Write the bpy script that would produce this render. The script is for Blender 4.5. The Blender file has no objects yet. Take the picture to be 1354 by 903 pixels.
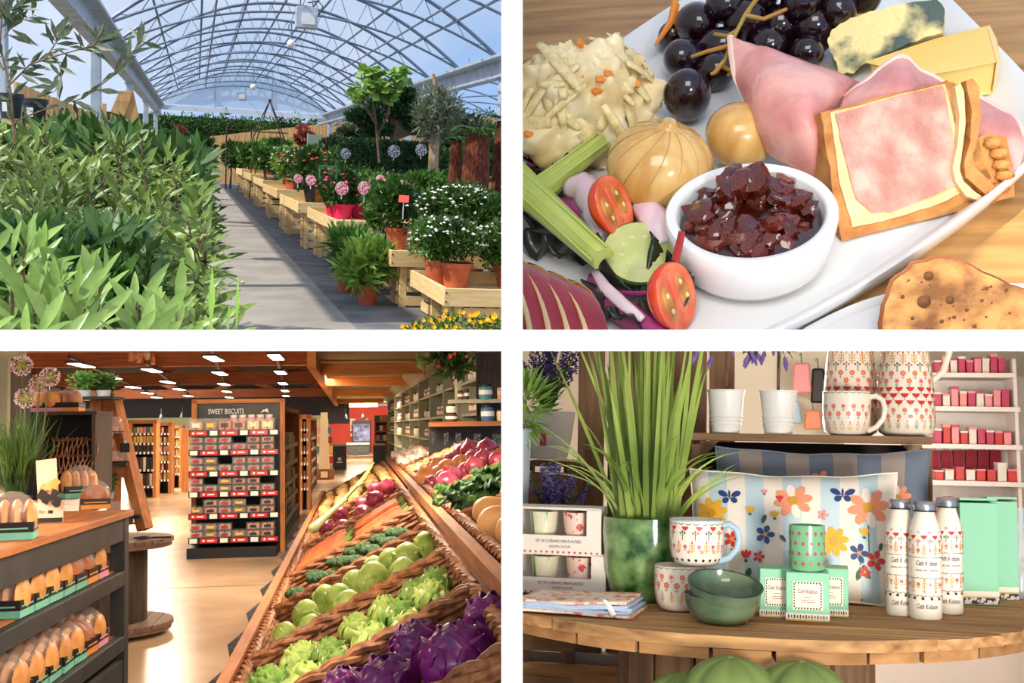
import bpy, bmesh, math, random, os
import numpy as np
from mathutils import Vector, Matrix, Euler, noise
# ---------------------------------------------------------------- camera, world, sun, lamps, exposure
sc = bpy.context.scene
COL = sc.collection
FPX, CU, CV = 1500.0, 677.0, 451.5
cd = bpy.data.cameras.new('camera'); cd.sensor_width = 36; cd.lens = 36*FPX/1354; cd.clip_start = .05; cd.clip_end = 400
co = bpy.data.objects.new('camera', cd); COL.objects.link(co); co.rotation_euler = (math.pi/2, 0, 0); sc.camera = co
sc.view_settings.view_transform = 'Standard'; sc.view_settings.look = 'None'
sc.view_settings.exposure = 0.0; sc.view_settings.gamma = 1.0; sc.view_settings.use_curve_mapping = False
pi, sin, cos, R = math.pi, math.sin, math.cos, math.radians
rnd = random.Random(11); nr = np.random.default_rng(5)
def lin(c):
    r = [(x/255/12.92 if x/255 <= .04045 else ((x/255+.055)/1.055)**2.4) for x in c]
    return (r[0], r[1], r[2], 1)
w = bpy.data.worlds.new('sky'); sc.world = w; w.use_nodes = True
nt = w.node_tree; nt.nodes.clear()
wo = nt.nodes.new('ShaderNodeOutputWorld'); bg = nt.nodes.new('ShaderNodeBackground')
tc = nt.nodes.new('ShaderNodeTexCoord'); nz = nt.nodes.new('ShaderNodeTexNoise'); rp = nt.nodes.new('ShaderNodeValToRGB')
nz.inputs['Scale'].default_value = 2.2; nz.inputs['Detail'].default_value = 5; nz.inputs['Roughness'].default_value = .55
rp.color_ramp.elements[0].position = .40; rp.color_ramp.elements[0].color = lin((156, 190, 236))
rp.color_ramp.elements[1].position = .68; rp.color_ramp.elements[1].color = lin((236, 240, 248))
nt.links.new(tc.outputs['Generated'], nz.inputs['Vector']); nt.links.new(nz.outputs['Fac'], rp.inputs['Fac'])
nt.links.new(rp.outputs['Color'], bg.inputs['Color']); nt.links.new(bg.outputs[0], wo.inputs[0]); bg.inputs['Strength'].default_value = 1.12
def lamp(name, kind, loc, energy, color=(1, 1, 1), aim=None, size=1.0, sizey=None, angle=None, spot=None):
    l = bpy.data.lights.new(name, kind); l.energy = energy; l.color = color
    if kind == 'AREA':
        l.size = size
        if sizey: l.shape = 'RECTANGLE'; l.size_y = sizey
    elif kind == 'SUN': l.angle = angle or R(.6)
    else: l.shadow_soft_size = size
    if spot: l.spot_size = spot; l.spot_blend = .6
    o = bpy.data.objects.new(name, l); COL.objects.link(o); o.location = loc
    if aim is not None: o.rotation_euler = (Vector(aim)-Vector(loc)).to_track_quat('-Z', 'Y').to_euler()
    return o
lamp('sun', 'SUN', (-5, -2, 8), 5.4, (1, .94, .83), aim=(-5+.62, -2+.20, 8-.76), angle=R(1.0))
lamp('fill_spot', 'SPOT', (.9, -1.4, -.42), 470, (1, .92, .80), aim=(.66, 2.0, -.36), size=.35, spot=R(31))  # added fill from behind the camera, brightens the gift table
lamp('fill_area', 'AREA', (-.5, -2.6, 1.7), 118, (1, .93, .82), aim=(0, 1.2, 0), size=2.6, sizey=1.8)  # added area light behind the camera, whitens the divider and fills the rooms
ONLY = '1234'
# ---------------------------------------------------------------- frames: each room has its own floor and axes
class Frame:
    """Axes of one room, found from the vanishing point of its long direction (pixel), eye height H."""
    def __init__(s, vp, refu, H, roll=0):
        F = Vector((vp[0]-CU, FPX, CV-vp[1])).normalized()
        a = refu-CU
        if abs(F.z) < 1e-6: U = Vector((0, 0, 1))
        else:
            U = Vector((a, FPX, -(a*F.x+FPX*F.y)/F.z)).normalized()
            if U.z < 0: U = -U
        U = Matrix.Rotation(roll, 3, F) @ U
        X = F.cross(U).normalized()
        s.H = H; s.m3 = Matrix((X, F, U)).transposed()
        s.M = Matrix.Translation(-H*U) @ s.m3.to_4x4(); s.eye = Vector((0, 0, H)); s.inv = s.M.inverted()
    def ray(s, u, v): return s.m3.transposed() @ Vector(((u-CU)/FPX, 1, (CV-v)/FPX))
    def y(s, u, v, y):
        d = s.ray(u, v); return s.eye+d*(y/d.y)
    def z(s, u, v, z=0.0):
        d = s.ray(u, v); return s.eye+d*((z-s.H)/d.z)
    def x(s, u, v, x):
        d = s.ray(u, v); return s.eye+d*(x/d.x)
    def pl(s, u, v, p, n):
        d = s.ray(u, v); return s.eye+d*((Vector(p)-s.eye).dot(n)/d.dot(n))
    def d(s, u, v, dist):
        return s.eye+s.ray(u, v)*dist
    def px(s, p): return (s.M @ Vector(p)).y/FPX          # metres per pixel at local point p
    def to(s, p):
        q = s.M @ Vector(p); return (CU+q.x/q.y*FPX, CV-q.z/q.y*FPX)
class World:
    M = Matrix.Identity(4); m3 = Matrix.Identity(3)
W = World()
# ---------------------------------------------------------------- mesh builder
class B:
    def __init__(s): s.V = []; s.n = 0; s.F = []; s.m = 0
    def add(s, v, f, m=None, T=None):
        v = np.asarray(v, dtype=np.float64).reshape(-1, 3)
        if T is not None:
            t = np.array(T); v = v @ t[:3, :3].T + t[:3, 3]
        f = np.asarray(f, dtype=np.int64) if not isinstance(f, np.ndarray) else f
        s.V.append(v); s.F.append((f+s.n, s.m if m is None else m)); s.n += len(v); return s
    def addp(s, v, polys, m=None, T=None):
        """polys of mixed length"""
        by = {}
        for p in polys: by.setdefault(len(p), []).append(p)
        v = np.asarray(v, dtype=np.float64).reshape(-1, 3)
        if T is not None:
            t = np.array(T); v = v @ t[:3, :3].T + t[:3, 3]
        s.V.append(v)
        for k, l in by.items(): s.F.append((np.array(l)+s.n, s.m if m is None else m))
        s.n += len(v); return s
    def box(s, c, d, rot=None, m=None, taper=1.0, T=None):
        x, y, z = d[0]/2, d[1]/2, d[2]/2
        v = [(-x, -y, -z), (x, -y, -z), (x, y, -z), (-x, y, -z)]+[(a*taper, b*taper, z) for a, b in ((-x, -y), (x, -y), (x, y), (-x, y))]
        t = Matrix.Translation(c)
        if rot is not None: t = t @ (rot.to_4x4() if isinstance(rot, Matrix) else Euler(rot).to_matrix().to_4x4())
        if T is not None: t = T @ t
        return s.add(v, [(3, 2, 1, 0), (4, 5, 6, 7), (0, 1, 5, 4), (1, 2, 6, 5), (2, 3, 7, 6), (3, 0, 4, 7)], m, t)
    def bar(s, a, b, w, h, m=None, up=(0, 0, 1)):
        a, b = Vector(a), Vector(b); d = b-a; L = d.length; y = d/L
        x = y.cross(Vector(up)); x = x.normalized() if x.length > 1e-5 else Vector((1, 0, 0)); z = x.cross(y)
        return s.box((a+b)/2, (w, L, h), Matrix((x, y, z)).transposed(), m)
    def tube(s, pts, r, n=6, m=None, closed=False):
        P = [Vector(p) for p in pts]; k = len(P)
        rs = r if isinstance(r, (list, tuple)) else [r]*k
        v = []; nrm = None
        for i in range(k):
            t = (P[(i+1) % k]-P[i-1]) if closed else (P[min(i+1, k-1)]-P[max(i-1, 0)])
            t = t.normalized() if t.length > 1e-9 else Vector((0, 0, 1))
            if nrm is None:
                nrm = t.orthogonal().normalized()
            nrm = (nrm-t*nrm.dot(t)); nrm = nrm.normalized() if nrm.length > 1e-6 else t.orthogonal().normalized()
            b = t.cross(nrm)
            for j in range(n):
                a = 2*pi*j/n; v.append(P[i]+(nrm*cos(a)+b*sin(a))*rs[i])
        f = []
        for i in range(k if closed else k-1):
            for j in range(n):
                i2 = (i+1) % k
                f.append((i*n+j, i*n+(j+1) % n, i2*n+(j+1) % n, i2*n+j))
        if not closed and n > 2:
            return s.addp([tuple(q) for q in v], f+[tuple(range(n-1, -1, -1)), tuple((k-1)*n+j for j in range(n))], m)
        return s.add([tuple(q) for q in v], f, m)
    def lathe(s, prof, n=24, c=(0, 0, 0), m=None, T=None, f=None, arc=None):
        v = []; k = len(prof)
        for (r, z) in prof:
            for j in range(n):
                a = 2*pi*j/n; rr = r*(f(a, z) if f else 1); v.append((c[0]+rr*cos(a), c[1]+rr*sin(a), c[2]+z))
        q = [(i*n+j, i*n+(j+1) % n, (i+1)*n+(j+1) % n, (i+1)*n+j) for i in range(k-1) for j in range(n)]
        return s.add(v, q, m, T)
    def grid(s, fn, nu, nv, m=None, closeu=False, T=None):
        v = [tuple(fn(i/nu, j/nv)) for j in range(nv+1) for i in range(nu+(0 if closeu else 1))]
        w_ = nu+(0 if closeu else 1)
        q = [(j*w_+i, j*w_+(i+1) % w_, (j+1)*w_+(i+1) % w_, (j+1)*w_+i) for j in range(nv) for i in range(nu)]
        return s.add(v, q, m, T)
    def ball(s, c, r, nu=12, nv=8, m=None, T=None, f=None):
        r = (r, r, r) if isinstance(r, (int, float)) else r
        def fn(a, b):
            th, ph = 2*pi*a, pi*(b*.998+.001)
            d = Vector((cos(th)*sin(ph), sin(th)*sin(ph), -cos(ph)))
            k = f(d) if f else 1
            return (c[0]+d.x*r[0]*k, c[1]+d.y*r[1]*k, c[2]+d.z*r[2]*k)
        return s.grid(fn, nu, nv, m, True, T)
    def prism(s, pts, off, m=None, m2=None):
        """closed polygon pts extruded by vector off (front = pts)"""
        n = len(pts); o = Vector(off); v = [tuple(p) for p in pts]+[tuple(Vector(p)+o) for p in pts]
        s.addp(v, [tuple(range(n))], m)
        k = s.n-len(v)
        q = [(i, (i+1) % n, n+(i+1) % n, n+i) for i in range(n)]
        s.F.append((np.array(q)+k, (s.m if m is None else m) if m2 is None else m2)); s.F.append((np.array([tuple(range(2*n-1, n-1, -1))])+k, (s.m if m is None else m) if m2 is None else m2))
        return s
    def leaves(s, P, D, U, L, Wd, fold=.12, droop=.08, m=None):
        """numpy leaves: base P, direction D, face normal hint U, length L, width Wd"""
        P, D, U = (np.asarray(a, float).reshape(-1, 3) for a in (P, D, U)); n = len(P)
        if n == 0: return s
        L = np.broadcast_to(L, n)[:, None]; Wd = np.broadcast_to(Wd, n)[:, None]
        D = D/(np.linalg.norm(D, axis=1, keepdims=True)+1e-9)
        S = np.cross(D, U); S = S/(np.linalg.norm(S, axis=1, keepdims=True)+1e-9); N = np.cross(S, D)
        c = P+D*L*.5-N*Wd*fold; l = P+D*L*.46+S*Wd*.5; r = P+D*L*.46-S*Wd*.5; t = P+D*L-N*L*droop
        v = np.stack([P, l, c, r, t], 1).reshape(-1, 3); b = (np.arange(n)*5)[:, None]
        s.V.append(v); s.F.append((np.concatenate([b+np.array([[0, 2, 4, 1]]), b+np.array([[0, 3, 4, 2]])])+s.n, s.m if m is None else m)); s.n += len(v)
        return s
    def puffs(s, P, r, m=None):
        """small octahedral blossoms"""
        P = np.asarray(P, float).reshape(-1, 3); n = len(P)
        if n == 0: return s
        r = np.broadcast_to(r, n)[:, None, None]
        o = np.array([(1, 0, 0), (0, 1, 0), (-1, 0, 0), (0, -1, 0), (0, 0, .7), (0, 0, -.5)])
        v = (P[:, None, :]+o[None]*r*(1+.3*nr.standard_normal((n, 6, 1)))).reshape(-1, 3)
        f = np.array([(0, 1, 4), (1, 2, 4), (2, 3, 4), (3, 0, 4), (1, 0, 5), (2, 1, 5), (3, 2, 5), (0, 3, 5)])
        s.V.append(v); s.F.append(((np.arange(n)*6)[:, None, None]+f[None]).reshape(-1, 3)+s.n if False else (((np.arange(n)*6)[:, None, None]+f[None]).reshape(-1, 3)+s.n, s.m if m is None else m)); s.n += len(v)
        return s
    def text(s, body, size, T, m=None, shear=0, depth=0, align='CENTER', sx=1.0):
        v, p = text_mesh(body, shear)
        if align == 'CENTER' and len(v): v = v-np.array([(v[:, 0].min()+v[:, 0].max())/2, 0, 0])
        v = v*np.array([size*sx, size, 1])
        return s.addp(v, p, m, T)
    def floor(s, z=0.0):
        for v in s.V: v[:, 2] = np.maximum(v[:, 2], z)
        return s
    def mesh(s, name, smooth=35):
        me = bpy.data.meshes.new(name)
        if not s.V: return me
        V = np.concatenate(s.V); me.vertices.add(len(V)); me.vertices.foreach_set('co', V.astype(np.float32).ravel())
        li, ls, mi, k = [], [], [], 0
        for f, m in s.F:
            a, b = f.shape; li.append(f.ravel()); ls.append(k+np.arange(a)*b); mi.append(np.full(a, m)); k += a*b
        li = np.concatenate(li); ls = np.concatenate(ls); mi = np.concatenate(mi)
        me.loops.add(len(li)); me.loops.foreach_set('vertex_index', li.astype(np.int32))
        me.polygons.add(len(ls)); me.polygons.foreach_set('loop_start', ls.astype(np.int32))
        me.update(calc_edges=True); me.polygons.foreach_set('material_index', mi.astype(np.int32))
        me.polygons.foreach_set('use_smooth', np.ones(len(ls), dtype=bool))
        me.set_sharp_from_angle(angle=R(smooth))
        return me
_tx = {}
def text_mesh(body, shear=0):
    k = (body, shear)
    if k not in _tx:
        cu = bpy.data.curves.new('t', 'FONT'); cu.body = body; cu.size = 1; cu.shear = shear; cu.resolution_u = 2
        o = bpy.data.objects.new('t', cu); COL.objects.link(o)
        me = bpy.data.meshes.new_from_object(o.evaluated_get(bpy.context.evaluated_depsgraph_get()))
        v = np.zeros(len(me.vertices)*3); me.vertices.foreach_get('co', v)
        _tx[k] = (v.reshape(-1, 3), [tuple(p.vertices) for p in me.polygons])
        bpy.data.objects.remove(o); bpy.data.curves.remove(cu); bpy.data.meshes.remove(me)
    return _tx[k]
# ---------------------------------------------------------------- materials
MATS = {}
def mat(name, c, c2=None, scale=20, rough=.6, bump=0, bscale=None, metal=0, spec=.5, sss=0, trans=0, emit=0, detail=4, stretch=(1, 1, 1), coat=0, lo=.35, hi=.65, tl=0, alpha=1, vary=0, ior=1.45, kind='noise', c3=None):
    if name in MATS: return MATS[name]
    M = bpy.data.materials.new(name); M.use_nodes = True; n = M.node_tree; p = n.nodes['Principled BSDF']; L = n.links.new
    p.inputs['Roughness'].default_value = rough; p.inputs['Metallic'].default_value = metal; p.inputs['Specular IOR Level'].default_value = spec
    p.inputs['IOR'].default_value = ior
    if sss: p.inputs['Subsurface Weight'].default_value = sss; p.inputs['Subsurface Radius'].default_value = (.02, .01, .006); p.inputs['Subsurface Scale'].default_value = .5
    if trans: p.inputs['Transmission Weight'].default_value = trans
    if coat: p.inputs['Coat Weight'].default_value = coat; p.inputs['Coat Roughness'].default_value = .08
    if alpha < 1: p.inputs['Alpha'].default_value = alpha
    p.inputs['Base Color'].default_value = lin(c)
    col = None
    if c2 or bump or vary:
        t = n.nodes.new('ShaderNodeTexCoord'); mp = n.nodes.new('ShaderNodeMapping'); mp.inputs['Scale'].default_value = stretch
        L(t.outputs['Object'], mp.inputs['Vector'])
    if c2:
        if kind == 'noise':
            x = n.nodes.new('ShaderNodeTexNoise'); x.inputs['Scale'].default_value = scale; x.inputs['Detail'].default_value = detail; o = x.outputs['Fac']
        elif kind == 'vor':
            x = n.nodes.new('ShaderNodeTexVoronoi'); x.inputs['Scale'].default_value = scale; o = x.outputs['Distance']
        else:
            x = n.nodes.new('ShaderNodeTexWave'); x.inputs['Scale'].default_value = scale; x.inputs['Distortion'].default_value = 4; x.inputs['Detail'].default_value = 3; o = x.outputs['Fac']
        L(mp.outputs[0], x.inputs['Vector'])
        r = n.nodes.new('ShaderNodeValToRGB'); r.color_ramp.elements[0].position = lo; r.color_ramp.elements[1].position = hi
        r.color_ramp.elements[0].color = lin(c); r.color_ramp.elements[1].color = lin(c2)
        if c3: e = r.color_ramp.elements.new((lo+hi)/2); e.color = lin(c3)
        L(o, r.inputs['Fac']); L(r.outputs['Color'], p.inputs['Base Color']); col = r.outputs['Color']
    if vary:
        oi = n.nodes.new('ShaderNodeObjectInfo'); hs = n.nodes.new('ShaderNodeHueSaturation'); mr = n.nodes.new('ShaderNodeMapRange')
        mr.inputs['To Min'].default_value = 1-vary; mr.inputs['To Max'].default_value = 1+vary
        L(oi.outputs['Random'], mr.inputs['Value']); L(mr.outputs[0], hs.inputs['Value'])
        if col: L(col, hs.inputs['Color'])
        else: hs.inputs['Color'].default_value = lin(c)
        L(hs.outputs[0], p.inputs['Base Color']); col = hs.outputs[0]
    if bump:
        x = n.nodes.new('ShaderNodeTexNoise'); x.inputs['Scale'].default_value = bscale or scale*3; x.inputs['Detail'].default_value = 4
        bp = n.nodes.new('ShaderNodeBump'); bp.inputs['Strength'].default_value = min(1, bump); bp.inputs['Distance'].default_value = .01
        L(mp.outputs[0], x.inputs['Vector']); L(x.outputs['Fac'], bp.inputs['Height']); L(bp.outputs[0], p.inputs['Normal'])
    if emit:
        p.inputs['Emission Strength'].default_value = emit; p.inputs['Emission Color'].default_value = lin(c)
    if tl:
        out = n.nodes['Material Output']; tr = n.nodes.new('ShaderNodeBsdfTranslucent'); mx = n.nodes.new('ShaderNodeMixShader'); mx.inputs[0].default_value = tl
        tr.inputs['Color'].default_value = lin(c2 or c)
        if col: L(col, tr.inputs['Color'])
        L(p.outputs[0], mx.inputs[1]); L(tr.outputs[0], mx.inputs[2]); L(mx.outputs[0], out.inputs['Surface'])
    MATS[name] = M; return M
def film(name, c, clear=.8, rough=.25):
    """thin clear plastic or glass sheet"""
    if name in MATS: return MATS[name]
    M = bpy.data.materials.new(name); M.use_nodes = True; n = M.node_tree; p = n.nodes['Principled BSDF']; p.inputs['Base Color'].default_value = lin(c); p.inputs['Roughness'].default_value = rough
    tr = n.nodes.new('ShaderNodeBsdfTransparent'); mx = n.nodes.new('ShaderNodeMixShader'); mx.inputs[0].default_value = clear
    n.links.new(p.outputs[0], mx.inputs[1]); n.links.new(tr.outputs[0], mx.inputs[2]); n.links.new(mx.outputs[0], n.nodes['Material Output'].inputs['Surface'])
    MATS[name] = M; return M
def wood(name, c, c2, scale=6, axis=0, rough=.65, vary=.12, bump=.15):
    st = [14, 14, 14]; st[axis] = 1
    return mat(name, c, c2, scale=scale, stretch=tuple(st), rough=rough, vary=vary, bump=bump, bscale=scale, detail=5, lo=.3, hi=.7)
# ---------------------------------------------------------------- objects
ROOM = {}                                                 # object -> room number, for cutting at the dividing walls
CUR = [0]
def link(o): COL.objects.link(o); ROOM[o.name] = CUR[0]; return o
def setp(o, label=None, cat=None, group=None, kind=None):
    if label: o['label'] = label
    if cat: o['category'] = cat
    if group: o['group'] = group
    if kind: o['kind'] = kind
    return o
def TM(loc=(0, 0, 0), rz=0, s=1, rot=None):
    r = (rot.to_4x4() if isinstance(rot, Matrix) else Euler(rot).to_matrix().to_4x4()) if rot is not None else Matrix.Rotation(rz, 4, 'Z')
    return Matrix.Translation(loc) @ r @ (Matrix.Diagonal((s, s, s, 1)) if isinstance(s, (int, float)) else Matrix.Diagonal((*s, 1)))
def thing(fr, name, label, cat, loc=(0, 0, 0), rz=0, group=None, s=1, rot=None):
    o = link(bpy.data.objects.new(name, None)); o.empty_display_size = .05; o.matrix_world = fr.M @ TM(loc, rz, s, rot)
    return setp(o, label, cat, group)
def mk(name, b, mats, smooth=35):
    me = b.mesh(name, smooth) if isinstance(b, B) else b
    if isinstance(b, B):
        for m in (mats if isinstance(mats, (list, tuple)) else [mats]): me.materials.append(m)
    return link(bpy.data.objects.new(name, me))
def part(root, name, b, mats=None, label=None, kind=None, T=None, bevel=0, solid=0, smooth=35):
    o = mk(name, b, mats, smooth); o.parent = root
    if T is not None: o.matrix_local = T
    mods(o, bevel, solid)
    return setp(o, label, None, None, kind)
def mods(o, bevel=0, solid=0, sub=0):
    if solid: m = o.modifiers.new('thick', 'SOLIDIFY'); m.thickness = solid; m.offset = 0
    if bevel: m = o.modifiers.new('soft', 'BEVEL'); m.width = bevel; m.segments = 2; m.limit_method = 'ANGLE'
    if sub: m = o.modifiers.new('sub', 'SUBSURF'); m.levels = sub; m.render_levels = sub
def solo(fr, name, b, mats, label, cat, loc=(0, 0, 0), rz=0, group=None, s=1, rot=None, bevel=0, solid=0, kind=None, smooth=35):
    o = mk(name, b, mats, smooth); o.matrix_world = fr.M @ TM(loc, rz, s, rot); mods(o, bevel, solid)
    return setp(o, label, cat, group, kind)
def struct(fr, name, b, mats, parent=None, bevel=0, smooth=35):
    o = mk(name, b, mats, smooth); mods(o, bevel)
    if parent: o.parent = parent
    else: o.matrix_world = fr.M.copy(); o['kind'] = 'structure'
    return o
def dup(root, fr, loc, rz=0, label=None, group=None, s=1, rot=None):
    r = link(root.copy()); r.matrix_world = fr.M @ TM(loc, rz, s, rot)
    if label: r['label'] = label
    if group: r['group'] = group
    for ch in list(root.children):
        c = link(ch.copy()); c.parent = r
        for g in ch.children:
            d = link(g.copy()); d.parent = c
    return r
ORD = ['first', 'second', 'third', 'fourth', 'fifth', 'sixth', 'seventh', 'eighth', 'ninth', 'tenth', 'eleventh', 'twelfth', 'thirteenth', 'fourteenth', 'fifteenth', 'sixteenth', 'seventeenth', 'eighteenth', 'nineteenth', 'twentieth']
def blob(n, c, r, inner=.55, seed=None, zmin=-1):
    """n random points in an ellipsoid shell and their outward directions"""
    d = nr.standard_normal((int(n*1.0), 3)); d /= np.linalg.norm(d, axis=1, keepdims=True)
    d[:, 2] = np.where(d[:, 2] < zmin, -d[:, 2], d[:, 2])
    k = (inner**3+(1-inner**3)*nr.random((len(d), 1)))**(1/3)
    return np.array(c)+d*k*np.array(r), d
def foliage(b, n, c, r, L, Wd, m=0, up=.5, jit=.5, inner=.5, zmin=-1, fold=.12, droop=.08, lumps=0):
    """leaves in an ellipsoid, or in several lumps of one"""
    P, D = [], []
    if lumps:
        ctr, _ = blob(lumps, c, np.array(r)*.72, .5, zmin=zmin)
        for q in ctr:
            p, d = blob(n//lumps, q, np.array(r)*.42, .3); P.append(p); D.append(d)
        P = np.concatenate(P); D = np.concatenate(D)
    else: P, D = blob(n, c, r, inner, zmin=zmin)
    k = len(P); D = D+np.array([0, 0, up])+jit*nr.standard_normal((k, 3))
    U = np.array([0, 0, 1.0])+.6*nr.standard_normal((k, 3))
    b.leaves(P, D, U, L*(.7+.6*nr.random(k)), Wd*(.7+.6*nr.random(k)), fold, droop, m)
    return P
def clip(o, planes):
    """cut a mesh where it would pass through the dividing walls"""
    mw = o.matrix_world; bb = [mw @ Vector(c) for c in o.bound_box]
    hit = []
    for co_, no in planes:
        d = [(p-co_).dot(no) for p in bb]
        if max(d) <= 0: return False
        if min(d) < 0: hit.append((co_, no))
    if not hit: return True
    bm = bmesh.new(); bm.from_mesh(o.data); bm.transform(mw)
    for co_, no in hit:
        r = bmesh.ops.bisect_plane(bm, geom=bm.verts[:]+bm.edges[:]+bm.faces[:], plane_co=co_, plane_no=no, clear_inner=True)
        for g in r['geom_cut']:
            if isinstance(g, bmesh.types.BMEdge): g.smooth = False
        if len(bm.faces) < 400:
            e = [g for g in r['geom_cut'] if isinstance(g, bmesh.types.BMEdge) and g.is_boundary]
            if e: bmesh.ops.holes_fill(bm, edges=e, sides=0)
    if not bm.faces: bm.free(); return False
    bm.transform(mw.inverted()); me = o.data.copy(); bm.to_mesh(me); bm.free(); o.data = me
    return True
# ---------------------------------------------------------------- the white dividing walls between the four rooms
WHITE = mat('white_paint', (252, 252, 252), rough=.8, spec=.2)
T0, TZ0, TZ1, Y0 = 14/FPX*.95, (CV-464)/FPX*.95, (CV-436)/FPX*.95, .95
struct(W, 'wall_divider_upper', B().box((0, (Y0+2.7)/2, (TZ1+3)/2), (2*T0, 2.7-Y0, 3-TZ1)), WHITE)
struct(W, 'wall_divider_lower', B().box((0, (Y0+8)/2, (TZ0-1.9)/2), (2*T0, 8-Y0, 1.9+TZ0)), WHITE)
struct(W, 'floor_divider', B().box((-14+T0/2, (Y0+75)/2, (TZ0+TZ1)/2), (28+T0, 75-Y0, TZ1-TZ0)).box((2+T0, (Y0+6)/2, (TZ0+TZ1)/2), (4, 6-Y0, TZ1-TZ0)), WHITE)
# ================================================================ ROOM 1: plant house, upper left
CUR[0] = 1
A = Frame((260, 207), 331, 1.2, roll=R(1.0))
GALV = mat('galvanised_steel', (168, 180, 190), (198, 208, 216), scale=3, rough=.45, metal=.35)
PIPE = mat('roof_pipe', (96, 112, 134), (126, 142, 160), scale=2, rough=.5, metal=.2)
PATH_LIT = mat('path_sunlit_tone', (136, 128, 118), (160, 151, 140), scale=1.6, rough=.95, detail=8)  # same asphalt as the ground, paler where the sun falls
TARM_SHADE = mat('tarmac_shade_tone', (92, 92, 94), (120, 118, 118), scale=3, rough=.95, detail=8)  # roof shade beside the path is put into this darker colour
PLANK = wood('pale_softwood', (214, 178, 118), (236, 206, 152), axis=0, scale=3)
PLANKY = wood('pale_softwood_long', (206, 170, 112), (232, 200, 146), axis=1, scale=3)
FENCE = wood('fence_board', (206, 156, 92), (230, 184, 120), axis=2, scale=2, vary=.15)
TERRA = mat('terracotta_plastic', (176, 88, 56), (194, 104, 68), scale=12, rough=.5)
BLACKP = mat('black_pot', (30, 34, 42), (44, 50, 58), scale=8, rough=.45)
BLUEP = mat('dark_blue_pot', (34, 42, 66), rough=.4)
PINKP = mat('pink_pot', (214, 26, 84), (230, 44, 100), scale=10, rough=.4)
SOIL = mat('potting_soil', (44, 32, 24), (70, 54, 42), scale=60, rough=1, bump=.5)
BARK = mat('bark', (86, 68, 52), (120, 98, 76), scale=30, rough=.95, bump=.6)
FIBRE = mat('fern_trunk_fibre', (58, 26, 16), (120, 62, 38), scale=45, rough=1, bump=1, bscale=70, stretch=(1, 1, .35))
def leafm(name, c, c2, scale=9, rough=.45, tl=.22, vary=0): return mat(name, c, c2, scale=scale, rough=rough, tl=tl, vary=vary, lo=.3, hi=.7)
L_DK = leafm('leaf_dark', (36, 70, 26), (78, 116, 48)); L_MD = leafm('leaf_mid', (52, 96, 34), (100, 144, 62)); L_LT = leafm('leaf_fresh', (96, 142, 48), (158, 190, 92))
L_OL = leafm('leaf_olive', (44, 58, 38), (86, 102, 70)); L_LAU = leafm('leaf_laurel', (88, 128, 54), (156, 182, 98), scale=1.6, rough=.35, vary=.25); L_SHR = leafm('leaf_shrub', (44, 76, 28), (140, 166, 74), scale=1.3, rough=.4, vary=.35)
L_HDG = leafm('leaf_hedge', (24, 56, 26), (52, 92, 44)); L_RED = leafm('leaf_red', (150, 70, 56), (196, 116, 92)); L_BUD = leafm('bud_green', (150, 168, 80), (186, 196, 112), scale=20)
WHT_F = mat('white_petal', (246, 244, 232), rough=.6, tl=.2); PNK_F = mat('pink_petal', (226, 40, 120), (240, 80, 150), scale=40, rough=.6); YEL_F = mat('yellow_petal', (246, 204, 24), (236, 160, 20), scale=30, rough=.6); PUR_F = mat('purple_petal', (122, 84, 190), (150, 120, 210), scale=30, rough=.6); RED_F = mat('coral_petal', (226, 74, 70), rough=.6)
TAGP = mat('tag_print_pink', (236, 62, 104), (250, 236, 238), scale=55, rough=.4, lo=.45, hi=.55); TAGW = mat('tag_print_grey', (70, 74, 80), (226, 222, 226), scale=55, rough=.4, lo=.45, hi=.55); PAPER = mat('white_plastic', (238, 238, 234), rough=.5)
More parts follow.
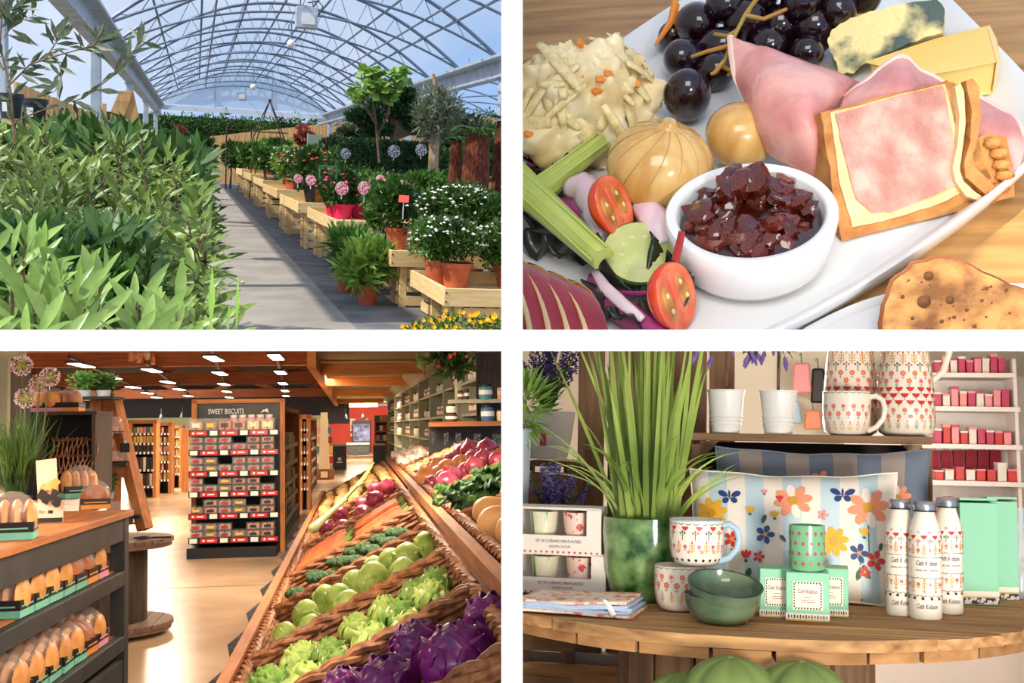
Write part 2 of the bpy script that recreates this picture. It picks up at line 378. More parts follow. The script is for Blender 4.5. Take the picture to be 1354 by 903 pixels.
# the sun of this place is set in room axes: from the left, 48 degrees high
d_ = A.m3 @ Vector((cos(R(47)), .16, -sin(R(47))))
bpy.data.objects['sun'].rotation_euler = d_.to_track_quat('-Z', 'Y').to_euler()
if '1' in ONLY:
    XL, XR, ZE, YE = -1.63, 5.47, 3.1, 50.0
    struct(A, 'floor_tarmac', B().box((4, 44, -.05), (60, 80, .1)), TARM_SHADE)
    struct(A, 'floor_path_lit', B().box((.2, 28, -.02), (1.9, 42, .048)), PATH_LIT)  # right edge of the pale strip follows the shadow line
    CUR[0] = 0; struct(W, 'floor_ledge', B().box((-2.5-T0, 4.6, TZ1+.0005), (5, 6.8, .001)), TARM_SHADE); CUR[0] = 1
    # --- steel frame
    for side, x in (('left', XL), ('right', XR)):
        b = B(); b.box((x, 31, ZE), (.16, 46, .34)); b.box((x+(.16 if x < 0 else -.16), 31, ZE+.17), (.3, 46, .05)); b.box((x+(-.1 if x > 0 else .1), 31, ZE-.16), (.12, 46, .03))
        struct(A, 'trim_gutter_'+side, b, GALV)
    for side, x, ys in (('left', XL, (10.6, 20.5, 30.5, 40, 49.5)), ('right', XR, (20.8, 30.6, 40.4, 49.5))):
        for i, y in enumerate(ys):
            p = thing(A, 'steel_post', ['', '']and'galvanised square steel post holding the %s gutter, %s from the camera' % (side, ORD[i]), 'post', (x, y, 0), group='roof posts')
            part(p, 'shaft', B().box((0, 0, 1.47), (.17, .17, 2.94)), GALV, bevel=.01); part(p, 'base_plate', B().box((0, 0, .01), (.3, .3, .02)), GALV)
            part(p, 'cap_plate', B().box((0, 0, 2.92), (.24, .3, .03)), GALV)
    def arc(t, rise, y): return (XL+(XR-XL)*t, y, ZE+.2+rise*4*t*(1-t))
    ribs = [YE-3.2*k for k in range(13)]
    for i, y in enumerate(ribs):
        p = thing(A, 'roof_rib', 'curved steel roof rib with zigzag bracing, %s from the far gable' % ORD[i], 'roof rib', (0, y, 0), group='roof ribs')
        part(p, 'upper_arch', B().tube([arc(t/24, 1.5, 0) for t in range(25)], .035, 6), PIPE)
        part(p, 'lower_arch', B().tube([Vector(arc(t/24, .92, 0)) for t in range(25)], .024, 6), PIPE)
        b = B(); n = 12
        for k in range(n):
            t0, t1, t2 = (k+.15)/n, (k+.5)/n, (k+.85)/n
            b.tube([arc(t0, .92, 0), arc(t1, 1.5, 0)], .010, 4); b.tube([arc(t1, 1.5, 0), arc(t2, .92, 0)], .010, 4)
        part(p, 'bracing', b, PIPE, kind='stuff')
    for i, t in enumerate((.12, .24, .38, .5, .62, .76, .88)):
        a = arc(t, 1.5, 0); solo(A, 'purlin', B().tube([(a[0], 8.5, a[2]), (a[0], YE, a[2])], .026, 6), PIPE, 'long straight roof pipe running down the hall, %s from the left gutter' % ORD[i], 'purlin', group='roof purlins')
        if i in (1, 3, 5): a = arc(t+.035, .92, 0); solo(A, 'purlin', B().tube([(a[0], 8.5, a[2]), (a[0], YE, a[2])], .020, 6), PIPE, 'thin lower roof pipe tied under the ribs beside the %s pipe' % ORD[i], 'purlin', group='roof purlins')
    struct(A, 'ceiling_cover', B().grid(lambda a, q: (XL+(XR-XL)*a, 8+42*q, ZE+.26+1.5*4*a*(1-a)), 24, 1), film('roof_film', (190, 210, 236), .90, .3))
    g = thing(A, 'gable_panel', 'pale blue translucent gable panel with white tie beam at the far end', 'gable', (0, YE+.1, 0))
    part(g, 'sheet', B().addp([arc(t/20, 1.5, 0) for t in range(21)], [tuple(range(21))]), film('gable_film', (196, 218, 240), .25, .5))
    part(g, 'tie_beam', B().box(((XL+XR)/2, 0, ZE+.06), (XR-XL, .12, .18)), mat('white_beam', (226, 232, 238), rough=.5))
    b = B()
    for t in (.33, .66): a = arc(t, 1.5, 0); part(g, 'mullion', B().bar((a[0], -.03, ZE+.15), (a[0], -.03, a[2]), .04, .04), GALV)
    # second bay on the right: its ribs seen under the gutter
    for i, y in enumerate((34, 38, 42, 46, 50)):
        solo(A, 'neighbour_rib', B().tube([(XR+.2+7*t/16, y, ZE-.3+1.4*4*(t/16)*(1-t/16)) for t in range(17)], .03, 5).tube([(XR+.2+7*t/16, y, ZE-.3+.7*4*(t/16)*(1-t/16)) for t in range(17)], .02, 5), PIPE, 'curved roof rib of the neighbouring bay behind the right posts, %s from the front' % ORD[i], 'roof rib', group='ribs of the neighbouring bay')
    # heater box and globe lamps
    p = A.y(405, 24, 21); h = thing(A, 'roof_heater', 'grey metal heater box hung under the roof ribs', 'heater', p); q = A.px(p)
    part(h, 'housing', B().box((0, 0, 0), (28*q, .3, 27*q)), GALV, bevel=.01); part(h, 'front_panel', B().box((2*q, -.16, -2*q), (17*q, .02, 14*q)), PAPER); part(h, 'hanger', B().tube([(-8*q, 0, 13*q), (-8*q, 0, 40*q)], .012, 5).tube([(8*q, 0, 13*q), (8*q, 0, 40*q)], .012, 5), PIPE); part(h, 'cable', B().tube([(14*q, 0, 0), (22*q, .1, 18*q), (16*q, .1, 24*q), (2*q, 0, 20*q)], .012, 5), BLACKP)
    p = A.y(320, 128, 47); h = thing(A, 'roof_heater', 'small distant box fixed to the far gable', 'heater', p); part(h, 'housing', B().box((0, 0, 0), (.34, .25, .3)), GALV); part(h, 'front_panel', B().box((0, -.14, 0), (.2, .03, .18)), PAPER)
    for i, (u, v, y, r) in enumerate(((385, 58, 24, 5.5), (335, 115, 40, 4), (619, 108, 36, 4.5))):
        p = A.y(u, v, y); q = A.px(p); g = thing(A, 'globe_lamp', ['white globe lamp hanging below the heater box', 'small white globe lamp far down the hall', 'white globe lamp in the neighbouring bay'][i], 'lamp', p, group='globe lamps')
        part(g, 'globe', B().ball((0, 0, 0), r*q, 14, 10), PAPER); part(g, 'stem', B().tube([(0, 0, r*q), (0, 0, 30*q)], .012, 5), PIPE)
    # --- fences, hedge and house
    def fence(name, label, a, c, z0, z1a, z1b, n, cat='fence'):
        a, c = Vector(a), Vector(c); d = c-a; L = d.length; ang = math.atan2(d.y, d.x)
        f = thing(A, name, label, cat, (a.x, a.y, 0), ang)
        b = B(); wdt = L/n
        for k in range(n):
            t = (k+.5)/n; h = z1a+(z1b-z1a)*t+rnd.uniform(-.01, .01)
            b.box((t*L, rnd.uniform(-.012, .012), (z0+h)/2), (wdt*.93, .03, h-z0))
        part(f, 'board', b, FENCE, kind='stuff'); b = B(); b.box((L/2, .04, z0+.4), (L, .05, .1))
        part(f, 'rail', b, FENCE)
    p0, p1 = A.y(20, 108, 14), A.y(214, 188, 50)
    fence('wooden_fence', 'upright board fence along the left side behind the shrubs', (p0.x, 14, 0), (p1.x, 50, 0), 0, p0.z, p1.z, 130)
    p0, p1, p2 = A.y(245, 184, 58), A.y(480, 158, 58), A.y(664, 150, 60)
    fence('wooden_fence', 'sunlit board fence across the far end below the hedge', (p0.x, 58, 0), (p1.x, 58, 0), -.5, p0.z, p1.z, 110)
    fence('wooden_fence', 'board fence far behind the right hand plants', (p1.x, 58.3, 0), (p2.x+2, 62, 0), -.5, p1.z, p2.z, 70)
    hp0 = A.y(420, 150, 66); t = thing(A, 'tall_hedge', 'long dark green leafy hedge rising behind the far fence', 'hedge', (hp0.x, hp0.y, 0)); b = B(); b2 = B(); cr = B()
    for u in range(176, 700, 13):
        p = A.y(u, 153+rnd.uniform(-4, 3)+(0 if u < 500 else -4), 66+rnd.uniform(-.5, .5))-hp0; zt = p.z+hp0.z
        foliage(b if rnd.random() < .5 else b2, 520, (p.x, p.y, zt-1.0), (.8, .7, 1.2), .17, .10, inner=.7, lumps=9)
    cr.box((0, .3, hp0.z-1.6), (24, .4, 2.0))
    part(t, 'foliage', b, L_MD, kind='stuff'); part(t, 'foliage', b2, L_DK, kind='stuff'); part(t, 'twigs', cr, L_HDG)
    # wooden A-frame canopy house by the fence
    q = A.y(164, 150, 22); hs = thing(A, 'timber_shelter', 'steep timber shelter roof with slatted front rising above the left fence', 'shelter', (q.x, 22, 0))
    def hp(u, v, y=22): p = A.y(u, v, y); return (p.x-q.x, y-22, p.z)
    b = B(); b.prism([hp(158, 120), hp(176, 120), hp(187, 168), hp(164, 156)], (.0, .05, 0)); part(hs, 'front_slope', b, FENCE)
    b = B()
    for k in range(9):
        t0, t1 = k/9, (k+.94)/9; P = lambda t, e: (hp(158-12*t, 120+28*t, 21.98), hp(176-12*t, 120+34*t, 21.98))[e]
        o = part(hs, 'plank', B().prism([P(t0, 0), P(t0, 1), P(t1, 1), P(t1, 0)], (0, .06, 0)), FENCE)
    part(hs, 'post', B().bar(hp(138, 137, 21.9), hp(138, 180, 21.9), .07, .07).bar(hp(186, 168, 22.2), hp(186, 190, 22.2), .06, .06), FENCE)
    part(hs, 'side_board', B().prism([hp(146, 150), hp(186, 168), hp(186, 178), (hp(146, 160))], (0, .06, 0)), FENCE)
    # --- left foreground shrubs
    def bigleaf(L, Wd, bend):
        b = B(); n = 8
        def fn(a, t):
            wd = Wd*.5*min(1, .12+1.5*t)*(1-max(0, t-.55)**2/.2025*.93); s_ = (a-.5)*2
            return (s_*wd, t*L, -bend*L*t*t+abs(s_)*wd*.35)
        return b.grid(fn, 2, n)
    LM = [bigleaf(1, .21, .22), bigleaf(1, .24, .08), bigleaf(1, .18, .4)]
    LMa = []; LMb = []
    for l in LM:
        for lst, m in ((LMa, L_LAU), (LMb, L_SHR)):
            me = l.mesh('leaf', 60); me.materials.append(m); lst.append(me)
    def stemshrub(name, label, tips, zb, leafL, meshes, stemr, per, tilt, limit=300, extra=None, dens=1, flo=None):
        """tips: points (room axes) of leafy shoots; leaves are single objects up to limit, nearest first"""
        c = sum((Vector(t) for t in tips), Vector())/len(tips); root = thing(A, name, label, 'shrub', (c.x, c.y, zb))
        st = B(); fo = B(); bu = []; n = 0; lv = []
        for t in sorted(tips, key=lambda t: Vector(t).y):
            t = Vector(t)-Vector((c.x, c.y, zb)); base = Vector((t.x*.35+rnd.uniform(-.1, .1)*leafL*6, t.y*.4, 0))
            sd = Vector((rnd.uniform(-.45, .45), rnd.uniform(-.5, .2), 1)).normalized(); ln = leafL*rnd.uniform(1.3, 2.2)
            low = t-sd*ln
            st.tube([base, base.lerp(low, .55)+Vector((0, 0, .03)), low, t], [stemr*1.5, stemr*1.3, stemr, stemr*.5], 5)
            for k in range(per):
                f = k/per; p = low.lerp(t, f**.8); az = k*2.4+rnd.random(); el = R(15+60*f+rnd.uniform(-18, 18))*tilt
                o = Vector((cos(az), sin(az), 0)); d = (o*cos(el)+sd*sin(el)).normalized(); lv.append((p, d, o, leafL*rnd.uniform(.7, 1.15)*(1-.25*f)))
            if flo:
                for k in range(flo): bu.append(low.lerp(t, rnd.uniform(.1, .8))+Vector((rnd.gauss(0, 1), rnd.gauss(0, 1), rnd.gauss(0, 1)))*leafL*.35)
        part(root, 'stem', st, BARK)
        step = max(1, len(lv)/limit); keep = set(int(i*step) for i in range(limit)); P, D, U, Ls = [], [], [], []
        for i, (p, d, o, L) in enumerate(lv):
            up = Vector((0, 0, 1))*.7+Vector((0, -.6, 0)) - d*d.z*.4+Vector((rnd.uniform(-.4, .4), rnd.uniform(-.4, .4), 0))
            if i in keep:
                x = d.cross(up).normalized(); z = x.cross(d); m = Matrix((x, d, z)).transposed().to_4x4(); m.translation = p
                l = part(root, 'leaf', rnd.choice(meshes), T=m @ Matrix.Diagonal((L, L, L, 1)))
            else: P.append(p); D.append(d); U.append(up); Ls.append(L)
        if P: fo.leaves(P, D, U, np.array(Ls), np.array(Ls)*.24, .15, .1)
        if extra: extra(fo, c)
        if fo.V: part(root, 'foliage', fo, meshes[0].materials[0], kind='stuff')
        if bu: part(root, 'flower_buds', B().puffs(bu, leafL*.055), L_BUD, kind='stuff')
        return root
    def tips(n, poly, d0, d1, f=None):
        out = []
        us = [p[0] for p in poly]
        while len(out) < n:
            u = rnd.uniform(min(us), max(us)); i = max(k for k in range(len(poly)) if poly[k][0] <= u); j = min(i+1, len(poly)-1)
            t = (u-poly[i][0])/max(1, poly[j][0]-poly[i][0]); top = poly[i][1]+(poly[j][1]-poly[i][1])*t; bot = poly[i][2]+(poly[j][2]-poly[i][2])*t
            if bot <= top: continue
            s_ = rnd.random(); v = top+(bot-top)*s_; out.append(A.d(u, v, d0+(d1-d0)*(1-s_)*rnd.uniform(.85, 1.15)))
        return out
    zl = lambda p: (A.inv @ Vector(((A.M @ Vector(p)).x, (A.M @ Vector(p)).y, TZ1+.001))).z
    def ground(ts):
        c = sum((Vector(t) for t in ts), Vector())/len(ts); return max(0, zl(c))
    t1 = tips(26, [(-30, 305, 440), (60, 315, 450), (120, 335, 450), (180, 400, 450), (245, 385, 450)], 1.35, 1.9)
    stemshrub('laurel_shrub', 'large leaved pale green shrub filling the lower left corner', t1, ground(t1), .105, LMa, .004, 11, 1.0, 290)
    t2 = tips(105, [(-20, 165, 300), (60, 150, 300), (120, 165, 330), (180, 170, 350), (230, 205, 360), (268, 240, 330)], 3.4, 4.8)
    def inner(fo, c):
        pass
    stemshrub('evergreen_shrub', 'dense evergreen shrub with narrow leaves and pale buds beside the path', t2, ground(t2), .118, LMb, .006, 15, .85, 300, flo=10)
    t3 = tips(34, [(90, 290, 350), (160, 285, 390), (215, 270, 400), (275, 285, 400)], 2.6, 3.3)
    stemshrub('evergreen_shrub', 'shaded narrow leaved shrub arching over the path edge', t3, ground(t3), .13, LMb, .005, 13, .6, 300, flo=8)
    t4 = tips(16, [(215, 395, 440), (260, 380, 445), (315, 400, 445)], 1.7, 2.2)
    stemshrub('path_edge_shrub', 'low sprig of small green leaves at the bottom edge of the path', t4, ground(t4), .07, LMb, .003, 9, .8, 150, flo=6)
    t5 = tips(48, [(0, 150, 260), (80, 150, 250), (200, 180, 240), (250, 200, 260)], 5.2, 6.8)
    stemshrub('evergreen_shrub', 'sunlit upright leafed shrub behind the dense shrub near the fence', t5, max(0, ground(t5)), .15, LMb, .008, 14, 1.1, 280, flo=6)
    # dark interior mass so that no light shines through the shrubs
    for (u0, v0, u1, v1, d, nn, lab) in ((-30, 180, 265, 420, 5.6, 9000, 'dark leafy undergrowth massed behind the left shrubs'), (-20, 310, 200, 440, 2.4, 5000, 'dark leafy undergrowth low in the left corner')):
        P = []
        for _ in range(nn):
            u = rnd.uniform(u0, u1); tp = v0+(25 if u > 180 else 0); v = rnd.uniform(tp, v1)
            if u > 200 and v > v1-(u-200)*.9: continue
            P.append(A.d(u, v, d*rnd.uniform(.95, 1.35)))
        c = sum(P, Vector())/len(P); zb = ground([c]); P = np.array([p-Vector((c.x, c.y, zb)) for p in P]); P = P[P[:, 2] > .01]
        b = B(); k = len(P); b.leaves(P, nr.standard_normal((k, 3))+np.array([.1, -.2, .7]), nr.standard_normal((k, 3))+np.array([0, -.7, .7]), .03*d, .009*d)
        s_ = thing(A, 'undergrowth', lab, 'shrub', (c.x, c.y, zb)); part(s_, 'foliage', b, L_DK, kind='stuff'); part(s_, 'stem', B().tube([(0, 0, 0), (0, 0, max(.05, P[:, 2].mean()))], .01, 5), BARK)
    # grass blade and thin sprig
    p = A.d(283, 436, 1.25); b = B()
    for (u, v0, v1, wd) in ((278, 440, 348, 9), (312, 440, 356, 5), (300, 440, 400, 5)):
        a, c = A.d(u, v0, 1.25)-p, A.d(u+4, v1, 1.27)-p; b.leaves([a], [c-a], [(0.1, -1, .1)], (c-a).length, wd*A.px(p))
    solo(A, 'grass_tuft', b, L_LT, 'tall pointed grass blades at the lower edge of the path', 'grass', p)
    # olive sapling, upper left, in a black pot
    def bend(pts, n=6): return [Vector(p) for p in pts]
    o_ = A.d(20, 190, 2.3); ol = thing(A, 'olive_sapling', 'young olive sapling with long thin dark leaves in upper left corner', 'tree', o_)
    st = B(); P, D = [], []
    def branch(pts, r, n):
        q_ = [A.d(u, v, d)-o_ for u, v, d in pts]; st.tube(q_, [r*(1-.6*i/len(q_)) for i in range(len(q_))], 5)
        for k in range(n):
            t = rnd.uniform(.1, 1)*(len(q_)-1); i = min(int(t), len(q_)-2); p = q_[i].lerp(q_[i+1], t-i); dd = (q_[i+1]-q_[i]).normalized()
            P.append(p); D.append(dd*.6+Vector((rnd.uniform(-1, 1), rnd.uniform(-.6, .6), rnd.uniform(-.8, 1))))
    branch([(20, 190, 2.3), (14, 120, 2.3), (0, 60, 2.3), (5, -10, 2.3)], .003, 26); branch([(10, 115, 2.3), (40, 85, 2.25), (80, 72, 2.2), (125, 60, 2.2), (128, 52, 2.2)], .002, 34); branch([(60, 78, 2.22), (75, 55, 2.2), (72, 40, 2.2)], .0015, 14)
    branch([(20, 160, 2.3), (70, 140, 2.2), (110, 130, 2.2), (150, 100, 2.2), (175, 70, 2.2), (188, 52, 2.2)], .0016, 26); branch([(75, 75, 2.2), (82, 100, 2.2), (72, 122, 2.2)], .001, 12); branch([(0, 20, 2.2), (20, 10, 2.2), (38, -5, 2.2)], .0015, 14); branch([(5, 50, 2.25), (20, 30, 2.2), (48, 20, 2.2)], .001, 12)
    part(ol, 'branch', st, BARK)
    lm = B().leaves([(0, 0, 0)], [(0, 1, 0)], [(0, 0, 1)], 1, .22).mesh('leaf'); lm.materials.append(L_OL)
    for p, d in zip(P, D):
        d = d.normalized(); x = d.cross(Vector((rnd.uniform(-.5, .5), -1, rnd.uniform(-.2, 1)))).normalized(); z = x.cross(d); m = Matrix((x, d, z)).transposed().to_4x4(); m.translation = p; L = .05*rnd.uniform(.7, 1.25)
        part(ol, 'leaf', lm, T=m @ Matrix.Diagonal((L, L, L, 1)))
    # --- potted plants
    def potb(r, h, lip=True):
        pr = [(0, 0), (r*.74, 0), (r*.95, h*.8), (r*1.06, h*.8), (r*1.08, h), (r*.99, h), (r*.96, h*.9), (0, h*.9)]
        return B().lathe(pr, 20)
    def plant(loc, label, pm, r, h, fr_, fh, n, L, lm_, flowers=None, fm=None, fsz=0, tag=None, cat='potted plant', name='potted_shrub', stem=True, group=None, lumps=0, fz=None, ratio=.5):
        t = thing(A, name, label, cat, loc, rnd.uniform(0, 6), group=group)
        if pm: pt = part(t, 'pot', potb(r, h), pm); part(t, 'soil', B().lathe([(0, h*.905), (r*.955, h*.905)], 16), SOIL)
        zc = (fz if fz is not None else h+fh*.75); b = B(); P = foliage(b, n, (0, 0, zc), (fr_, fr_, fh), L, L*ratio, lumps=lumps, zmin=-.75)
        part(t, 'foliage', b, lm_, kind='stuff')
        if stem:
            b = B()
            for k in range(6): a = k*1.05; b.tube([(cos(a)*r*.2, sin(a)*r*.2, h*.85), (cos(a)*fr_*.35, sin(a)*fr_*.35, zc)], r*.035, 4)
            part(t, 'stem', b, BARK, kind='stuff')
        if flowers:
            P, D = blob(flowers, (0, 0, zc), (fr_*1.0, fr_*1.0, fh*1.02), .93, zmin=-.35); P[:, 2] = np.where(nr.random(len(P)) < .6, np.abs(P[:, 2]-zc)+zc, P[:, 2])
            part(t, 'flowers', B().puffs(P, fsz*(.7+.6*nr.random(len(P)))), fm, kind='stuff')
        return t
    def tagdisc(u, v, y, r, m, stick, label):
        p = A.y(u, v, y); q = A.px(p); t = thing(A, 'plant_tag', label, 'tag', p, group='round plant tags'); part(t, 'disc', B().lathe([(0, 0), (r*q, 0), (r*q, .006), (0, .006)], 20, T=Matrix.Rotation(R(96), 4, 'X')), m); part(t, 'stick', B().tube([(0, .01, -r*q*.5), (0, .02, -stick*q)], .006, 5), PAPER)
    def tray(i, u, v, d, length, width, hh, label):
        """front-left top corner at pixel u,v; d metres away"""
        p = A.y(u, v, d); z0 = p.z-hh; t = thing(A, 'display_bench', label, 'bench', (p.x, d, 0), group='timber display benches')
        th = .03
        part(t, 'front_board', B().box((width/2, th/2, z0+hh/2), (width, th, hh)), PLANK, bevel=.004); part(t, 'back_board', B().box((width/2, length-th/2, z0+hh/2), (width, th, hh)), PLANK); part(t, 'side_board', B().box((th/2, length/2, z0+hh/2), (th, length-2*th-.002, hh)), PLANKY, bevel=.004); part(t, 'side_board', B().box((width-th/2, length/2, z0+hh/2), (th, length-2*th-.002, hh)), PLANKY)
        nsl = max(3, int(length/.2)); sl = B().box((0, 0, 0), (width-2*th-.004, length/nsl*.8, .02)); me = sl.mesh('slat'); me.materials.append(PLANK)
        for k in range(nsl): part(t, 'slat', me, T=Matrix.Translation((width/2, (k+.5)*length/nsl, z0+.02)))
        nm = B().box((0, 0, 0), (.012, .006, .012)).mesh('nail'); nm.materials.append(BLACKP)
        for k in (.25, .75): part(t, 'nail', nm, T=Matrix.Translation((.015, -.001, z0+hh*k)))
        # crate legs: slatted boxes
        for (lx, ly) in ((.10, .10), (width-.45, .10), (.10, length-.45)):
            lw = min(.4, width*.45); cr = None
            for px_, py_ in ((lx+.03, ly), (lx+lw-.03, ly), (lx+.03, ly+lw-.05), (lx+lw-.03, ly+lw-.05)): cr = cr or part(t, 'crate_leg', B().box((px_, py_, z0/2), (.06, .05, z0)), PLANK); (px_, py_) == (lx+.03, ly) or part(t, 'crate_leg', B().box((px_, py_, z0/2), (.06, .05, z0)), PLANK)
            ns = max(2, int(z0/.11))
            for k in range(ns):
                zz = (k+.5)*z0/ns; part(cr, 'crate_slat', B().box((lx+lw/2, ly-.035, zz), (lw-.13, .018, z0/ns*.7)), PLANK); part(cr, 'crate_slat', B().box((lx-.009, ly+lw/2, zz), (.018, lw-.1, z0/ns*.7)), PLANKY)
        return p, z0+.032
    T = []
    spec = [(588, 381, 8.1, 1.4, 1.5, .135), (517, 331, 9.6, 2.1, 1.6, .14), (444, 291, 12.0, 3.2, 1.0, .13), (394, 267, 16.0, 3.6, .95, .15), (366, 250, 20.5, 4.4, .95, .16), (348, 238, 25.6, 4.6, .95, .16), (332, 230, 31, 5, .95, .18), (320, 224, 37, 5.5, .95, .2)]
    for i, s_ in enumerate(spec): T.append(tray(i, *s_, 'pale timber display bench on crates, %s along the path from the front' % ORD[i]))
    def on(i, u, v, lift=0):                                # point on bench i under pixel u,v
        return A.z(u, v, T[i][1])
    # bench 1: white azaleas in terracotta
    for (u, v, r, h, lab) in ((602, 380, 23, 32, 'white azalea in big terracotta pot at the front of the nearest bench'), (563, 371, 17, 34, 'white azalea in terracotta pot at the left end of the nearest bench'), (664, 377, 20, 30, 'white azalea in terracotta pot cut off by the right edge'), (634, 366, 15, 24, 'white azalea in terracotta pot behind the front pair')):
        p = on(0, u, v-1); p = Vector((max(p.x, T[0][0].x+.17), min(max(p.y, 8.3), 9.3), p.z)); q = A.px(p)
        plant(p, lab, TERRA, r*q*.93, h*q, (44 if r > 18 else 40)*q, 33*q, 2400, .05, L_DK if r > 18 else L_MD, 46, WHT_F, .019, lumps=26, group='white azaleas on the nearest bench')
    # bench 2
    for (u, v, r, h, m, fr2, fh2, lm_, fl, lab) in ((617-4, 326, 0, 0, None, 0, 0, None, 0, ''), (524, 329, 15, 28, TERRA, 34, 32, L_DK, 16, 'dark leafed shrub with few white flowers in terracotta pot on second bench'), (503, 325, 9, 22, BLUEP, 22, 30, L_MD, 0, 'green shrub in dark blue pot with white price sticker'), (489, 317, 9, 19, PINKP, 22, 34, L_MD, 0, 'bushy green shrub in pink pot at left end of second bench')):
        if not lab: continue
        p = on(1, u, v); p = Vector((max(p.x, T[1][0].x+.16), max(p.y, 9.75), p.z)); q = A.px(p)
        t = plant(p, lab, m, r*q, h*q, fr2*q, fh2*q, 1100, .08, lm_, fl, WHT_F, .018, lumps=14)
        if m is BLUEP: part(t, 'price_sticker', B().box((0, 0, 0), (.07, .004, .07)), PAPER).matrix_world = A.M @ TM((p.x-.02, p.y-r*q*1.02, p.z+h*q*.55))
    # bench 3: pink azaleas
    for (u, v, fl, lab) in ((453, 289, 20, 'pink azalea in bright pink pot with round tag at front of third bench'), (427, 280, 26, 'pink azalea in bright pink pot at the left of third bench'), (471, 287, 12, 'pink azalea in bright pink pot beside the bench corner'), (482, 276, 10, 'green azalea with few pink blooms at the back of third bench')):
        p = on(2, u, v); p = Vector((min(max(p.x, T[2][0].x+.17), T[2][0].x+.82), min(max(p.y, 12.15), 14.8), p.z)); q = A.px(p)
        plant(p, lab, PINKP, 14*q, 19*q, 27*q, 26*q, 900, .085, L_DK, fl, PNK_F, .03, lumps=14, group='pink azaleas on the third bench')
    # two ground pots
    for (u, v, r, fr2, lab) in ((486, 402, 15, 34, 'rounded green shrub in terracotta pot on the ground in front of bench'), (457, 386, 13, 28, 'green shrub in terracotta pot on the ground, half behind its neighbour')):
        p = A.z(u, v, 0); q = A.px(p); plant((p.x, p.y, 0), lab, TERRA, r*q, 26*q, fr2*q, 30*q, 900, .16, L_LT if r > 13 else L_MD, ratio=.28, lumps=12, group='terracotta pots on the ground')
    # black pots along the path
    for (u, v, r, h, fr2, fh2, lm_, lab) in ((369, 284, 11, 21, 7, 12, L_DK, 'large black pot with bare stem standing beside the path'), (342, 262, 6, 10, 13, 14, L_MD, 'small black pot with drooping shrub beside the path'), (303, 234, 3, 6, 4, 14, L_DK, 'small black pot with slim shrub, first of three far along the path'), (309, 235, 3, 6, 4, 12, L_MD, 'small black pot with slim shrub, middle of three far along the path'), (297, 233, 3, 6, 4, 15, L_DK, 'small black pot with slim shrub, last of three far along the path')):
        p = A.z(u, v, 0); q = A.px(p); plant((p.x, p.y, 0), lab, BLACKP, r*q, h*q, fr2*q, fh2*q, 260, .12, lm_, group='black pots beside the path')
    # farther benches: rows of flowering plants
    rows = [(3, [(400, 262, 'red', TERRA, L_DK, RED_F), (424, 255, 'pale green', TERRA, L_MD, None), (384, 256, 'dark', BLACKP, L_DK, None)]),
            (4, [(372, 247, 'coral flowered', BLUEP, L_MD, RED_F), (360, 243, 'lime green', TERRA, L_LT, None), (392, 240, 'white flowered', BLUEP, L_DK, WHT_F)]),
            (5, [(352, 236, 'white flowered', BLUEP, L_MD, WHT_F), (370, 230, 'small white', BLACKP, L_DK, WHT_F), (345, 232, 'lime leafed', TERRA, L_LT, None)]),
            (6, [(334, 228, 'dark green', BLUEP, L_DK, None), (345, 222, 'cream flowered', BLACKP, L_MD, WHT_F), (358, 220, 'leafy', TERRA, L_MD, None)]),
            (7, [(318, 222, 'purple flowered', BLUEP, L_DK, PUR_F), (330, 219, 'violet', BLACKP, L_MD, PUR_F), (310, 222, 'round green', TERRA, L_MD, None)])]
    for i, l in rows:
        for (u, v, w_, pm, lm_, fm) in l:
            p = on(i, u, v); d0 = spec[i][2]; p = Vector((min(max(p.x, T[i][0].x+.22), T[i][0].x+.73), min(max(p.y, d0+.25), d0+spec[i][3]-.3), p.z)); q = A.px(p)
            plant(p, '%s plant in a pot on the %s bench from the front' % (w_, ORD[i]), pm, .19, .28, .42, .36, 700, .1, lm_, (24 if fm is RED_F else 90) if fm else 0, fm, .032, lumps=10, group='potted plants on the far benches')
    # shrubs and trees in the right background: (u, v base, depth, radius px, half height px, centre v, leaf, ...)
    def bush(name, label, u, v, y, ru, rv, n, L, lm_, cat='shrub', fl=0, fm=None, fs=.03, lumps=12, ry=None, trunk=True):
        c = A.y(u, v, y); q = A.px(c); b = B(); t = thing(A, name, label, cat, (c.x, c.y, 0))
        foliage(b, n, (0, 0, c.z), (ru*q, (ry or ru)*q, rv*q), L, L*.5, lumps=lumps); part(t, 'foliage', b, lm_, kind='stuff')
        if trunk: part(t, 'stem', B().tube([(0, 0, 0), (.03, 0, c.z*.5), (0, 0, c.z)], [.05, .04, .02], 6), BARK)
        if fl: P, _ = blob(fl, (0, 0, c.z), (ru*q, (ry or ru)*q, rv*q), .9, zmin=-.3); part(t, 'flowers', B().puffs(P, fs), fm, kind='stuff')
        return t
    bush('white_azalea_mass', 'broad mass of dark leaves dotted with small white flowers above the terracotta pots', 608, 278, 10.6, 62, 34, 4200, .075, L_DK, fl=130, fm=WHT_F, fs=.02, lumps=30)
    bush('evergreen_shrub', 'dark shrub at the right edge behind the white azaleas', 655, 292, 10.2, 26, 34, 1500, .075, L_DK, lumps=14)
    bush('low_shrub', 'low spreading mid green shrub behind the round pink tags', 585, 242, 14.2, 48, 16, 2200, .085, L_MD, lumps=18)
    bush('low_shrub', 'low green shrub between pink azaleas and the clipped hedge', 505, 245, 14.5, 40, 14, 1800, .085, L_MD, lumps=14)
    p = A.y(508, 206, 17); q = A.px(p); hd = thing(A, 'clipped_hedge', 'dark clipped box hedge in a long trough with round grey tags', 'hedge', (p.x, p.y, 0)); b = B(); n = 6000
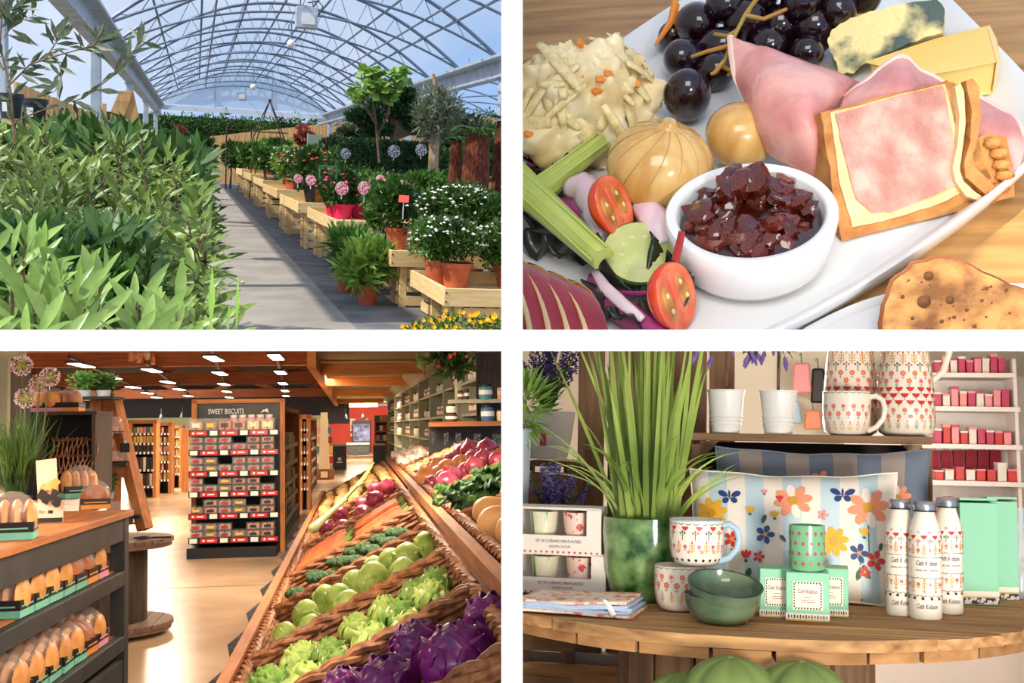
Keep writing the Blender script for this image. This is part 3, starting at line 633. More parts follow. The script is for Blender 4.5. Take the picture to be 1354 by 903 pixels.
    Pn = nr.random((n, 3))*2-1; ax = nr.integers(0, 3, n); Pn[np.arange(n), ax] = np.sign(Pn[np.arange(n), ax]); Pn = Pn*np.array([55*q, 26*q, 17*q])+np.array([0, 0, p.z]); Dn = nr.standard_normal((n, 3))+np.array([0, -.2, .5]); b.leaves(Pn, Dn, nr.standard_normal((n, 3))+np.array([0, -.5, .8]), .07, .035)
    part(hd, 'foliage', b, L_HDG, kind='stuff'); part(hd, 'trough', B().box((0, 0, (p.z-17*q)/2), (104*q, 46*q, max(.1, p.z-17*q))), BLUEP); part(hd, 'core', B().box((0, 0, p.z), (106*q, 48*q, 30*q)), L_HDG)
    for (u, v, y, r, m, st_, lab) in ((452, 249, 12.1, 9, TAGP, 14, 'round pink tag in the front pink azalea'), (482, 248.5, 12.4, 9, TAGP, 20, 'round pink tag second along from the front azalea'), (533, 247, 13.2, 9, TAGP, 20, 'round pink tag standing furthest right'), (503, 238, 14, 7, TAGP, 14, 'pale pink round tag just behind the front tags'), (411, 238, 12.9, 7, TAGP, 12, 'round pink tag at left of the pink azaleas'), (394, 236, 16.4, 6, TAGP, 12, 'small coral round tag over the fourth bench'), (521, 200, 15.4, 8.5, TAGW, 12, 'round grey tag at the middle of the clipped hedge'), (557, 198, 15.5, 8, TAGW, 12, 'round grey tag at the right of the clipped hedge'), (457, 203, 15.4, 7, TAGW, 12, 'turned round grey tag at the left of the clipped hedge')):
        tagdisc(u, v, y, r, m, st_, lab)
    t = thing(A, 'price_card', 'small red price card clipped in the second bench shrub', 'tag', A.y(534, 263, 10)); part(t, 'card', B().box((0, 0, 0), (.09, .004, .07), (R(-30), 0, R(-15))), mat('red_card', (226, 78, 66), rough=.4)); part(t, 'stick', B().tube([(0, .01, -.02), (0, .02, -.18)], .005, 4), PAPER)
    # cloud pruned pine, fig, olive, tree ferns
    c = A.y(522, 200, 19); q = A.px(c); pn = thing(A, 'cloud_pruned_pine', 'dark cloud pruned pine with pads of needles behind the hedge', 'tree', (c.x, c.y, 0)); b = B()
    pads = [(480, 156, 20, 9), (510, 143, 22, 12), (540, 150, 22, 10), (555, 168, 20, 9), (500, 172, 16, 7), (535, 128, 14, 8), (570, 176, 14, 7)]
    def rel(u, v, y=19): p = A.y(u, v, y); return (p.x-c.x, p.y-c.y, p.z)
    for (u, v, a, h) in pads: foliage(b, 900, rel(u, v), (a*q, a*q*.8, h*q), .11, .035, up=.9, inner=.5)
    part(pn, 'foliage', b, L_HDG, kind='stuff'); b = B(); b.tube([rel(522, 225), rel(520, 190), rel(524, 165), rel(515, 145)], [.09, .08, .06, .04], 7)
    for (u, v, a, h) in pads: b.tube([rel(521, 182), rel((u+521)/2, (v+182)/2-4), rel(u, v)], [.05, .035, .02], 5)
    part(pn, 'trunk', b, BARK)
    c = A.y(500, 200, 16.5); fg = thing(A, 'fig_tree', 'young tree with big light green lobed leaves above the others', 'tree', (c.x, c.y, 0)); b = B(); P, D = [], []
    rel2 = lambda u, v: Vector((A.y(u, v, 16.5).x-c.x, rnd.uniform(-.2, .2), A.y(u, v, 16.5).z))
    for (u, v, a) in ((490, 95, 10), (495, 108, 12), (480, 120, 14), (512, 112, 14), (525, 100, 12), (530, 98, 8), (505, 125, 12), (474, 125, 8), (518, 122, 10)):
        for k in range(26): P.append(rel2(u+rnd.gauss(0, a*.5), v+rnd.gauss(0, a*.35))); D.append((rnd.gauss(0, 1), rnd.gauss(0, .6), rnd.uniform(-.6, .5)))
    b.leaves(P, D, nr.standard_normal((len(P), 3))*.5+np.array([0, -.6, 1]), .16, .15); part(fg, 'foliage', b, L_LT, kind='stuff'); b = B()
    for pts in (((500, 215), (497, 160), (490, 120), (492, 98)), ((500, 180), (512, 150), (515, 115)), ((498, 165), (480, 140), (476, 122))): b.tube([rel2(*p) for p in pts], .02, 5)
    part(fg, 'trunk', b, BARK)
    c = A.y(574, 190, 15); q = A.px(c); ov = thing(A, 'olive_tree', 'silvery olive tree with airy crown and short trunk', 'tree', (c.x, c.y, 0)); b = B(); foliage(b, 2600, (0, 0, A.y(574, 150, 15).z), (34*q, 30*q, 38*q), .1, .022, lumps=26); part(ov, 'foliage', b, leafm('leaf_silver', (84, 98, 72), (138, 148, 118)), kind='stuff'); part(ov, 'trunk', B().tube([(0, 0, 0), (0, 0, c.z), (.05, 0, c.z+.5), (-.05, 0, c.z+.9)], [.075, .07, .05, .02], 8), mat('olive_bark', (150, 122, 92), (176, 148, 116), scale=20, rough=.9)); part(ov, 'branch', B().tube([(0, 0, c.z), (.25, 0, c.z+.5)], .02, 5).tube([(0, 0, c.z), (-.25, .1, c.z+.5)], .02, 5), BARK)
    for (u, vb, vt, r, y, lab) in ((628, 250, 178, 18, 12.5, 'thick brown fibrous tree fern trunk in the middle'), (602, 228, 186, 9, 13.2, 'slender brown tree fern trunk standing behind the thick one'), (664, 240, 160, 14, 12.8, 'tall brown tree fern trunk at the right edge')):
        lo, hi = A.y(u, vb, y), A.y(u, vt, y); q = A.px(lo); t = thing(A, 'tree_fern', lab, 'tree fern', (lo.x, y, 0), group='tree ferns'); hgt = hi.z
        part(t, 'trunk', B().lathe([(r*q*.9, 0), (r*q*1.05, hgt*.4), (r*q, hgt*.8), (r*q*.8, hgt), (0, hgt)], 18, f=lambda a, z: 1+.06*sin(a*7+z*9)+.05*sin(a*11-z*14)), FIBRE)
        b = B(); P, D, U, Ls = [], [], [], []
        for k in range(9 if r > 10 else 6):
            a = k*2.4; ln = r*q*rnd.uniform(2, 3.0); pts = [Vector((cos(a)*ln*s*.75, sin(a)*ln*s*.75, hgt+ln*(.75*s-.7*s*s))) for s in (0, .25, .5, .75, 1)]; b.tube(pts, .006, 4)
            for j in range(44):
                s = .12+.86*j/44; i = min(3, int(s*4)); p = pts[i].lerp(pts[i+1], s*4-i); sd = Vector((-sin(a), cos(a), 0))*(1 if j % 2 else -1); P.append(p); D.append(sd+Vector((cos(a), sin(a), 0))*.4); U.append((0, 0, 1)); Ls.append(ln*.26*sin(pi*min(1, s*.9+.1))+.02)
        b.leaves(P, D, U, np.array(Ls), np.array(Ls)*.28); part(t, 'frond', b, L_MD, kind='stuff')
        part(t, 'label_tag', B().box((0, -r*q*1.1, hgt*.6), (.05, .004, .12), (0, R(35), 0)), PAPER)
    bush('photinia', 'red leafed photinia bush near the end fence', 403, 180, 43, 15, 11, 1200, .2, L_RED, lumps=12); bush('photinia', 'small reddish bush left of the path end', 238, 178, 40, 9, 7, 500, .2, L_RED, lumps=8)
    bush('path_end_shrub', 'dark rounded shrub bulging over the path from the left', 258, 203, 22, 22, 24, 2600, .15, L_DK, lumps=20); bush('path_end_shrub', 'light green shrub at left edge of the path middle distance', 262, 232, 14, 14, 24, 1500, .12, L_LT, lumps=14); bush('path_end_shrub', 'bright green bush behind the left shrubs by the shelter', 224, 186, 34, 13, 10, 900, .2, L_MD, lumps=10)
    for k, (u, v, y, a, h, lm_, fm) in enumerate(((330, 205, 40, 16, 10, L_MD, None), (352, 200, 42, 18, 9, L_LT, None), (372, 198, 38, 16, 10, L_MD, WHT_F), (392, 215, 26, 18, 12, L_DK, WHT_F), (420, 208, 24, 20, 11, L_DK, WHT_F), (440, 195, 28, 18, 10, L_OL, None), (350, 212, 30, 13, 9, L_MD, WHT_F), (316, 208, 44, 10, 9, L_DK, PUR_F), (470, 180, 30, 22, 10, L_OL, None), (600, 190, 22, 40, 20, L_OL, None), (560, 215, 20, 60, 18, L_DK, None), (428, 232, 19, 18, 14, L_DK, WHT_F), (375, 216, 25, 10, 7, L_LT, WHT_F), (640, 205, 16, 40, 40, L_DK, None), (305, 206, 47, 9, 12, L_DK, None), (448, 222, 21, 16, 14, L_DK, None), (590, 165, 34, 70, 14, L_OL, None))):
        bush('background_shrub', '%s shrub in the planting on the right, %s, about %s from the path end' % (['mid green', 'light green', 'leafy', 'white dotted'][k % 4], ['low', 'tall', 'broad', 'rounded', 'loose'][k % 5], ORD[k]), u, v, y, a, h, 1100, .006*y+.03, lm_, fl=150 if fm else 0, fm=fm, fs=.0013*y, lumps=12)
    # obelisk, wirework arch, folding chair
    c = A.y(356, 175, 34); ob = thing(A, 'plant_obelisk', 'tall rusty wire obelisk with pointed top among the plants', 'obelisk', (c.x, 34, 0)); tp = A.y(356, 133, 34).z; q = A.px(c); RUST = mat('rusty_wire', (74, 56, 48), rough=.8)
    for k in range(4): a = k*pi/2+.6; part(ob, 'rod', B().tube([(cos(a)*30*q, sin(a)*30*q, .1), (cos(a)*26*q, sin(a)*26*q, c.z-.2), (cos(a)*14*q, sin(a)*14*q, c.z+.35), (0, 0, tp)], .018, 5), RUST)
    part(ob, 'finial', B().ball((0, 0, tp), .05, 8, 6), RUST); part(ob, 'ring', B().tube([(cos(j*pi/8)*24*q, sin(j*pi/8)*24*q, c.z) for j in range(16)], .012, 4, closed=True), RUST)
    c = A.y(316, 180, 46); ar = thing(A, 'wire_arch', 'dark wrought iron arch near the end of the path', 'arch', (c.x, 46, 0)); q = A.px(c); zt = A.y(316, 172, 46).z
    for x in (-16, 16): part(ar, 'upright', B().tube([(x*q, 0, 0), (x*q, 0, zt)], .03, 5), RUST)
    part(ar, 'hoop', B().tube([(16*q*cos(pi*k/12), 0, zt+13*q*sin(pi*k/12)) for k in range(13)], .025, 5).tube([(10*q*cos(pi*k/12), 0, zt+8*q*sin(pi*k/12)) for k in range(13)], .015, 5), RUST); part(ar, 'cross_bar', B().bar((-16*q, 0, zt), (16*q, 0, zt), .04, .04), RUST)
    SAGE = mat('sage_paint', (150, 168, 148), rough=.6); c = A.y(416, 190, 36); q = A.px(c); ch = thing(A, 'garden_chair', 'sage green slatted garden chair seen from behind beside the far post', 'chair', (c.x, 36, 0)); zb = A.y(416, 200, 36).z
    for k in range(6): part(ch, 'slat', B().box((0, 0, zb+(2+k*3.6)*q), (18*q, .03, 3.2*q)), SAGE)
    for x in (-9.5, 9.5): part(ch, 'leg', B().bar((x*q, .02, 0), (x*q*.9, .1, zb+23*q), .05, .05), SAGE)
    part(ch, 'seat', B().box((0, .3, zb), (19*q, .5, .04)), SAGE)
    c = A.y(232, 192, 30); q = A.px(c); bn = thing(A, 'slatted_planter', 'grey slatted planter box behind the left shrubs', 'planter', (c.x, 30, 0)); zt = A.y(232, 182, 30).z
    for k in range(4): part(bn, 'slat', B().box((0, 0, zt-(3+k*6)*q), (16*q, .4, 5.4*q)), GALV)
    part(bn, 'frame', B().box((0, .02, zt/2), (15*q, .34, zt)), SAGE)
    # green carrying frame on bench and green cane
    c = A.y(434, 228, 14); q = A.px(c); solo(A, 'wire_support', B().tube([(-11*q, 0, -8*q), (-11*q, 0, 8*q), (11*q, 0, 8*q), (11*q, 0, -8*q)], .014, 5), mat('green_wire', (30, 110, 70), rough=.5), 'green wire hoop support above the pink azaleas', 'support', c)
    # black nursery pots left
    for k, (u, v, y) in enumerate(((14, 138, 6.2), (46, 145, 6.6))):
        c = A.y(u, v, y); q = A.px(c); t = thing(A, 'nursery_pot', ['large black nursery pot at the left edge below the olive leaves', 'black nursery pot right of the large one, half hidden by leaves'][k], 'pot', (c.x, c.y, c.z-18*q), group='black nursery pots'); part(t, 'pot', potb(16*q, 32*q), BLACKP); part(t, 'soil', B().lathe([(0, 29*q), (15*q, 29*q)], 14), SOIL); part(t, 'stand', B().box((0, 0, -(c.z-18*q)/2), (20*q, 20*q, c.z-18*q-.01)), PLANK); part(t, 'sticker', B().box((-4*q, -15.5*q, 14*q), (8*q, .01, 12*q)), PAPER)
    # yellow pansies at the lower right, on the front ledge
    for k, (u, v) in enumerate(((552, 432), (575, 424), (600, 418), (625, 420), (650, 422), (668, 424), (590, 434), (635, 434))):
        p = A.d(u, 437, 5.0+.05*(k % 3)); q = A.px(p); zb = zl(p); top = A.y(u, v, p.y).z; b = B(); P = foliage(b, 90, (0, 0, max(.03, (top-zb)*.5)), (15*q, 13*q, max(.04, (top-zb)*.6)), 9*q, 4.5*q)
        t = thing(A, 'yellow_pansy', 'yellow pansy clump at the lower right edge, %s from the left' % ORD[[0, 1, 3, 4, 6, 7, 2, 5][k]], 'flower', (p.x, p.y, zb), group='yellow pansies'); part(t, 'foliage', b, L_MD, kind='stuff')
        F_ = B(); n = 12; P = np.stack([nr.normal(0, 9*q, n), nr.normal(0, 7*q, n), (top-zb)*(.75+.5*nr.random(n))], 1)
        for p_ in P:
            for j in range(5): a = j*1.257; F_.leaves([p_], [(cos(a), -.4+.3*sin(a), sin(a))], [(0, -1, .3)], 3.6*q, 3.6*q)
        part(t, 'flowers', F_, YEL_F, kind='stuff')
# ================================================================ ROOM 2: ploughman's platter, upper right
CUR[0] = 2
K = Frame((1022, -967), 1022, .918)
if '2' in ONLY:
    TABLE2 = mat('oak_table', (146, 104, 52), (190, 142, 80), scale=4, stretch=(1, 9, 1), rough=.5, detail=6, coat=.2)
    GLAZE = mat('white_glaze', (226, 225, 222), rough=.2, coat=.3)
    ONION = mat('pickled_onion', (196, 148, 76), (224, 184, 112), scale=9, rough=.22, sss=.2, coat=.5, stretch=(4, 4, .6)); GRAPE = mat('black_grape', (14, 4, 10), (36, 8, 20), scale=14, rough=.16, coat=.6)
    GSTEM = mat('grape_stem', (176, 116, 40), (150, 140, 60), scale=30, rough=.6); SLAW = mat('coleslaw_cream', (228, 198, 132), (250, 234, 190), scale=16, rough=.35, coat=.25, sss=.1); SLAWS = mat('cabbage_strip', (226, 200, 128), (246, 228, 172), scale=5, rough=.3, coat=.4, vary=.06); CARROT = mat('carrot', (232, 140, 52), rough=.4)
    HAM = mat('ham', (198, 122, 118), (230, 172, 160), scale=13, rough=.4, coat=.2, c3=(214, 146, 138), detail=8, bump=.25, bscale=50, vary=.05); HAMF = mat('ham_fat', (240, 204, 188), rough=.5)
    CRUST = mat('pie_crust', (172, 104, 44), (216, 156, 84), scale=22, rough=.6, bump=.6, bscale=90, detail=8); PASTRY = mat('pale_pastry', (226, 190, 130), (240, 212, 160), scale=24, rough=.6, bump=.3, bscale=120); MEAT = mat('pork_filling', (186, 126, 110), (224, 178, 158), scale=26, rough=.5, detail=9, c3=(204, 148, 132), bump=.5, bscale=80)
    BLUEC = mat('blue_cheese', (72, 92, 84), (240, 220, 152), scale=11, rough=.55, detail=6, lo=.38, hi=.47, bump=.6, bscale=60); CHED = mat('cheddar', (236, 196, 104), (244, 212, 128), scale=5, rough=.45, sss=.1); RINDC = mat('cheese_rind', (232, 206, 146), rough=.6)
    TOM = mat('tomato_skin', (206, 44, 20), (226, 82, 34), scale=6, rough=.15, coat=.5); TOMF = mat('tomato_flesh', (214, 74, 44), (234, 130, 84), scale=30, rough=.3, coat=.4); TOMS = mat('tomato_seed_gel', (150, 84, 24), (214, 150, 60), scale=40, rough=.15, coat=.6)
    CEL = mat('celery', (158, 176, 62), (206, 214, 128), scale=5, rough=.35, coat=.2, stretch=(1, 1, 1)); APS = mat('apple_skin', (112, 14, 28), (160, 36, 40), scale=8, rough=.2, coat=.5); APF = mat('apple_flesh', (246, 222, 160), (250, 232, 184), scale=8, rough=.5)
    CUCF = mat('cucumber_flesh', (176, 186, 104), (206, 210, 140), scale=18, rough=.3, coat=.4); CUCS = mat('cucumber_skin', (52, 92, 28), rough=.4); RON = mat('red_onion', (222, 186, 196), (244, 228, 230), scale=9, rough=.3, coat=.3); RONP = mat('red_onion_skin', (142, 30, 100), (176, 70, 130), scale=14, rough=.3, coat=.3)
    LETT = mat('dark_lettuce', (26, 16, 20), (34, 46, 18), scale=14, rough=.35, coat=.2); CHUT = mat('chutney_piece', (48, 10, 5), (104, 32, 10), scale=16, rough=.14, coat=.8, vary=.35); CHUTS = mat('chutney_syrup', (36, 8, 4), (64, 18, 8), scale=30, rough=.1, coat=1, bump=.3, bscale=40)
    BRDC = mat('bread_crumb', (104, 64, 30), (178, 128, 72), scale=34, rough=.8, detail=8, bump=.8, bscale=50); BRDX = mat('bread_crust', (96, 50, 22), (138, 80, 40), scale=14, rough=.7, bump=.5)
    TOMT = mat('tomato_stalk', (150, 30, 36), rough=.4)
    q = K.px(K.z(1022, 230)); zp = .014
    solo(K, 'oak_table', B().box((0, 1.5, -.03), (5, 6, .06)), TABLE2, 'smooth golden oak table top under the white plates', 'table')
    def chaikin(P, n=3):
        for _ in range(n):
            P = [x for i in range(len(P)) for x in ((P[i]*.75+P[(i+1) % len(P)]*.25), (P[i]*.25+P[(i+1) % len(P)]*.75))]
        return P
    def dish(name, label, px, zr, rings):
        P = [K.z(u, v, zr) for u, v in px]; P = chaikin([Vector((p.x, p.y, 0)) for p in P], 3); c = sum(P, Vector())/len(P); n = len(P)
        t = thing(K, name, label, 'plate', c); b = B(); V = []
        for (s_, z) in rings: V += [((p-c)*s_+Vector((0, 0, z))) for p in P]
        F_ = [(i*n+j, i*n+(j+1) % n, (i+1)*n+(j+1) % n, (i+1)*n+j) for i in range(len(rings)-1) for j in range(n)]
        b.add([tuple(v) for v in V], F_); k = len(rings)-1; b.addp([tuple(v) for v in V[k*n:]], [tuple(range(n))]); b.addp([tuple(v) for v in V[:n]], [tuple(range(n-1, -1, -1))])
        part(t, 'body', b, GLAZE, smooth=70); return t
    dish('serving_plate', 'large white rectangular serving plate with raised rim under the food', [(560, 260), (845, 26), (1130, -130), (1250, -10), (1372, 112), (1400, 160), (1368, 222), (1130, 390), (960, 470), (700, 620), (520, 470)], .04, [(.93, 0), (1.0, .034), (1.0, .040), (.975, .040), (.90, .018), (.87, zp-.002)])
    dish('side_plate', 'flat white side plate under the bread in the lower right corner', [(1030, 452), (1110, 408), (1180, 384), (1290, 374), (1440, 376), (1480, 560), (1000, 600)], .02, [(.9, 0), (1, .014), (1, .02), (.97, .02), (.9, .012)])
    # ramekin
    c = K.z(992, 268, zp+84*q); q1 = K.px(c); rr = 114*q1; hh = 84*q1; cr = Vector((c.x, c.y, zp))
    t = thing(K, 'ramekin', 'white ceramic ramekin standing in the middle of the platter', 'dish', cr)
    part(t, 'bowl', B().lathe([(0, 0), (rr*.70, 0), (rr*.82, hh*.06), (rr*.92, hh*.25), (rr*.985, hh*.75), (rr, hh*.95), (rr*.975, hh), (rr*.88, hh), (rr*.84, hh*.95), (rr*.82, hh*.5), (rr*.6, hh*.2), (0, hh*.18)], 64), GLAZE, smooth=50)
    ct = thing(K, 'chutney', 'glossy dark red chunky chutney heaped in the ramekin', 'chutney', cr+Vector((0, 0, hh*.5)))
    part(ct, 'syrup', B().lathe([(rr*.81, 0), (rr*.81, hh*.30), (rr*.6, hh*.38), (rr*.3, hh*.44), (.0001, hh*.46)], 28, f=lambda a, z: 1), CHUTS)
    chm = []
    for k in range(6):
        b = B(); b.ball((0, 0, 0), (1, .8, .6), 9, 7, f=lambda d, k=k: (.75+.35*noise.noise(d*1.6+Vector((k*7, 0, 0))))/max(abs(d.x), abs(d.y), abs(d.z))**.6); me = b.mesh('fruit_piece', 50); me.materials.append(CHUT); chm.append(me)
    for k in range(60):
        a = k*2.4; r_ = rr*.68*math.sqrt((k+.5)/60); s_ = rnd.uniform(13, 29)*q1; zz = hh*.46*(1-.4*(r_/rr)**2)+rnd.uniform(-.08, .12)*hh
        if k < 9: zz += hh*.24
        part(ct, 'fruit_piece', rnd.choice(chm), T=TM((r_*cos(a)-(.15*rr if k < 9 else 0), r_*sin(a)+(.42*rr if k < 9 else 0), zz), s=s_, rot=(rnd.uniform(-.6, .6), rnd.uniform(-.6, .6), rnd.uniform(0, 6))))
    # pickled onions
    for (u, v, r, sh, tx, lab) in ((857, 222, 71, .86, .15, 'large pickled onion with pointed top left of the ramekin'), (968, 180, 46, .92, .0, 'small round pickled onion tucked behind the ramekin')):
        c = K.z(u, v, zp+r*q*sh); r_ = r*K.px(c); t = thing(K, 'pickled_onion', lab, 'onion', (c.x, c.y, zp), rot=(R(-6), R(14), 0), group='pickled onions'); P = [(0.001, 0)]
        for k in range(1, 18):
            ph = pi*k/18; x_ = sin(ph)**.92; z_ = (1-cos(ph))*sh; P.append((x_*r_, z_*r_))
        P += [(.15*r_, 2.04*sh*r_), (.11*r_, 2.16*sh*r_), (.0005, 2.17*sh*r_)] if r > 60 else [(.03*r_, 2*sh*r_), (.0005, 2*sh*r_)]
        part(t, 'flesh', B().lathe(P, 40, f=lambda a, z: 1+.012*sin(a*9)), ONION, smooth=60)
        b = B()
        for k in range(14): a = k*.45; b.tube([Vector((cos(a+.05*j)*x_*.999, sin(a+.05*j)*x_*.999, z_*1.0)) for j, (x_, z_) in enumerate(P[9:18])], .0007, 4)
        if r > 60: part(t, 'vein', b, mat('onion_vein', (178, 138, 70), rough=.4), kind='stuff')
    # grapes
    c0 = K.z(960, 70, zp); gb = thing(K, 'grape_bunch', 'bunch of shiny black grapes on orange stalks behind the platter', 'grapes', c0)
    gm = B().ball((0, 0, 0), (1, 1, 1.22), 24, 16).mesh('grape', 60); gm.materials.append(GRAPE)
    for (u, v, r, h, tilt, az) in ((921, 32, 33, 50, 60, 20), (905, 78, 30, 34, 50, -30), (909, 126, 33, 40, 12, 20), (950, 62, 28, 40, 60, 60), (985, 30, 30, 60, 30, 80), (1032, 38, 32, 40, 15, 0), (960, 5, 30, 80, 70, 10), (1075, 40, 34, 40, 20, 30), (1000, -8, 32, 85, 60, 40), (1060, 5, 30, 80, 30, 60), (945, 95, 27, 24, 60, 90), (1108, 12, 28, 70, 60, 0), (1015, 62, 30, 36, 50, 20), (1065, 72, 26, 30, 40, 20), (890, 50, 24, 20, 30, 0), (1140, -5, 28, 75, 30, 50)):
        p = K.z(u, v, zp+h*q)-c0; part(gb, 'grape', gm, T=TM(p, s=r*q, rot=(R(tilt), 0, R(az))))
    b = B(); Zs = lambda u, v, h: K.z(u, v, zp+h*q)-c0
    for pts in (((1010, -15, 130), (985, 20, 115), (965, 60, 90), (955, 90, 65)), ((965, 60, 90), (935, 68, 85), (915, 75, 75)), ((958, 80, 80), (945, 96, 70), (940, 98, 68)), ((985, 20, 115), (1010, 25, 110), (1040, 12, 110)), ((975, 40, 100), (962, 48, 95), (945, 45, 90)), ((956, 88, 70), (968, 95, 66), (962, 100, 62))): b.tube([Zs(*p) for p in pts], [3.4*q, 3*q, 2.6*q, 2.2*q][:len(pts)], 6)
    part(gb, 'stalk', b, GSTEM)
    p = K.z(880, 40, .06); solo(K, 'carrot_peel', B().tube([K.z(*a)-p for a in ((890, -8, .09), (893, 8, .085), (888, 28, .07), (876, 46, .055), (866, 60, .045))], [4*q, 7*q, 6*q, 4*q, 2*q], 7), CARROT, 'thin orange strip of carrot leaning on the plate rim', 'carrot', p)
    # coleslaw
    c = K.z(768, 178, zp); q1 = K.px(c); t = thing(K, 'coleslaw', 'creamy coleslaw mound with cabbage strips and carrot flecks', 'coleslaw', c)
    rx, ry, rz = 124*q1, 100*q1, 122*q1
    hgt = lambda d: .86+.20*noise.noise(d*1.9)+.14*noise.noise(d*4.5)+.07*noise.noise(d*11)+.04*noise.noise(d*22)
    part(t, 'dressing', B().ball((0, 0, 22*q1), (rx, ry, rz), 90, 60, f=hgt).floor(.001), SLAW, smooth=80)
    sm = []
    for k in range(5):
        ln, wd, bd = rnd.uniform(.5, 1), rnd.uniform(.2, .42), rnd.uniform(.5, 1.2)
        b = B(); b.grid(lambda a, s_: (ln*math.sin((s_-.5)*bd)/bd*2, (a-.5)*wd*(sin(pi*(s_*.8+.1))**.5), ln*(cos((s_-.5)*bd)-1)/bd*1.5-.12*(2*a-1)**2*wd), 3, 9); me = b.mesh('cabbage_strip', 70); me.materials.append(SLAWS); sm.append(me)
    for k in range(46):
        d = Vector((rnd.gauss(0, 1), rnd.gauss(-.45, .8), abs(rnd.gauss(.5, .7)))).normalized(); kk = hgt(d)*1.0; p = Vector((d.x*rx*kk, d.y*ry*kk, 22*q1+d.z*rz*kk))
        x = d.cross(Vector((rnd.gauss(0, 1), rnd.gauss(0, 1), rnd.gauss(0, 1)))).normalized(); y = d.cross(x); m = Matrix((x, y, d)).transposed().to_4x4(); m.translation = p+d*1.0*q1
        o = part(t, 'cabbage_strip', rnd.choice(sm), T=m @ Matrix.Diagonal((rnd.uniform(30, 62)*q1,)*3+(1,)), solid=.03)
    for (u, v) in ((772, 50), (768, 58), (842, 62), (795, 105), (760, 112), (700, 178), (805, 98), (775, 100), (840, 110), (730, 105), (765, 118), (790, 120)):
        p = K.y(u, v, c.y-.02)-c; d = K.ray(u, v).normalized(); best = None
        for s_ in range(60):
            pp = K.eye+K.ray(u, v)*(c.y*.8+s_*.01)-c; e = Vector((pp.x/rx, pp.y/ry, (pp.z-22*q1)/rz))
            if e.length < 1.02*hgt(e.normalized()): best = pp; break
        if best: part(t, 'carrot_piece', B().box((0, 0, 0), (14*q1, 9*q1, 6*q1), (rnd.random(), rnd.random(), rnd.random())), CARROT, T=Matrix.Translation(best), bevel=.002)
    # ham: folded slices
    def sheet(name, label, rows, m, cat, nz_=.010, th=.007, rim=None):
        G = [[K.z(u, v, zp+h*q) for (u, v, h) in r] for r in rows]; c = G[len(G)//2][len(G[0])//2].copy(); nr_, nc = len(G)-1, len(G[0])-1
        def cr_(P, t):
            n = len(P)-1; t *= n; i = min(int(t), n-1); f = t-i; p0, p1, p2, p3 = P[max(i-1, 0)], P[i], P[i+1], P[min(i+2, n)]
            return .5*((2*p1)+(p2-p0)*f+(2*p0-5*p1+4*p2-p3)*f*f+(3*p1-p0-3*p2+p3)*f**3)
        def fn(a, b_):
            p = cr_([cr_(r, a) for r in G], b_)-c; return p+Vector((0, -.4, 1)).normalized()*nz_*(noise.noise(p*14)+.5*noise.noise(p*35))
        t = thing(K, name, label, cat, c); b = B(); b.grid(fn, 30, 24); part(t, 'slice', b, m, solid=th, smooth=80)
        if rim: part(t, 'fat_edge', B().tube([fn(0 if rim == 'l' else i/30, i/30 if rim == 'l' else 0) for i in range(31)], .0055, 6), HAMF)
        return t
    sheet('ham_slice', 'folded pink ham slice draped behind the ramekin', [[(966, 52, 95), (1005, 62, 110), (1060, 82, 108), (1118, 100, 92), (1146, 116, 60)], [(972, 95, 88), (1010, 105, 110), (1060, 125, 120), (1090, 142, 100), (1105, 158, 50)], [(985, 130, 60), (1005, 160, 80), (1050, 175, 90), (1078, 190, 78), (1092, 205, 40)], [(1010, 190, 30), (1022, 205, 36), (1045, 218, 38), (1072, 232, 30), (1086, 245, 14)]], HAM, 'ham', rim='l')
    sheet('ham_slice', 'second ham slice peaking up between pie and cheddar', [[(1118, 130, 80), (1150, 105, 100), (1188, 78, 112), (1215, 98, 90), (1262, 120, 70)], [(1110, 150, 90), (1150, 135, 105), (1190, 120, 110), (1225, 135, 90), (1270, 150, 60)], [(1100, 190, 60), (1150, 180, 70), (1200, 175, 70), (1240, 185, 60), (1280, 190, 40)]], HAM, 'ham', rim='b')
    sheet('ham_slice', 'pale ham slice sticking out right of the pie', [[(1240, 118, 50), (1290, 130, 48), (1335, 155, 40), (1352, 185, 32)], [(1250, 150, 44), (1300, 165, 50), (1335, 180, 44), (1350, 210, 24)], [(1260, 200, 20), (1300, 215, 30), (1330, 230, 24), (1338, 242, 10)]], HAM, 'ham', rim='b')
    # pork pie slice
    p0, p1 = K.z(1112, 318, zp+.002), K.z(1330, 262, zp+.002); e = (p1-p0).normalized(); hN = e.cross(Vector((0, 0, 1))).normalized(); hN = hN if hN.y < 0 else -hN; n_ = (hN*cos(R(38))+Vector((0, 0, 1))*sin(R(38))).normalized()
    pf = lambda u, v, k=0: K.pl(u, v, p0, n_)+n_*k-p0
    t = thing(K, 'pork_pie_slice', 'slice of pork pie with golden crust showing its pink filling', 'pie', p0)
    rough = lambda P, a=1.6, n=5: [(P[i][0]+(P[(i+1) % len(P)][0]-P[i][0])*k/n+rnd.uniform(-a, a), P[i][1]+(P[(i+1) % len(P)][1]-P[i][1])*k/n+rnd.uniform(-a, a)) for i in range(len(P)) for k in range(n)]
    part(t, 'crust', B().prism([pf(u, v) for u, v in rough([(1086, 150), (1180, 124), (1252, 107), (1272, 112), (1290, 180), (1308, 232), (1330, 262), (1290, 278), (1200, 299), (1112, 320), (1100, 240)])], -n_*.085).floor(0), CRUST)
    part(t, 'pastry', B().prism([pf(u, v, .0035) for u, v in rough([(1096, 150), (1180, 127), (1248, 111), (1260, 160), (1270, 205), (1290, 245), (1240, 270), (1180, 289), (1126, 300), (1110, 245)], .8)], -n_*.01), PASTRY)
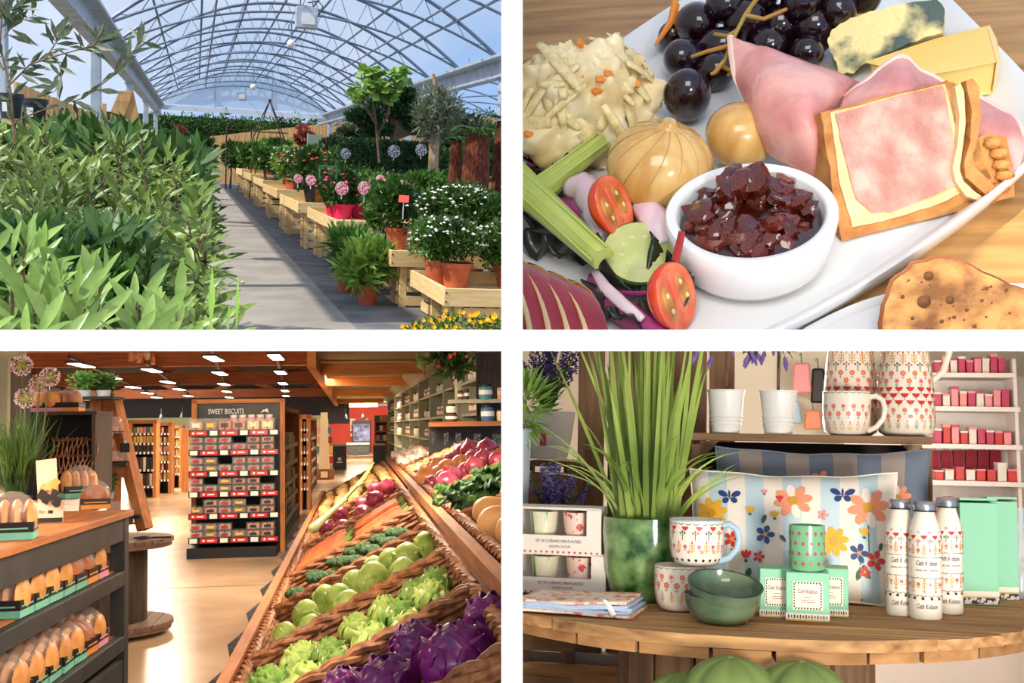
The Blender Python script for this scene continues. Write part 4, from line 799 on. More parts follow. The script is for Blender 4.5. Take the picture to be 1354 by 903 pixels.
    part(t, 'filling', B().prism([pf(u, v, .006) for u, v in rough([(1103, 152), (1180, 129), (1244, 114), (1254, 160), (1262, 205), (1277, 238), (1230, 260), (1180, 280), (1152, 282), (1130, 264), (1114, 205)], .8)], -n_*.01), MEAT)
    part(t, 'top_pastry', B().prism([pf(u, v, .014) for u, v in ((1256, 118), (1263, 112), (1268, 124), (1270, 165), (1266, 198), (1262, 226), (1268, 243), (1284, 256), (1293, 262), (1286, 266), (1270, 260), (1257, 242), (1253, 224), (1260, 190), (1262, 155))], -n_*.02), PASTRY)
    part(t, 'top_crust', B().prism([pf(u, v, .018) for u, v in ((1268, 110), (1277, 107), (1286, 118), (1288, 160), (1282, 195), (1273, 218), (1290, 232), (1308, 250), (1298, 262), (1284, 250), (1268, 236), (1266, 218), (1274, 190), (1276, 150))], -n_*.035), CRUST)
    part(t, 'lid', B().prism([pf(u, v, .0) for u, v in ((1290, 190), (1306, 182), (1326, 186), (1336, 230), (1336, 255), (1312, 262), (1298, 240))], -n_*.06).floor(0), CRUST, bevel=.006)
    for (u, v) in ((1310, 190), (1318, 204), (1322, 219), (1326, 233), (1320, 250), (1308, 262)): part(t, 'crimp', B().ball(pf(u, v, .006), (11*q, 8*q, 7*q), 9, 7, f=lambda d: 1+.2*noise.noise(d*2.5)), CRUST)
    # cheeses
    p0b = K.z(1140, 100, zp+.01); n2 = Vector((-.15, -.72, .68)).normalized(); bc = lambda u, v, k=0: K.pl(u, v, p0b, n2)+n2*k-p0b
    t = thing(K, 'blue_cheese', 'crumbly wedge of blue veined cheese at the top right', 'cheese', p0b); part(t, 'wedge', B().prism([bc(u, v) for u, v in rough([(1093, 55), (1100, 40), (1120, 24), (1180, 8), (1238, -2), (1248, 12), (1247, 42), (1200, 58), (1150, 80), (1128, 97), (1110, 97), (1103, 78)], 1.4, 4)], -n2*.07).floor(-.008), BLUEC); part(t, 'rind', B().prism([bc(u, v, -.03) for u, v in rough([(1098, 44), (1125, 14), (1180, 0), (1238, -10), (1244, 4), (1180, 12), (1122, 27)], 1.5, 3)], -n2*.04), RINDC)
    Pq = [K.z(u, v, zp+48*q) for u, v in ((1150, 82), (1240, 52), (1306, 36), (1314, 52), (1319, 80), (1270, 90), (1222, 98))]; c = Pq[3].copy(); c.z = zp
    t = thing(K, 'cheddar', 'block of yellow cheddar with pale top at the plate edge', 'cheese', c); part(t, 'block', B().prism([p-c for p in Pq], (0, 0, -47*q)), CHED, bevel=.004); part(t, 'rind', B().prism([K.z(u, v, zp+49*q)-c for u, v in ((1306, 36), (1311, 37), (1322, 80), (1318, 82))], (0, .0, -46*q)), RINDC)
    # cherry tomato halves
    def tomato(u, v, r, h, n, lab, stalk=False, L=1.2):
        c = K.z(u, v, zp+h*q); r_ = r*K.px(c); n = Vector(n).normalized(); x = Vector((0, 0, 1)).cross(n).normalized(); y = n.cross(x); m = Matrix((x, y, n)).transposed()
        t = thing(K, 'tomato_half', lab, 'tomato', c, rot=m, group='tomato halves')
        part(t, 'skin', B().lathe([(.0005, -r_*.86)]+[(r_*sin(pi/2*k/9), -r_*.86*cos(pi/2*k/9)) for k in range(1, 10)]+[(r_*.97, r_*.03)], 28, f=lambda a, z: 1+(L-1)*abs(sin(a))**2), TOM, smooth=60)
        F = lambda a, z: 1+(L-1)*abs(sin(a))**2
        part(t, 'flesh', B().lathe([(r_*.97, r_*.03), (r_*.86, r_*.045), (r_*.80, r_*.01), (0.0005, r_*.02)], 28, f=F), TOMF)
        for s_ in (-1, 1):
            sg = part(t, 'seed_pocket', B().ball((s_*r_*.42, 0, .0), (r_*.27, r_*.66, r_*.07), 12, 6), TOMS)
            part(sg, 'seed', B().ball((s_*r_*.4, r_*.3, r_*.06), (r_*.08, r_*.11, r_*.04), 6, 4).ball((s_*r_*.45, -r_*.25, r_*.06), (r_*.08, r_*.11, r_*.04), 6, 4), PASTRY)
        part(t, 'core', B().ball((0, 0, r_*.02), (r_*.13, r_*.8, r_*.07), 10, 6), TOMF)
        return t, c, r_, m
    tomato(812, 272, 36, 62, (.86, -.32, .42), 'cherry tomato half lying on the red onion, cut face to the right')
    t, c, r_, m = tomato(894, 392, 42, 40, (.84, -.4, .34), 'cherry tomato half with red stalk in front of the ramekin', L=1.15)
    part(t, 'stalk', B().tube([m.transposed() @ (K.z(*a)-c) for a in ((893, 345, zp+74*q), (897, 330, zp+84*q), (902, 306, zp+100*q))], [5*q, 4.5*q, 4*q], 7), TOMT)
    # celery
    def celery(a, b_, wd, label):
        a, b_ = K.z(*a), K.z(*b_); d = (b_-a); L = d.length; d.normalize(); x = d.cross(Vector((0, -.5, 1))).normalized(); z = x.cross(d); m = Matrix((x, d, z)).transposed()
        sec = []
        for k in range(13): an = pi*(k/12); sec.append((cos(an)*wd*.5*(1+.05*(k % 2)), sin(an)*wd*.42*(1+.05*(k % 2))))
        for k in range(9): an = pi*(1-k/8); sec.append((cos(an)*wd*.36, sin(an)*wd*.14-wd*.04))
        t = thing(K, 'celery_stick', label, 'celery', a, rot=m, group='celery sticks'); n = len(sec); V = [(s_[0]*(1-.05*j), j/8*L, s_[1]) for j in range(9) for s_ in sec]; F_ = [(j*n+i, j*n+(i+1) % n, (j+1)*n+(i+1) % n, (j+1)*n+i) for j in range(8) for i in range(n)]
        part(t, 'stalk', B().addp(V, F_+[tuple(range(n)), tuple(8*n+i for i in range(n-1, -1, -1))]), CEL)
        part(t, 'rib', B().tube([(wd*.05, j/8*L, wd*.43) for j in range(9)], wd*.03, 5).tube([(-wd*.22, j/8*L, wd*.38) for j in range(9)], wd*.03, 5).tube([(wd*.28, j/8*L, wd*.35) for j in range(9)], wd*.03, 5), mat('celery_rib', (190, 204, 96), rough=.35))
    celery((670, 228, .07), (800, 346, .06), 48*q, 'long celery stick slanting down to the tomato'); celery((700, 262, .045), (800, 188, .05), 40*q, 'short celery stick lying under the coleslaw')
    # apple slices
    for k in range(5):
        c = K.z(628+26*k, 462+8*k, zp+6*q); r_ = (138-3*k)*K.px(c); n = Vector((-.8, -.5, .34)).normalized(); X_ = (Vector((.25, .2, 1))-n*n.dot(Vector((.25, .2, 1)))).normalized(); Y_ = n.cross(X_); m = Matrix((X_, Y_, n)).transposed()
        t = thing(K, 'apple_slice', 'red skinned apple slice in the lower left fan, %s from the left' % ORD[k], 'apple', c, rot=m, group='fan of apple slices')
        N = 16; dz = 25*q; sk = B().grid(lambda a, b_: (r_*cos(pi*(a-.5))*(.98 if b_ in (0, 1) else 1.0), r_*sin(pi*(a-.5))*.95, -dz*b_*(.4+.6*cos(pi*(a-.5)))), N, 4); part(t, 'skin', sk, APS)
        arcp = lambda z, s_=.985: [(r_*s_*cos(pi*(i/N-.5)), r_*s_*.95*sin(pi*(i/N-.5)), z*(.4+.6*cos(pi*(i/N-.5)))) for i in range(N+1)]
        part(t, 'flesh', B().addp(arcp(0), [tuple(range(N+1))]).addp(arcp(-dz), [tuple(range(N, -1, -1))]), APF)
    # cucumber, red onion, lettuce
    c = K.z(846, 335, zp+26*q); t = thing(K, 'cucumber_slice', 'pale green cucumber slice under the tomato', 'cucumber', c, rot=(R(16), R(10), 0)); r_ = 46*q
    part(t, 'flesh', B().lathe([(0.0005, .004), (r_*.9, .004), (r_*.96, .003)], 32), CUCF); part(t, 'skin', B().lathe([(r_*.95, .0035), (r_, .001), (r_, -.009), (r_*.9, -.011), (0.0005, -.011)], 32), CUCS); b = B()
    for k in range(9): a = k*.7; b.ball((cos(a)*r_*.5, sin(a)*r_*.5, .004), (r_*.1, r_*.05, .0015), 6, 4)
    part(t, 'seeds', b, mat('cucumber_seed', (214, 208, 150), rough=.4), kind='stuff')
    def petal(name, lab, pts, wd, m, curl=.5):
        P = [K.z(*p) for p in pts]; c = P[len(P)//2].copy(); n = len(P)-1
        def fn(a, s_):
            i = min(int(s_*n), n-1); f = s_*n-i; p = P[i].lerp(P[i+1], f)-c; d = (P[min(i+1, n)]-P[max(i-1, 0)]).normalized(); sd = d.cross(Vector((0, -.6, .8))).normalized(); w_ = wd*(sin(pi*(.1+.8*s_)))**.6; up = sd.cross(d)
            return p+sd*w_*(a-.5)-up*curl*w_*(2*a-1)**2*.5
        t = thing(K, name, lab, 'onion', c, group='red onion pieces'); part(t, 'inner_layer', B().grid(fn, 6, 18), m, solid=.004, smooth=70); return t, fn
    petal('red_onion_piece', 'pale red onion petal left of the upper tomato', [(746, 246, .05), (765, 244, .06), (785, 268, .06), (800, 300, .05), (812, 330, .03)], 46*q, RON)
    petal('red_onion_piece', 'pale curved red onion petal between tomato and ramekin', [(838, 262, .06), (855, 275, .065), (868, 295, .06), (875, 322, .045)], 34*q, RON)
    petal('red_onion_piece', 'purple edged red onion ring sweeping below the celery', [(782, 362, .03), (795, 385, .035), (820, 408, .035), (850, 428, .03), (880, 446, .03)], 30*q, RONP, .7); petal('red_onion_piece', 'thin white onion sliver beneath the celery end', [(786, 358, .036), (800, 380, .042), (826, 404, .042), (850, 422, .038)], 13*q, RON, .4)
    petal('red_onion_piece', 'purple onion piece at the left edge below the coleslaw', [(735, 262, .03), (755, 270, .04), (772, 285, .04)], 26*q, RONP, .7)
    for k, (u, v, r, lab) in enumerate(((845, 395, 62, 'dark frilly lettuce leaf between the two tomatoes'), (765, 310, 66, 'dark lettuce leaf under the long celery stick'), (910, 345, 40, 'dark red lettuce leaf against the ramekin'), (720, 225, 40, 'dark lettuce leaf below the coleslaw at the left edge'))):
        c = K.z(u, v, zp+.004); r_ = r*q; b = B(); b.grid(lambda a, s_: (cos(2*pi*a)*r_*s_*(1+.12*sin(9*a*2*pi)), sin(2*pi*a)*r_*s_*(1+.1*sin(7*a*2*pi)), .006+s_*s_*(.012*sin(2*pi*a*6+k)+.014*sin(2*pi*a*11))+.014*s_*s_), 60, 6); t = thing(K, 'lettuce_leaf', lab, 'lettuce', c, group='salad leaves'); part(t, 'blade', b, LETT, solid=.002, smooth=70); part(t, 'midrib', B().tube([(-r_*.9, 0, .012), (0, 0, .008), (r_*.9, 0, .014)], .003, 5), RONP)
    # bread slice
    p0 = K.z(1180, 470, .02); n3 = Vector((-.12, -.6, .8)).normalized(); br = lambda u, v, k=0: K.pl(u, v, p0, n3)+n3*k-p0
    t = thing(K, 'bread_slice', 'thick slice of brown bread on the side plate in the lower right', 'bread', p0); out = rough([(1160, 470), (1162, 412), (1176, 370), (1204, 346), (1240, 336), (1275, 342), (1310, 362), (1360, 384), (1420, 396), (1440, 480)], 1.5, 4)
    part(t, 'crust', B().prism([br(u, v, -.003) for u, v in out], -n3*.05).floor(0), BRDX); part(t, 'crumb', B().prism([br(u, v, .004) for u, v in [((u-1300)*.955+1300, (v-440)*.94+440) for u, v in out]], -n3*.01), BRDC)
    b = B()
    for (u, v, a) in [(1222, 400, 8), (1228, 366, 6), (1256, 398, 5)]+[(rnd.uniform(1190, 1350), rnd.uniform(370, 436), rnd.uniform(1.0, 3.0)) for _ in range(26)]: b.ball(br(u, v, .003), (a*q*.9, a*q*.9, a*q*.9), 9, 6, f=lambda d: 1+.3*noise.noise(d*2))
    part(t, 'air_hole', b, mat('bread_hole', (92, 56, 26), rough=.9), kind='stuff')
# ================================================================ ROOM 3: farm shop, lower left
CUR[0] = 3
S = Frame((462, 563), 331, 1.5); SB = Frame((548, 560), 331, 1.5); SP = Frame((473, 563), 331, 1.5)
if '3' in ONLY:
    OAK = wood('warm_oak', (150, 88, 44), (186, 118, 64), axis=1, scale=3); OAKX = wood('warm_oak_cross', (150, 88, 44), (186, 118, 64), axis=0, scale=3); OAKZ = wood('warm_oak_upright', (160, 96, 48), (196, 128, 70), axis=2, scale=3)
    BEAM = wood('roof_beam_wood', (116, 62, 34), (150, 84, 48), axis=0, scale=1.5); BEAML = wood('pale_beam_wood', (186, 118, 62), (214, 146, 84), axis=0, scale=1.5)
    CHAR = mat('charcoal_paint', (44, 44, 44), (58, 58, 56), scale=8, rough=.55); BLK = mat('matt_black', (18, 18, 20), rough=.5); DKW = wood('dark_crate_wood', (52, 42, 34), (84, 70, 56), axis=2, scale=4)
    FLOOR3 = mat('polished_concrete', (168, 140, 108), (204, 174, 138), scale=.9, rough=.24, detail=8, spec=.6); SAGE3 = mat('sage_dresser', (150, 148, 118), (166, 164, 132), scale=4, rough=.55); DRK = mat('roof_dark', (54, 50, 58), rough=.9); PALEG = mat('pale_green_wall', (168, 176, 140), rough=.8); REDW = mat('red_wall', (190, 62, 44), rough=.7); CRM = mat('cream_paint', (226, 206, 166), rough=.5)
    WICK = mat('wicker', (112, 66, 38), (176, 118, 74), scale=30, rough=.6, detail=3, vary=.1); WICKD = mat('wicker_dark', (78, 46, 28), (120, 78, 50), scale=30, rough=.7); DRUM = wood('drum_wood', (112, 86, 70), (146, 118, 98), axis=0, scale=3)
    CRUSTB = mat('bun_crust', (204, 132, 66), (232, 172, 104), scale=14, rough=.45, vary=.15); BUND = mat('bun_dark', (164, 88, 46), (196, 118, 68), scale=14, rough=.45, vary=.12); BAND = mat('band_black', (34, 28, 28), rough=.4); MINT = mat('mint_card', (120, 190, 164), rough=.5); PINKC = mat('pink_card', (224, 150, 178), rough=.5); ORGC = mat('orange_card', (226, 148, 66), rough=.5); CELLO = film('cellophane', (235, 235, 235), .84, .08)
    REDL = mat('red_price_label', (196, 30, 44), rough=.4); WHTL = mat('white_price_label', (236, 228, 216), rough=.5); GLASS = film('clear_glass', (225, 232, 235), .82, .05); CHALK = mat('chalk_slate', (40, 42, 44), (120, 118, 112), scale=40, rough=.8, lo=.5, hi=.75)
    LED = mat('led_panel', (255, 246, 232), emit=7)
    PK = [mat('pack_%s' % n, c, rough=.4) for n, c in (('white', (228, 220, 206)), ('red', (176, 44, 44)), ('teal', (70, 130, 130)), ('yellow', (226, 184, 70)), ('peach', (226, 160, 120)), ('brown', (96, 60, 40)), ('pink', (214, 140, 150)), ('blue', (70, 96, 140)), ('cream', (230, 204, 150)), ('dark', (44, 38, 40)))]
    BISC = [mat('biscuit_%s' % n, c, c2, scale=50, rough=.6) for n, c, c2 in (('golden', (196, 136, 66), (226, 176, 104)), ('brown', (120, 72, 40), (170, 112, 66)), ('pale', (222, 188, 128), (240, 214, 160)), ('grey', (150, 128, 112), (196, 172, 150)), ('orange', (196, 106, 50), (226, 150, 90)))]
    # --- shell
    struct(S, 'floor_shop', B().box((-5, 38, -.05), (60, 80, .1)), FLOOR3)
    for x, nm in ((0, 'front'),): struct(S, 'trim_floor_joint', B().box((-6, 11.2, .0006), (30, .02, .001)), CHAR)
    struct(S, 'ceiling_roof', B().box((-10, 46, 3.4), (40, 40, .1)), DRK)
    struct(S, 'wall_far_left', B().box((-11, 53, 1.0), (19.5, .2, 2.0)).box((-11, 53.3, 2.6), (22, .2, 2.0), m=1), [PALEG, DRK])
    struct(S, 'wall_left', B().box((-17, 28, 1.7), (.2, 52, 3.4)), DRK); struct(S, 'wall_right', B().box((2.6, 40, 1.6), (.2, 60, 3.3)), SAGE3)
    for i, (y, z) in enumerate(((20.0, 2.82), (24.5, 2.8), (34.8, 2.8), (50, 2.8))):
        t = thing(S, 'roof_beam', 'brown timber roof beam spanning the shop ceiling, %s from the front' % ORD[i], 'beam', (0, y, 0), group='timber roof beams')
        part(t, 'tie_beam', B().box((-8.3, 0, z+.18), (16.4, .3, .36)), BEAM)
        b = B()
        for k in range(4): part(t, 'strut', B().bar((-13.5+k*3.9, 0, z+.3), (-12.4+k*3.9, 0, z+.75), .16, .2), BEAM); part(t, 'strut', B().bar((-11.0+k*3.9, 0, z+.3), (-12.1+k*3.9, 0, z+.75), .16, .2), BEAM)
    trk = [[(283, 471), (291, 491), (296, 506), (300, 516), (303, 524)], [(365, 469), (371, 490), (374, 505), (377, 515), (378, 522)], [(201, 487), (222, 503), (237, 513), (249, 522)], [(108, 480), (148, 497), (176, 510), (195, 518), (207, 524)]]
    order = [2, 3, 1, 0]
    for k, l in enumerate(trk):
        P = [S.z(u, v, 2.74) for u, v in l]; a, b_ = P[0]+(P[0]-P[1])*.3, P[-1]; t = thing(S, 'light_track', 'black track carrying a row of ceiling lights, %s from the left' % ORD[order[k]], 'light track', (a.x, a.y, 2.76), group='light tracks'); part(t, 'rail', B().bar((0, 0, 0), b_-a, .05, .05), BLK); part(t, 'cable', B().tube([(0, 0, .03), (0, 0, .4)], .012, 4).tube([b_-a+Vector((0, 0, .03)), b_-a+Vector((0, 0, .4))], .012, 4), BLK)
        for i, p in enumerate(P):
            q = S.px(p); t = thing(S, 'ceiling_light', 'square white ceiling light on the %s track from the left, %s from the front' % (ORD[order[k]], ORD[i]), 'lamp', (p.x, p.y, 2.70), group='track ceiling lights'); part(t, 'housing', B().box((0, 0, .015), (.24, 1.5, .03)), BLK); part(t, 'panel', B().box((0, 0, -.008), (.2, 1.36, .012)), LED)
    # right soffit
    struct(S, 'ceiling_soffit', B().box((1.05, 42, 2.72), (3.2, 47, .05)), mat('soffit_white', (206, 186, 156), rough=.8)); struct(S, 'trim_soffit_beam', B().box((-.58, 40, 2.6), (.14, 44, .36)), BEAML)
    for i, y in enumerate((21, 27, 36, 48, 58)): solo(S, 'soffit_beam', B().box((.45, 0, 0), (1.95, .35, .2)), BEAML, 'pale timber beam under the right hand soffit, %s from the front' % ORD[i], 'beam', (0, y, 2.54), group='soffit beams')
    for i, (y, u) in enumerate(((24, 487), (32, 480), (42, 478))): t = thing(S, 'strip_light', 'flat white strip light in the soffit, %s from the front' % ORD[i], 'lamp', (.38, y, 2.64), group='soffit strip lights'); part(t, 'housing', B().box((0, 0, 0), (.6, .8, .02)), BLK); part(t, 'panel', B().box((0, 0, -.014), (.54, .7, .012)), LED)
    for i, (u, v, y) in enumerate(((457, 551, 50), (480, 551, 50), (213, 551, 45), (241, 549, 45))):
        p = S.y(u, v, y); t = thing(S, 'pendant_lamp', 'small black pendant lamp %s' % ['left of two before the red wall', 'right of two before the red wall', 'left of two at the pale green wall', 'right of two at the pale green wall'][i], 'lamp', p, group='black pendant lamps'); q = S.px(p); part(t, 'shade', B().lathe([(3*q, -3*q), (2.6*q, 0), (1.2*q, 3*q), (.4*q, 4*q)], 12), BLK); part(t, 'cord', B().tube([(0, 0, 4*q), (0, 0, 11*q)], .012, 4), BLK)
    # --- far red wall with lit counter
    struct(S, 'wall_far_red', B().box((1.0, 64, 1.3), (5, .2, 2.6)), REDW)
    BR = mat('far_brick', (196, 74, 52), (236, 214, 196), scale=3.4, rough=.8, lo=.5, hi=.56, kind='noise', stretch=(1, 1, 2.2))
    struct(S, 'trim_brick_panel', B().box((.55, 63.85, 1.4), (1.0, .1, 1.0)), BR)
    def at(y, u0, u1, v0, v1, dy=.3, F=None):
        F = F or S; a, b_ = F.y(u0, v1, y), F.y(u1, v0, y); return Vector(((a.x+b_.x)/2, y, a.z)), abs(b_.x-a.x), abs(b_.z-a.z)
    p, w_, h_ = at(63.6, 466, 490, 556, 598); t = thing(S, 'lit_display', 'bright lit display cabinet against the far red wall', 'cabinet', p); part(t, 'frame', B().box((0, 0, h_/2), (w_, .15, h_)), BLK); part(t, 'screen', B().box((0, -.09, h_*.62), (w_*.9, .02, h_*.55)), mat('lit_shelf', (170, 176, 220), (40, 36, 50), scale=4, emit=.25))
    b = B()
    for k in range(12): part(t, 'jar', B().lathe([(.06, 0), (.06, .12), (.04, .16), (0.001, .16)], 8), PK[k % 10], T=Matrix.Translation((-w_*.42+k*w_*.077, -.13, h_*.18)))
    p, w_, h_ = at(58, 459, 488, 585, 604); t = thing(S, 'far_counter', 'long dark counter below the lit display', 'counter', p); part(t, 'body', B().box((0, .4, h_*.42), (w_, .8, h_*.84)), CHAR); part(t, 'top', B().box((0, .4, h_*.92), (w_*1.03, .9, h_*.14)), PALEG)
    p, w_, h_ = at(40, 440, 458, 592, 622); t = thing(S, 'service_counter', 'dark service counter with pale logo left of the far aisle', 'counter', (p.x, p.y, 0)); part(t, 'body', B().box((0, .5, .4), (w_, 1, .8)), CHAR); part(t, 'top', B().box((0, .5, .83), (w_*1.05, 1.1, .06)), PALEG); part(t, 'logo', B().box((0, -.01, .25), (.2, .01, .04)).ball((0, -.01, .36), (.06, .01, .06), 8, 6), WHTL)
    p, w_, h_ = at(40, 494, 509, 590, 612); t = thing(S, 'till_counter', 'dark till counter right of the far aisle with tall shelf', 'counter', (p.x, p.y, 0)); part(t, 'body', B().box((0, .5, .4), (w_, 1, .8)), CHAR); part(t, 'top', B().box((0, .5, .83), (w_*1.05, 1.1, .06)), PALEG)
    p, w_, h_ = at(46, 496, 512, 549, 600); t = thing(S, 'tall_bookcase', 'tall narrow wooden bookcase behind the till counter', 'shelf', (p.x, p.y, 0)); hh = p.z+h_; part(t, 'side', B().box((-w_/2, 0, hh/2), (.06, .4, hh)), OAKZ); part(t, 'side', B().box((w_/2, 0, hh/2), (.06, .4, hh)), OAKZ); part(t, 'back', B().box((0, .2, hh/2), (w_, .03, hh)), BEAM)
    for k in range(5):
        part(t, 'shelf', B().box((0, 0, hh*(k+.3)/5), (w_, .4, .04)), OAKX)
        for j in range(3): solo(S, 'boxed_product', B().box((0, 0, .11), (w_*.24, .2, .22)), PK[(k*3+j) % 10], 'small box on the tall bookcase, shelf %s, %s from the left' % (ORD[k], ORD[j]), 'box', (p.x+(j-1)*w_*.29, p.y-.05, hh*(k+.3)/5+.021), group='boxes on the tall bookcase')
    # tower spinner display
    p = S.z(429, 634, 0); q = S.px(p); t = thing(S, 'tower_display', 'cream tower display on a brown six sided base', 'display stand', (p.x, p.y, 0)); part(t, 'base', B().lathe([(0.001, 0), (13*q, 0), (13*q, 14*q), (0.001, 14*q)], 6), BEAM, bevel=.01); part(t, 'plinth_panel', B().box((0, -11.6*q, 7*q), (9*q, .02, 8*q)), CRM); part(t, 'column', B().box((0, 0, 47*q), (14*q, 14*q, 66*q), taper=.72), CRM); part(t, 'topper', B().box((0, 0, 84*q), (9*q, .06, 9*q)), CRM)
    for k in range(4):
        for s_ in (-1, 1): part(t, 'pocket', B().box((s_*(9-k*.5)*q, -2*q, (26+k*13)*q), (5*q, 8*q, 9*q)), PK[(k*2+(s_ > 0)) % 10])
    # --- gondolas
    def gondola_side(name, label, x, y0, y1, zs, top, group=None):
        """long shelf run seen from its right side; packs stand on each shelf"""
        t = thing(S, name, label, 'shelving', (x, y0, 0)); L = y1-y0
        part(t, 'back_panel', B().box((-.5, L/2, top/2), (.04, L, top)), BLK)
        for yy in (0, L): part(t, 'end_post', B().box((-.25, yy, top/2), (.54, .12, top)), OAKZ)
        part(t, 'top_rail', B().box((-.25, L/2, top-.03), (.5, L, .06)), OAK); part(t, 'plinth', B().box((-.25, L/2, .08), (.5, L, .16)), BLK)
        for z in zs:
            sh = part(t, 'shelf', B().box((-.25, L/2, z-.015), (.46, L-.14, .03)), BLK); part(sh, 'price_rail', B().box((-.015, L/2, z-.01), (.02, L-.14, .06)), WHTL)
        return t
    pkm = []
    for k in range(10): pkm.append(B().box((0, 0, .5), (1, 1, 1)).mesh('product_pack')); pkm[-1].materials.append(PK[k])
    def packs(F, lab, cat, pts, dims, group, idx=None, name='product_pack', rz=0):
        for i, (p, l2) in enumerate(pts):
            o = link(bpy.data.objects.new(name, pkm[(idx[i] if idx else rnd.randrange(10))])); d = dims() if callable(dims) else dims
            o.matrix_world = F.M @ TM(p, rz, d); setp(o, lab+l2, cat, group)
    zs = (.2, .45, .70, .96, 1.22)
    gondola_side('shelving_run', 'tall shelving run receding behind the biscuit stand', -.86, 14.35, 19.6, zs, 1.78)
    for si, z in enumerate(zs): packs(S, 'packet on the near side run, ', 'packet', [(Vector((-.98, 14.8+j*.62, z+.003)), 'shelf %s from below, %s from the front' % (ORD[si], ORD[j])) for j in range(8)], lambda: (.16, .42, rnd.uniform(.12, .2)), 'packets on the near side run')
    gondola_side('shelving_run', 'second shelving run further back with wooden ends', -.86, 22, 30, zs, 1.72)
    for si, z in enumerate(zs): packs(S, 'packet on the far side run, ', 'packet', [(Vector((-.98, 22.6+j*1.1, z+.003)), 'shelf %s from below, %s from the front' % (ORD[si], ORD[j])) for j in range(7)], lambda: (.16, .7, rnd.uniform(.12, .2)), 'packets on the far side run')
    # end shelves facing front: (label, y, u0, u1, vtop, vbottom, shelf pixel rows, columns)
    def endcap(name, label, y, u0, u1, vt, rows, cols, hts, pal, grp, post=True):
        a, b_ = S.y(u0, vt, y), S.y(u1, vt, y); W_ = b_.x-a.x; top = a.z; t = thing(S, name, label, 'shelving', ((a.x+b_.x)/2, y, 0)); q = S.px(a)
        part(t, 'back_panel', B().box((0, .45, top/2), (W_, .05, top)), BLK); part(t, 'top_rail', B().box((0, .2, top-.03), (W_+.1, .5, .08)), OAKX)
        for s_ in (-1, 1): part(t, 'side_panel', B().box((s_*(W_/2), .2, top/2), (.07, .5, top)), OAKZ)
        for ri, v in enumerate(rows):
            z = S.y(u0, v, y).z; sh = part(t, 'shelf', B().box((0, .2, z-.02), (W_-.08, .46, .04)), BLK)
            for j in range(cols): part(sh, 'price_ticket', B().box(((j+.5)/cols*W_-W_/2, -.045, z-.02), (W_/cols*.5, .012, .05)), WHTL)
            pts = [(Vector(((a.x+b_.x)/2-W_/2+.05+(j+.5)*(W_-.1)/cols, y+.12, z+.001)), 'shelf %s from the top, %s from the left' % (ORD[ri], ORD[j])) for j in range(cols)]
            packs(S, grp[0]+', ', grp[1], pts, lambda: ((W_-.1)/cols*.84, .2, hts[ri]*q), grp[2], idx=[pal[ri % len(pal)][j % len(pal[ri % len(pal)])] for j in range(cols)])
        return t
    endcap('shelving_end', 'shelf end of pastel packets left of the biscuit stand', 26, 173, 205, 556, (573, 586, 598, 621, 643), 6, (8, 9, 9, 16, 16), [[2, 3, 4, 6], [3, 3, 8, 4], [9, 5, 9], [9, 9, 5, 0], [9, 5, 0]], ('packet on the pastel shelf end', 'packet', 'packets on the pastel shelf end'))
    endcap('shelving_end', 'narrow shelf bay right of the pastel packets', 27.5, 208, 225, 559, (573, 586, 598, 610, 622, 634), 4, (8, 8, 8, 8, 8, 9), [[1, 0, 9], [4, 5, 8], [0, 1, 4], [3, 8, 4]], ('packet in the narrow shelf bay', 'packet', 'packets in the narrow shelf bay'))
    endcap('shelving_end', 'dark bottle shelf beside the orange wooden post', 30, 227, 239, 563, (577, 590, 603, 616, 626), 5, (9, 9, 9, 9, 7), [[8, 9, 8, 3]], ('bottle on the dark bottle shelf', 'bottle', 'bottles on the dark shelf'))
    endcap('shelving_end', 'dark shelf end with packets right of the biscuit stand', 21, 397, 408, 549, (567, 580, 597, 612, 630, 645), 3, (9, 7, 7, 7, 7, 6), [[4, 0, 5], [3, 4, 8]], ('packet on the dark shelf end', 'packet', 'packets on the dark shelf end'))
    p = S.y(245, 628, 28); solo(S, 'timber_post', B().box((0, 0, .75), (.16, .16, 1.5)), OAKZ, 'pale orange square timber post left of the biscuit stand', 'post', (p.x, p.y, 0), bevel=.01)
    # --- the sweet biscuit stand
    y0, yb = 13.6, 14.15; xl, xr = S.y(248, 700, y0).x, S.y(364, 700, y0).x; xc, W_ = (xl+xr)/2, xr-xl; top = S.y(300, 529, yb).z
    t = thing(S, 'biscuit_stand', 'black biscuit shelving stand with orange wooden frame and white lettered header', 'shelving', (xc, y0, 0))
    part(t, 'back_panel', B().box((.03, .58, top/2), (W_*1.0, .04, top-.06)), BLK)
    for s_ in (-1, 1): part(t, 'frame_post', B().box((.03+s_*W_*.525, .55, top/2), (.06, .12, top)), OAKZ)
    part(t, 'frame_top', B().box((.03, .55, top-.015), (W_*1.1, .12, .05)), OAKX); part(t, 'plinth', B().box((0, .28, .06), (W_*1.02, .58, .12)), BLK)
    hd = part(t, 'header_board', B().box((.03, .545, top-.14), (W_*.96, .02, .19)), CHAR)
    part(hd, 'lettering', B().text('SWEET BISCUITS', .085, TM((-.12, .533, top-.165), rot=(pi/2, 0, 0)), sx=.68), WHTL); part(hd, 'logo', B().tube([(.34+.045*cos(a), .533, top-.16+.022*sin(a)) for a in (0, .8, 1.6, 2.4, 3.1)], .006, 5).ball((.36, .533, top-.13), (.02, .003, .02), 8, 6).ball((.325, .533, top-.135), (.014, .003, .014), 8, 6), WHTL)
    rails = (571, 597, 625, 652, 681, 713); zr = [S.y(300, v, y0).z for v in rails]
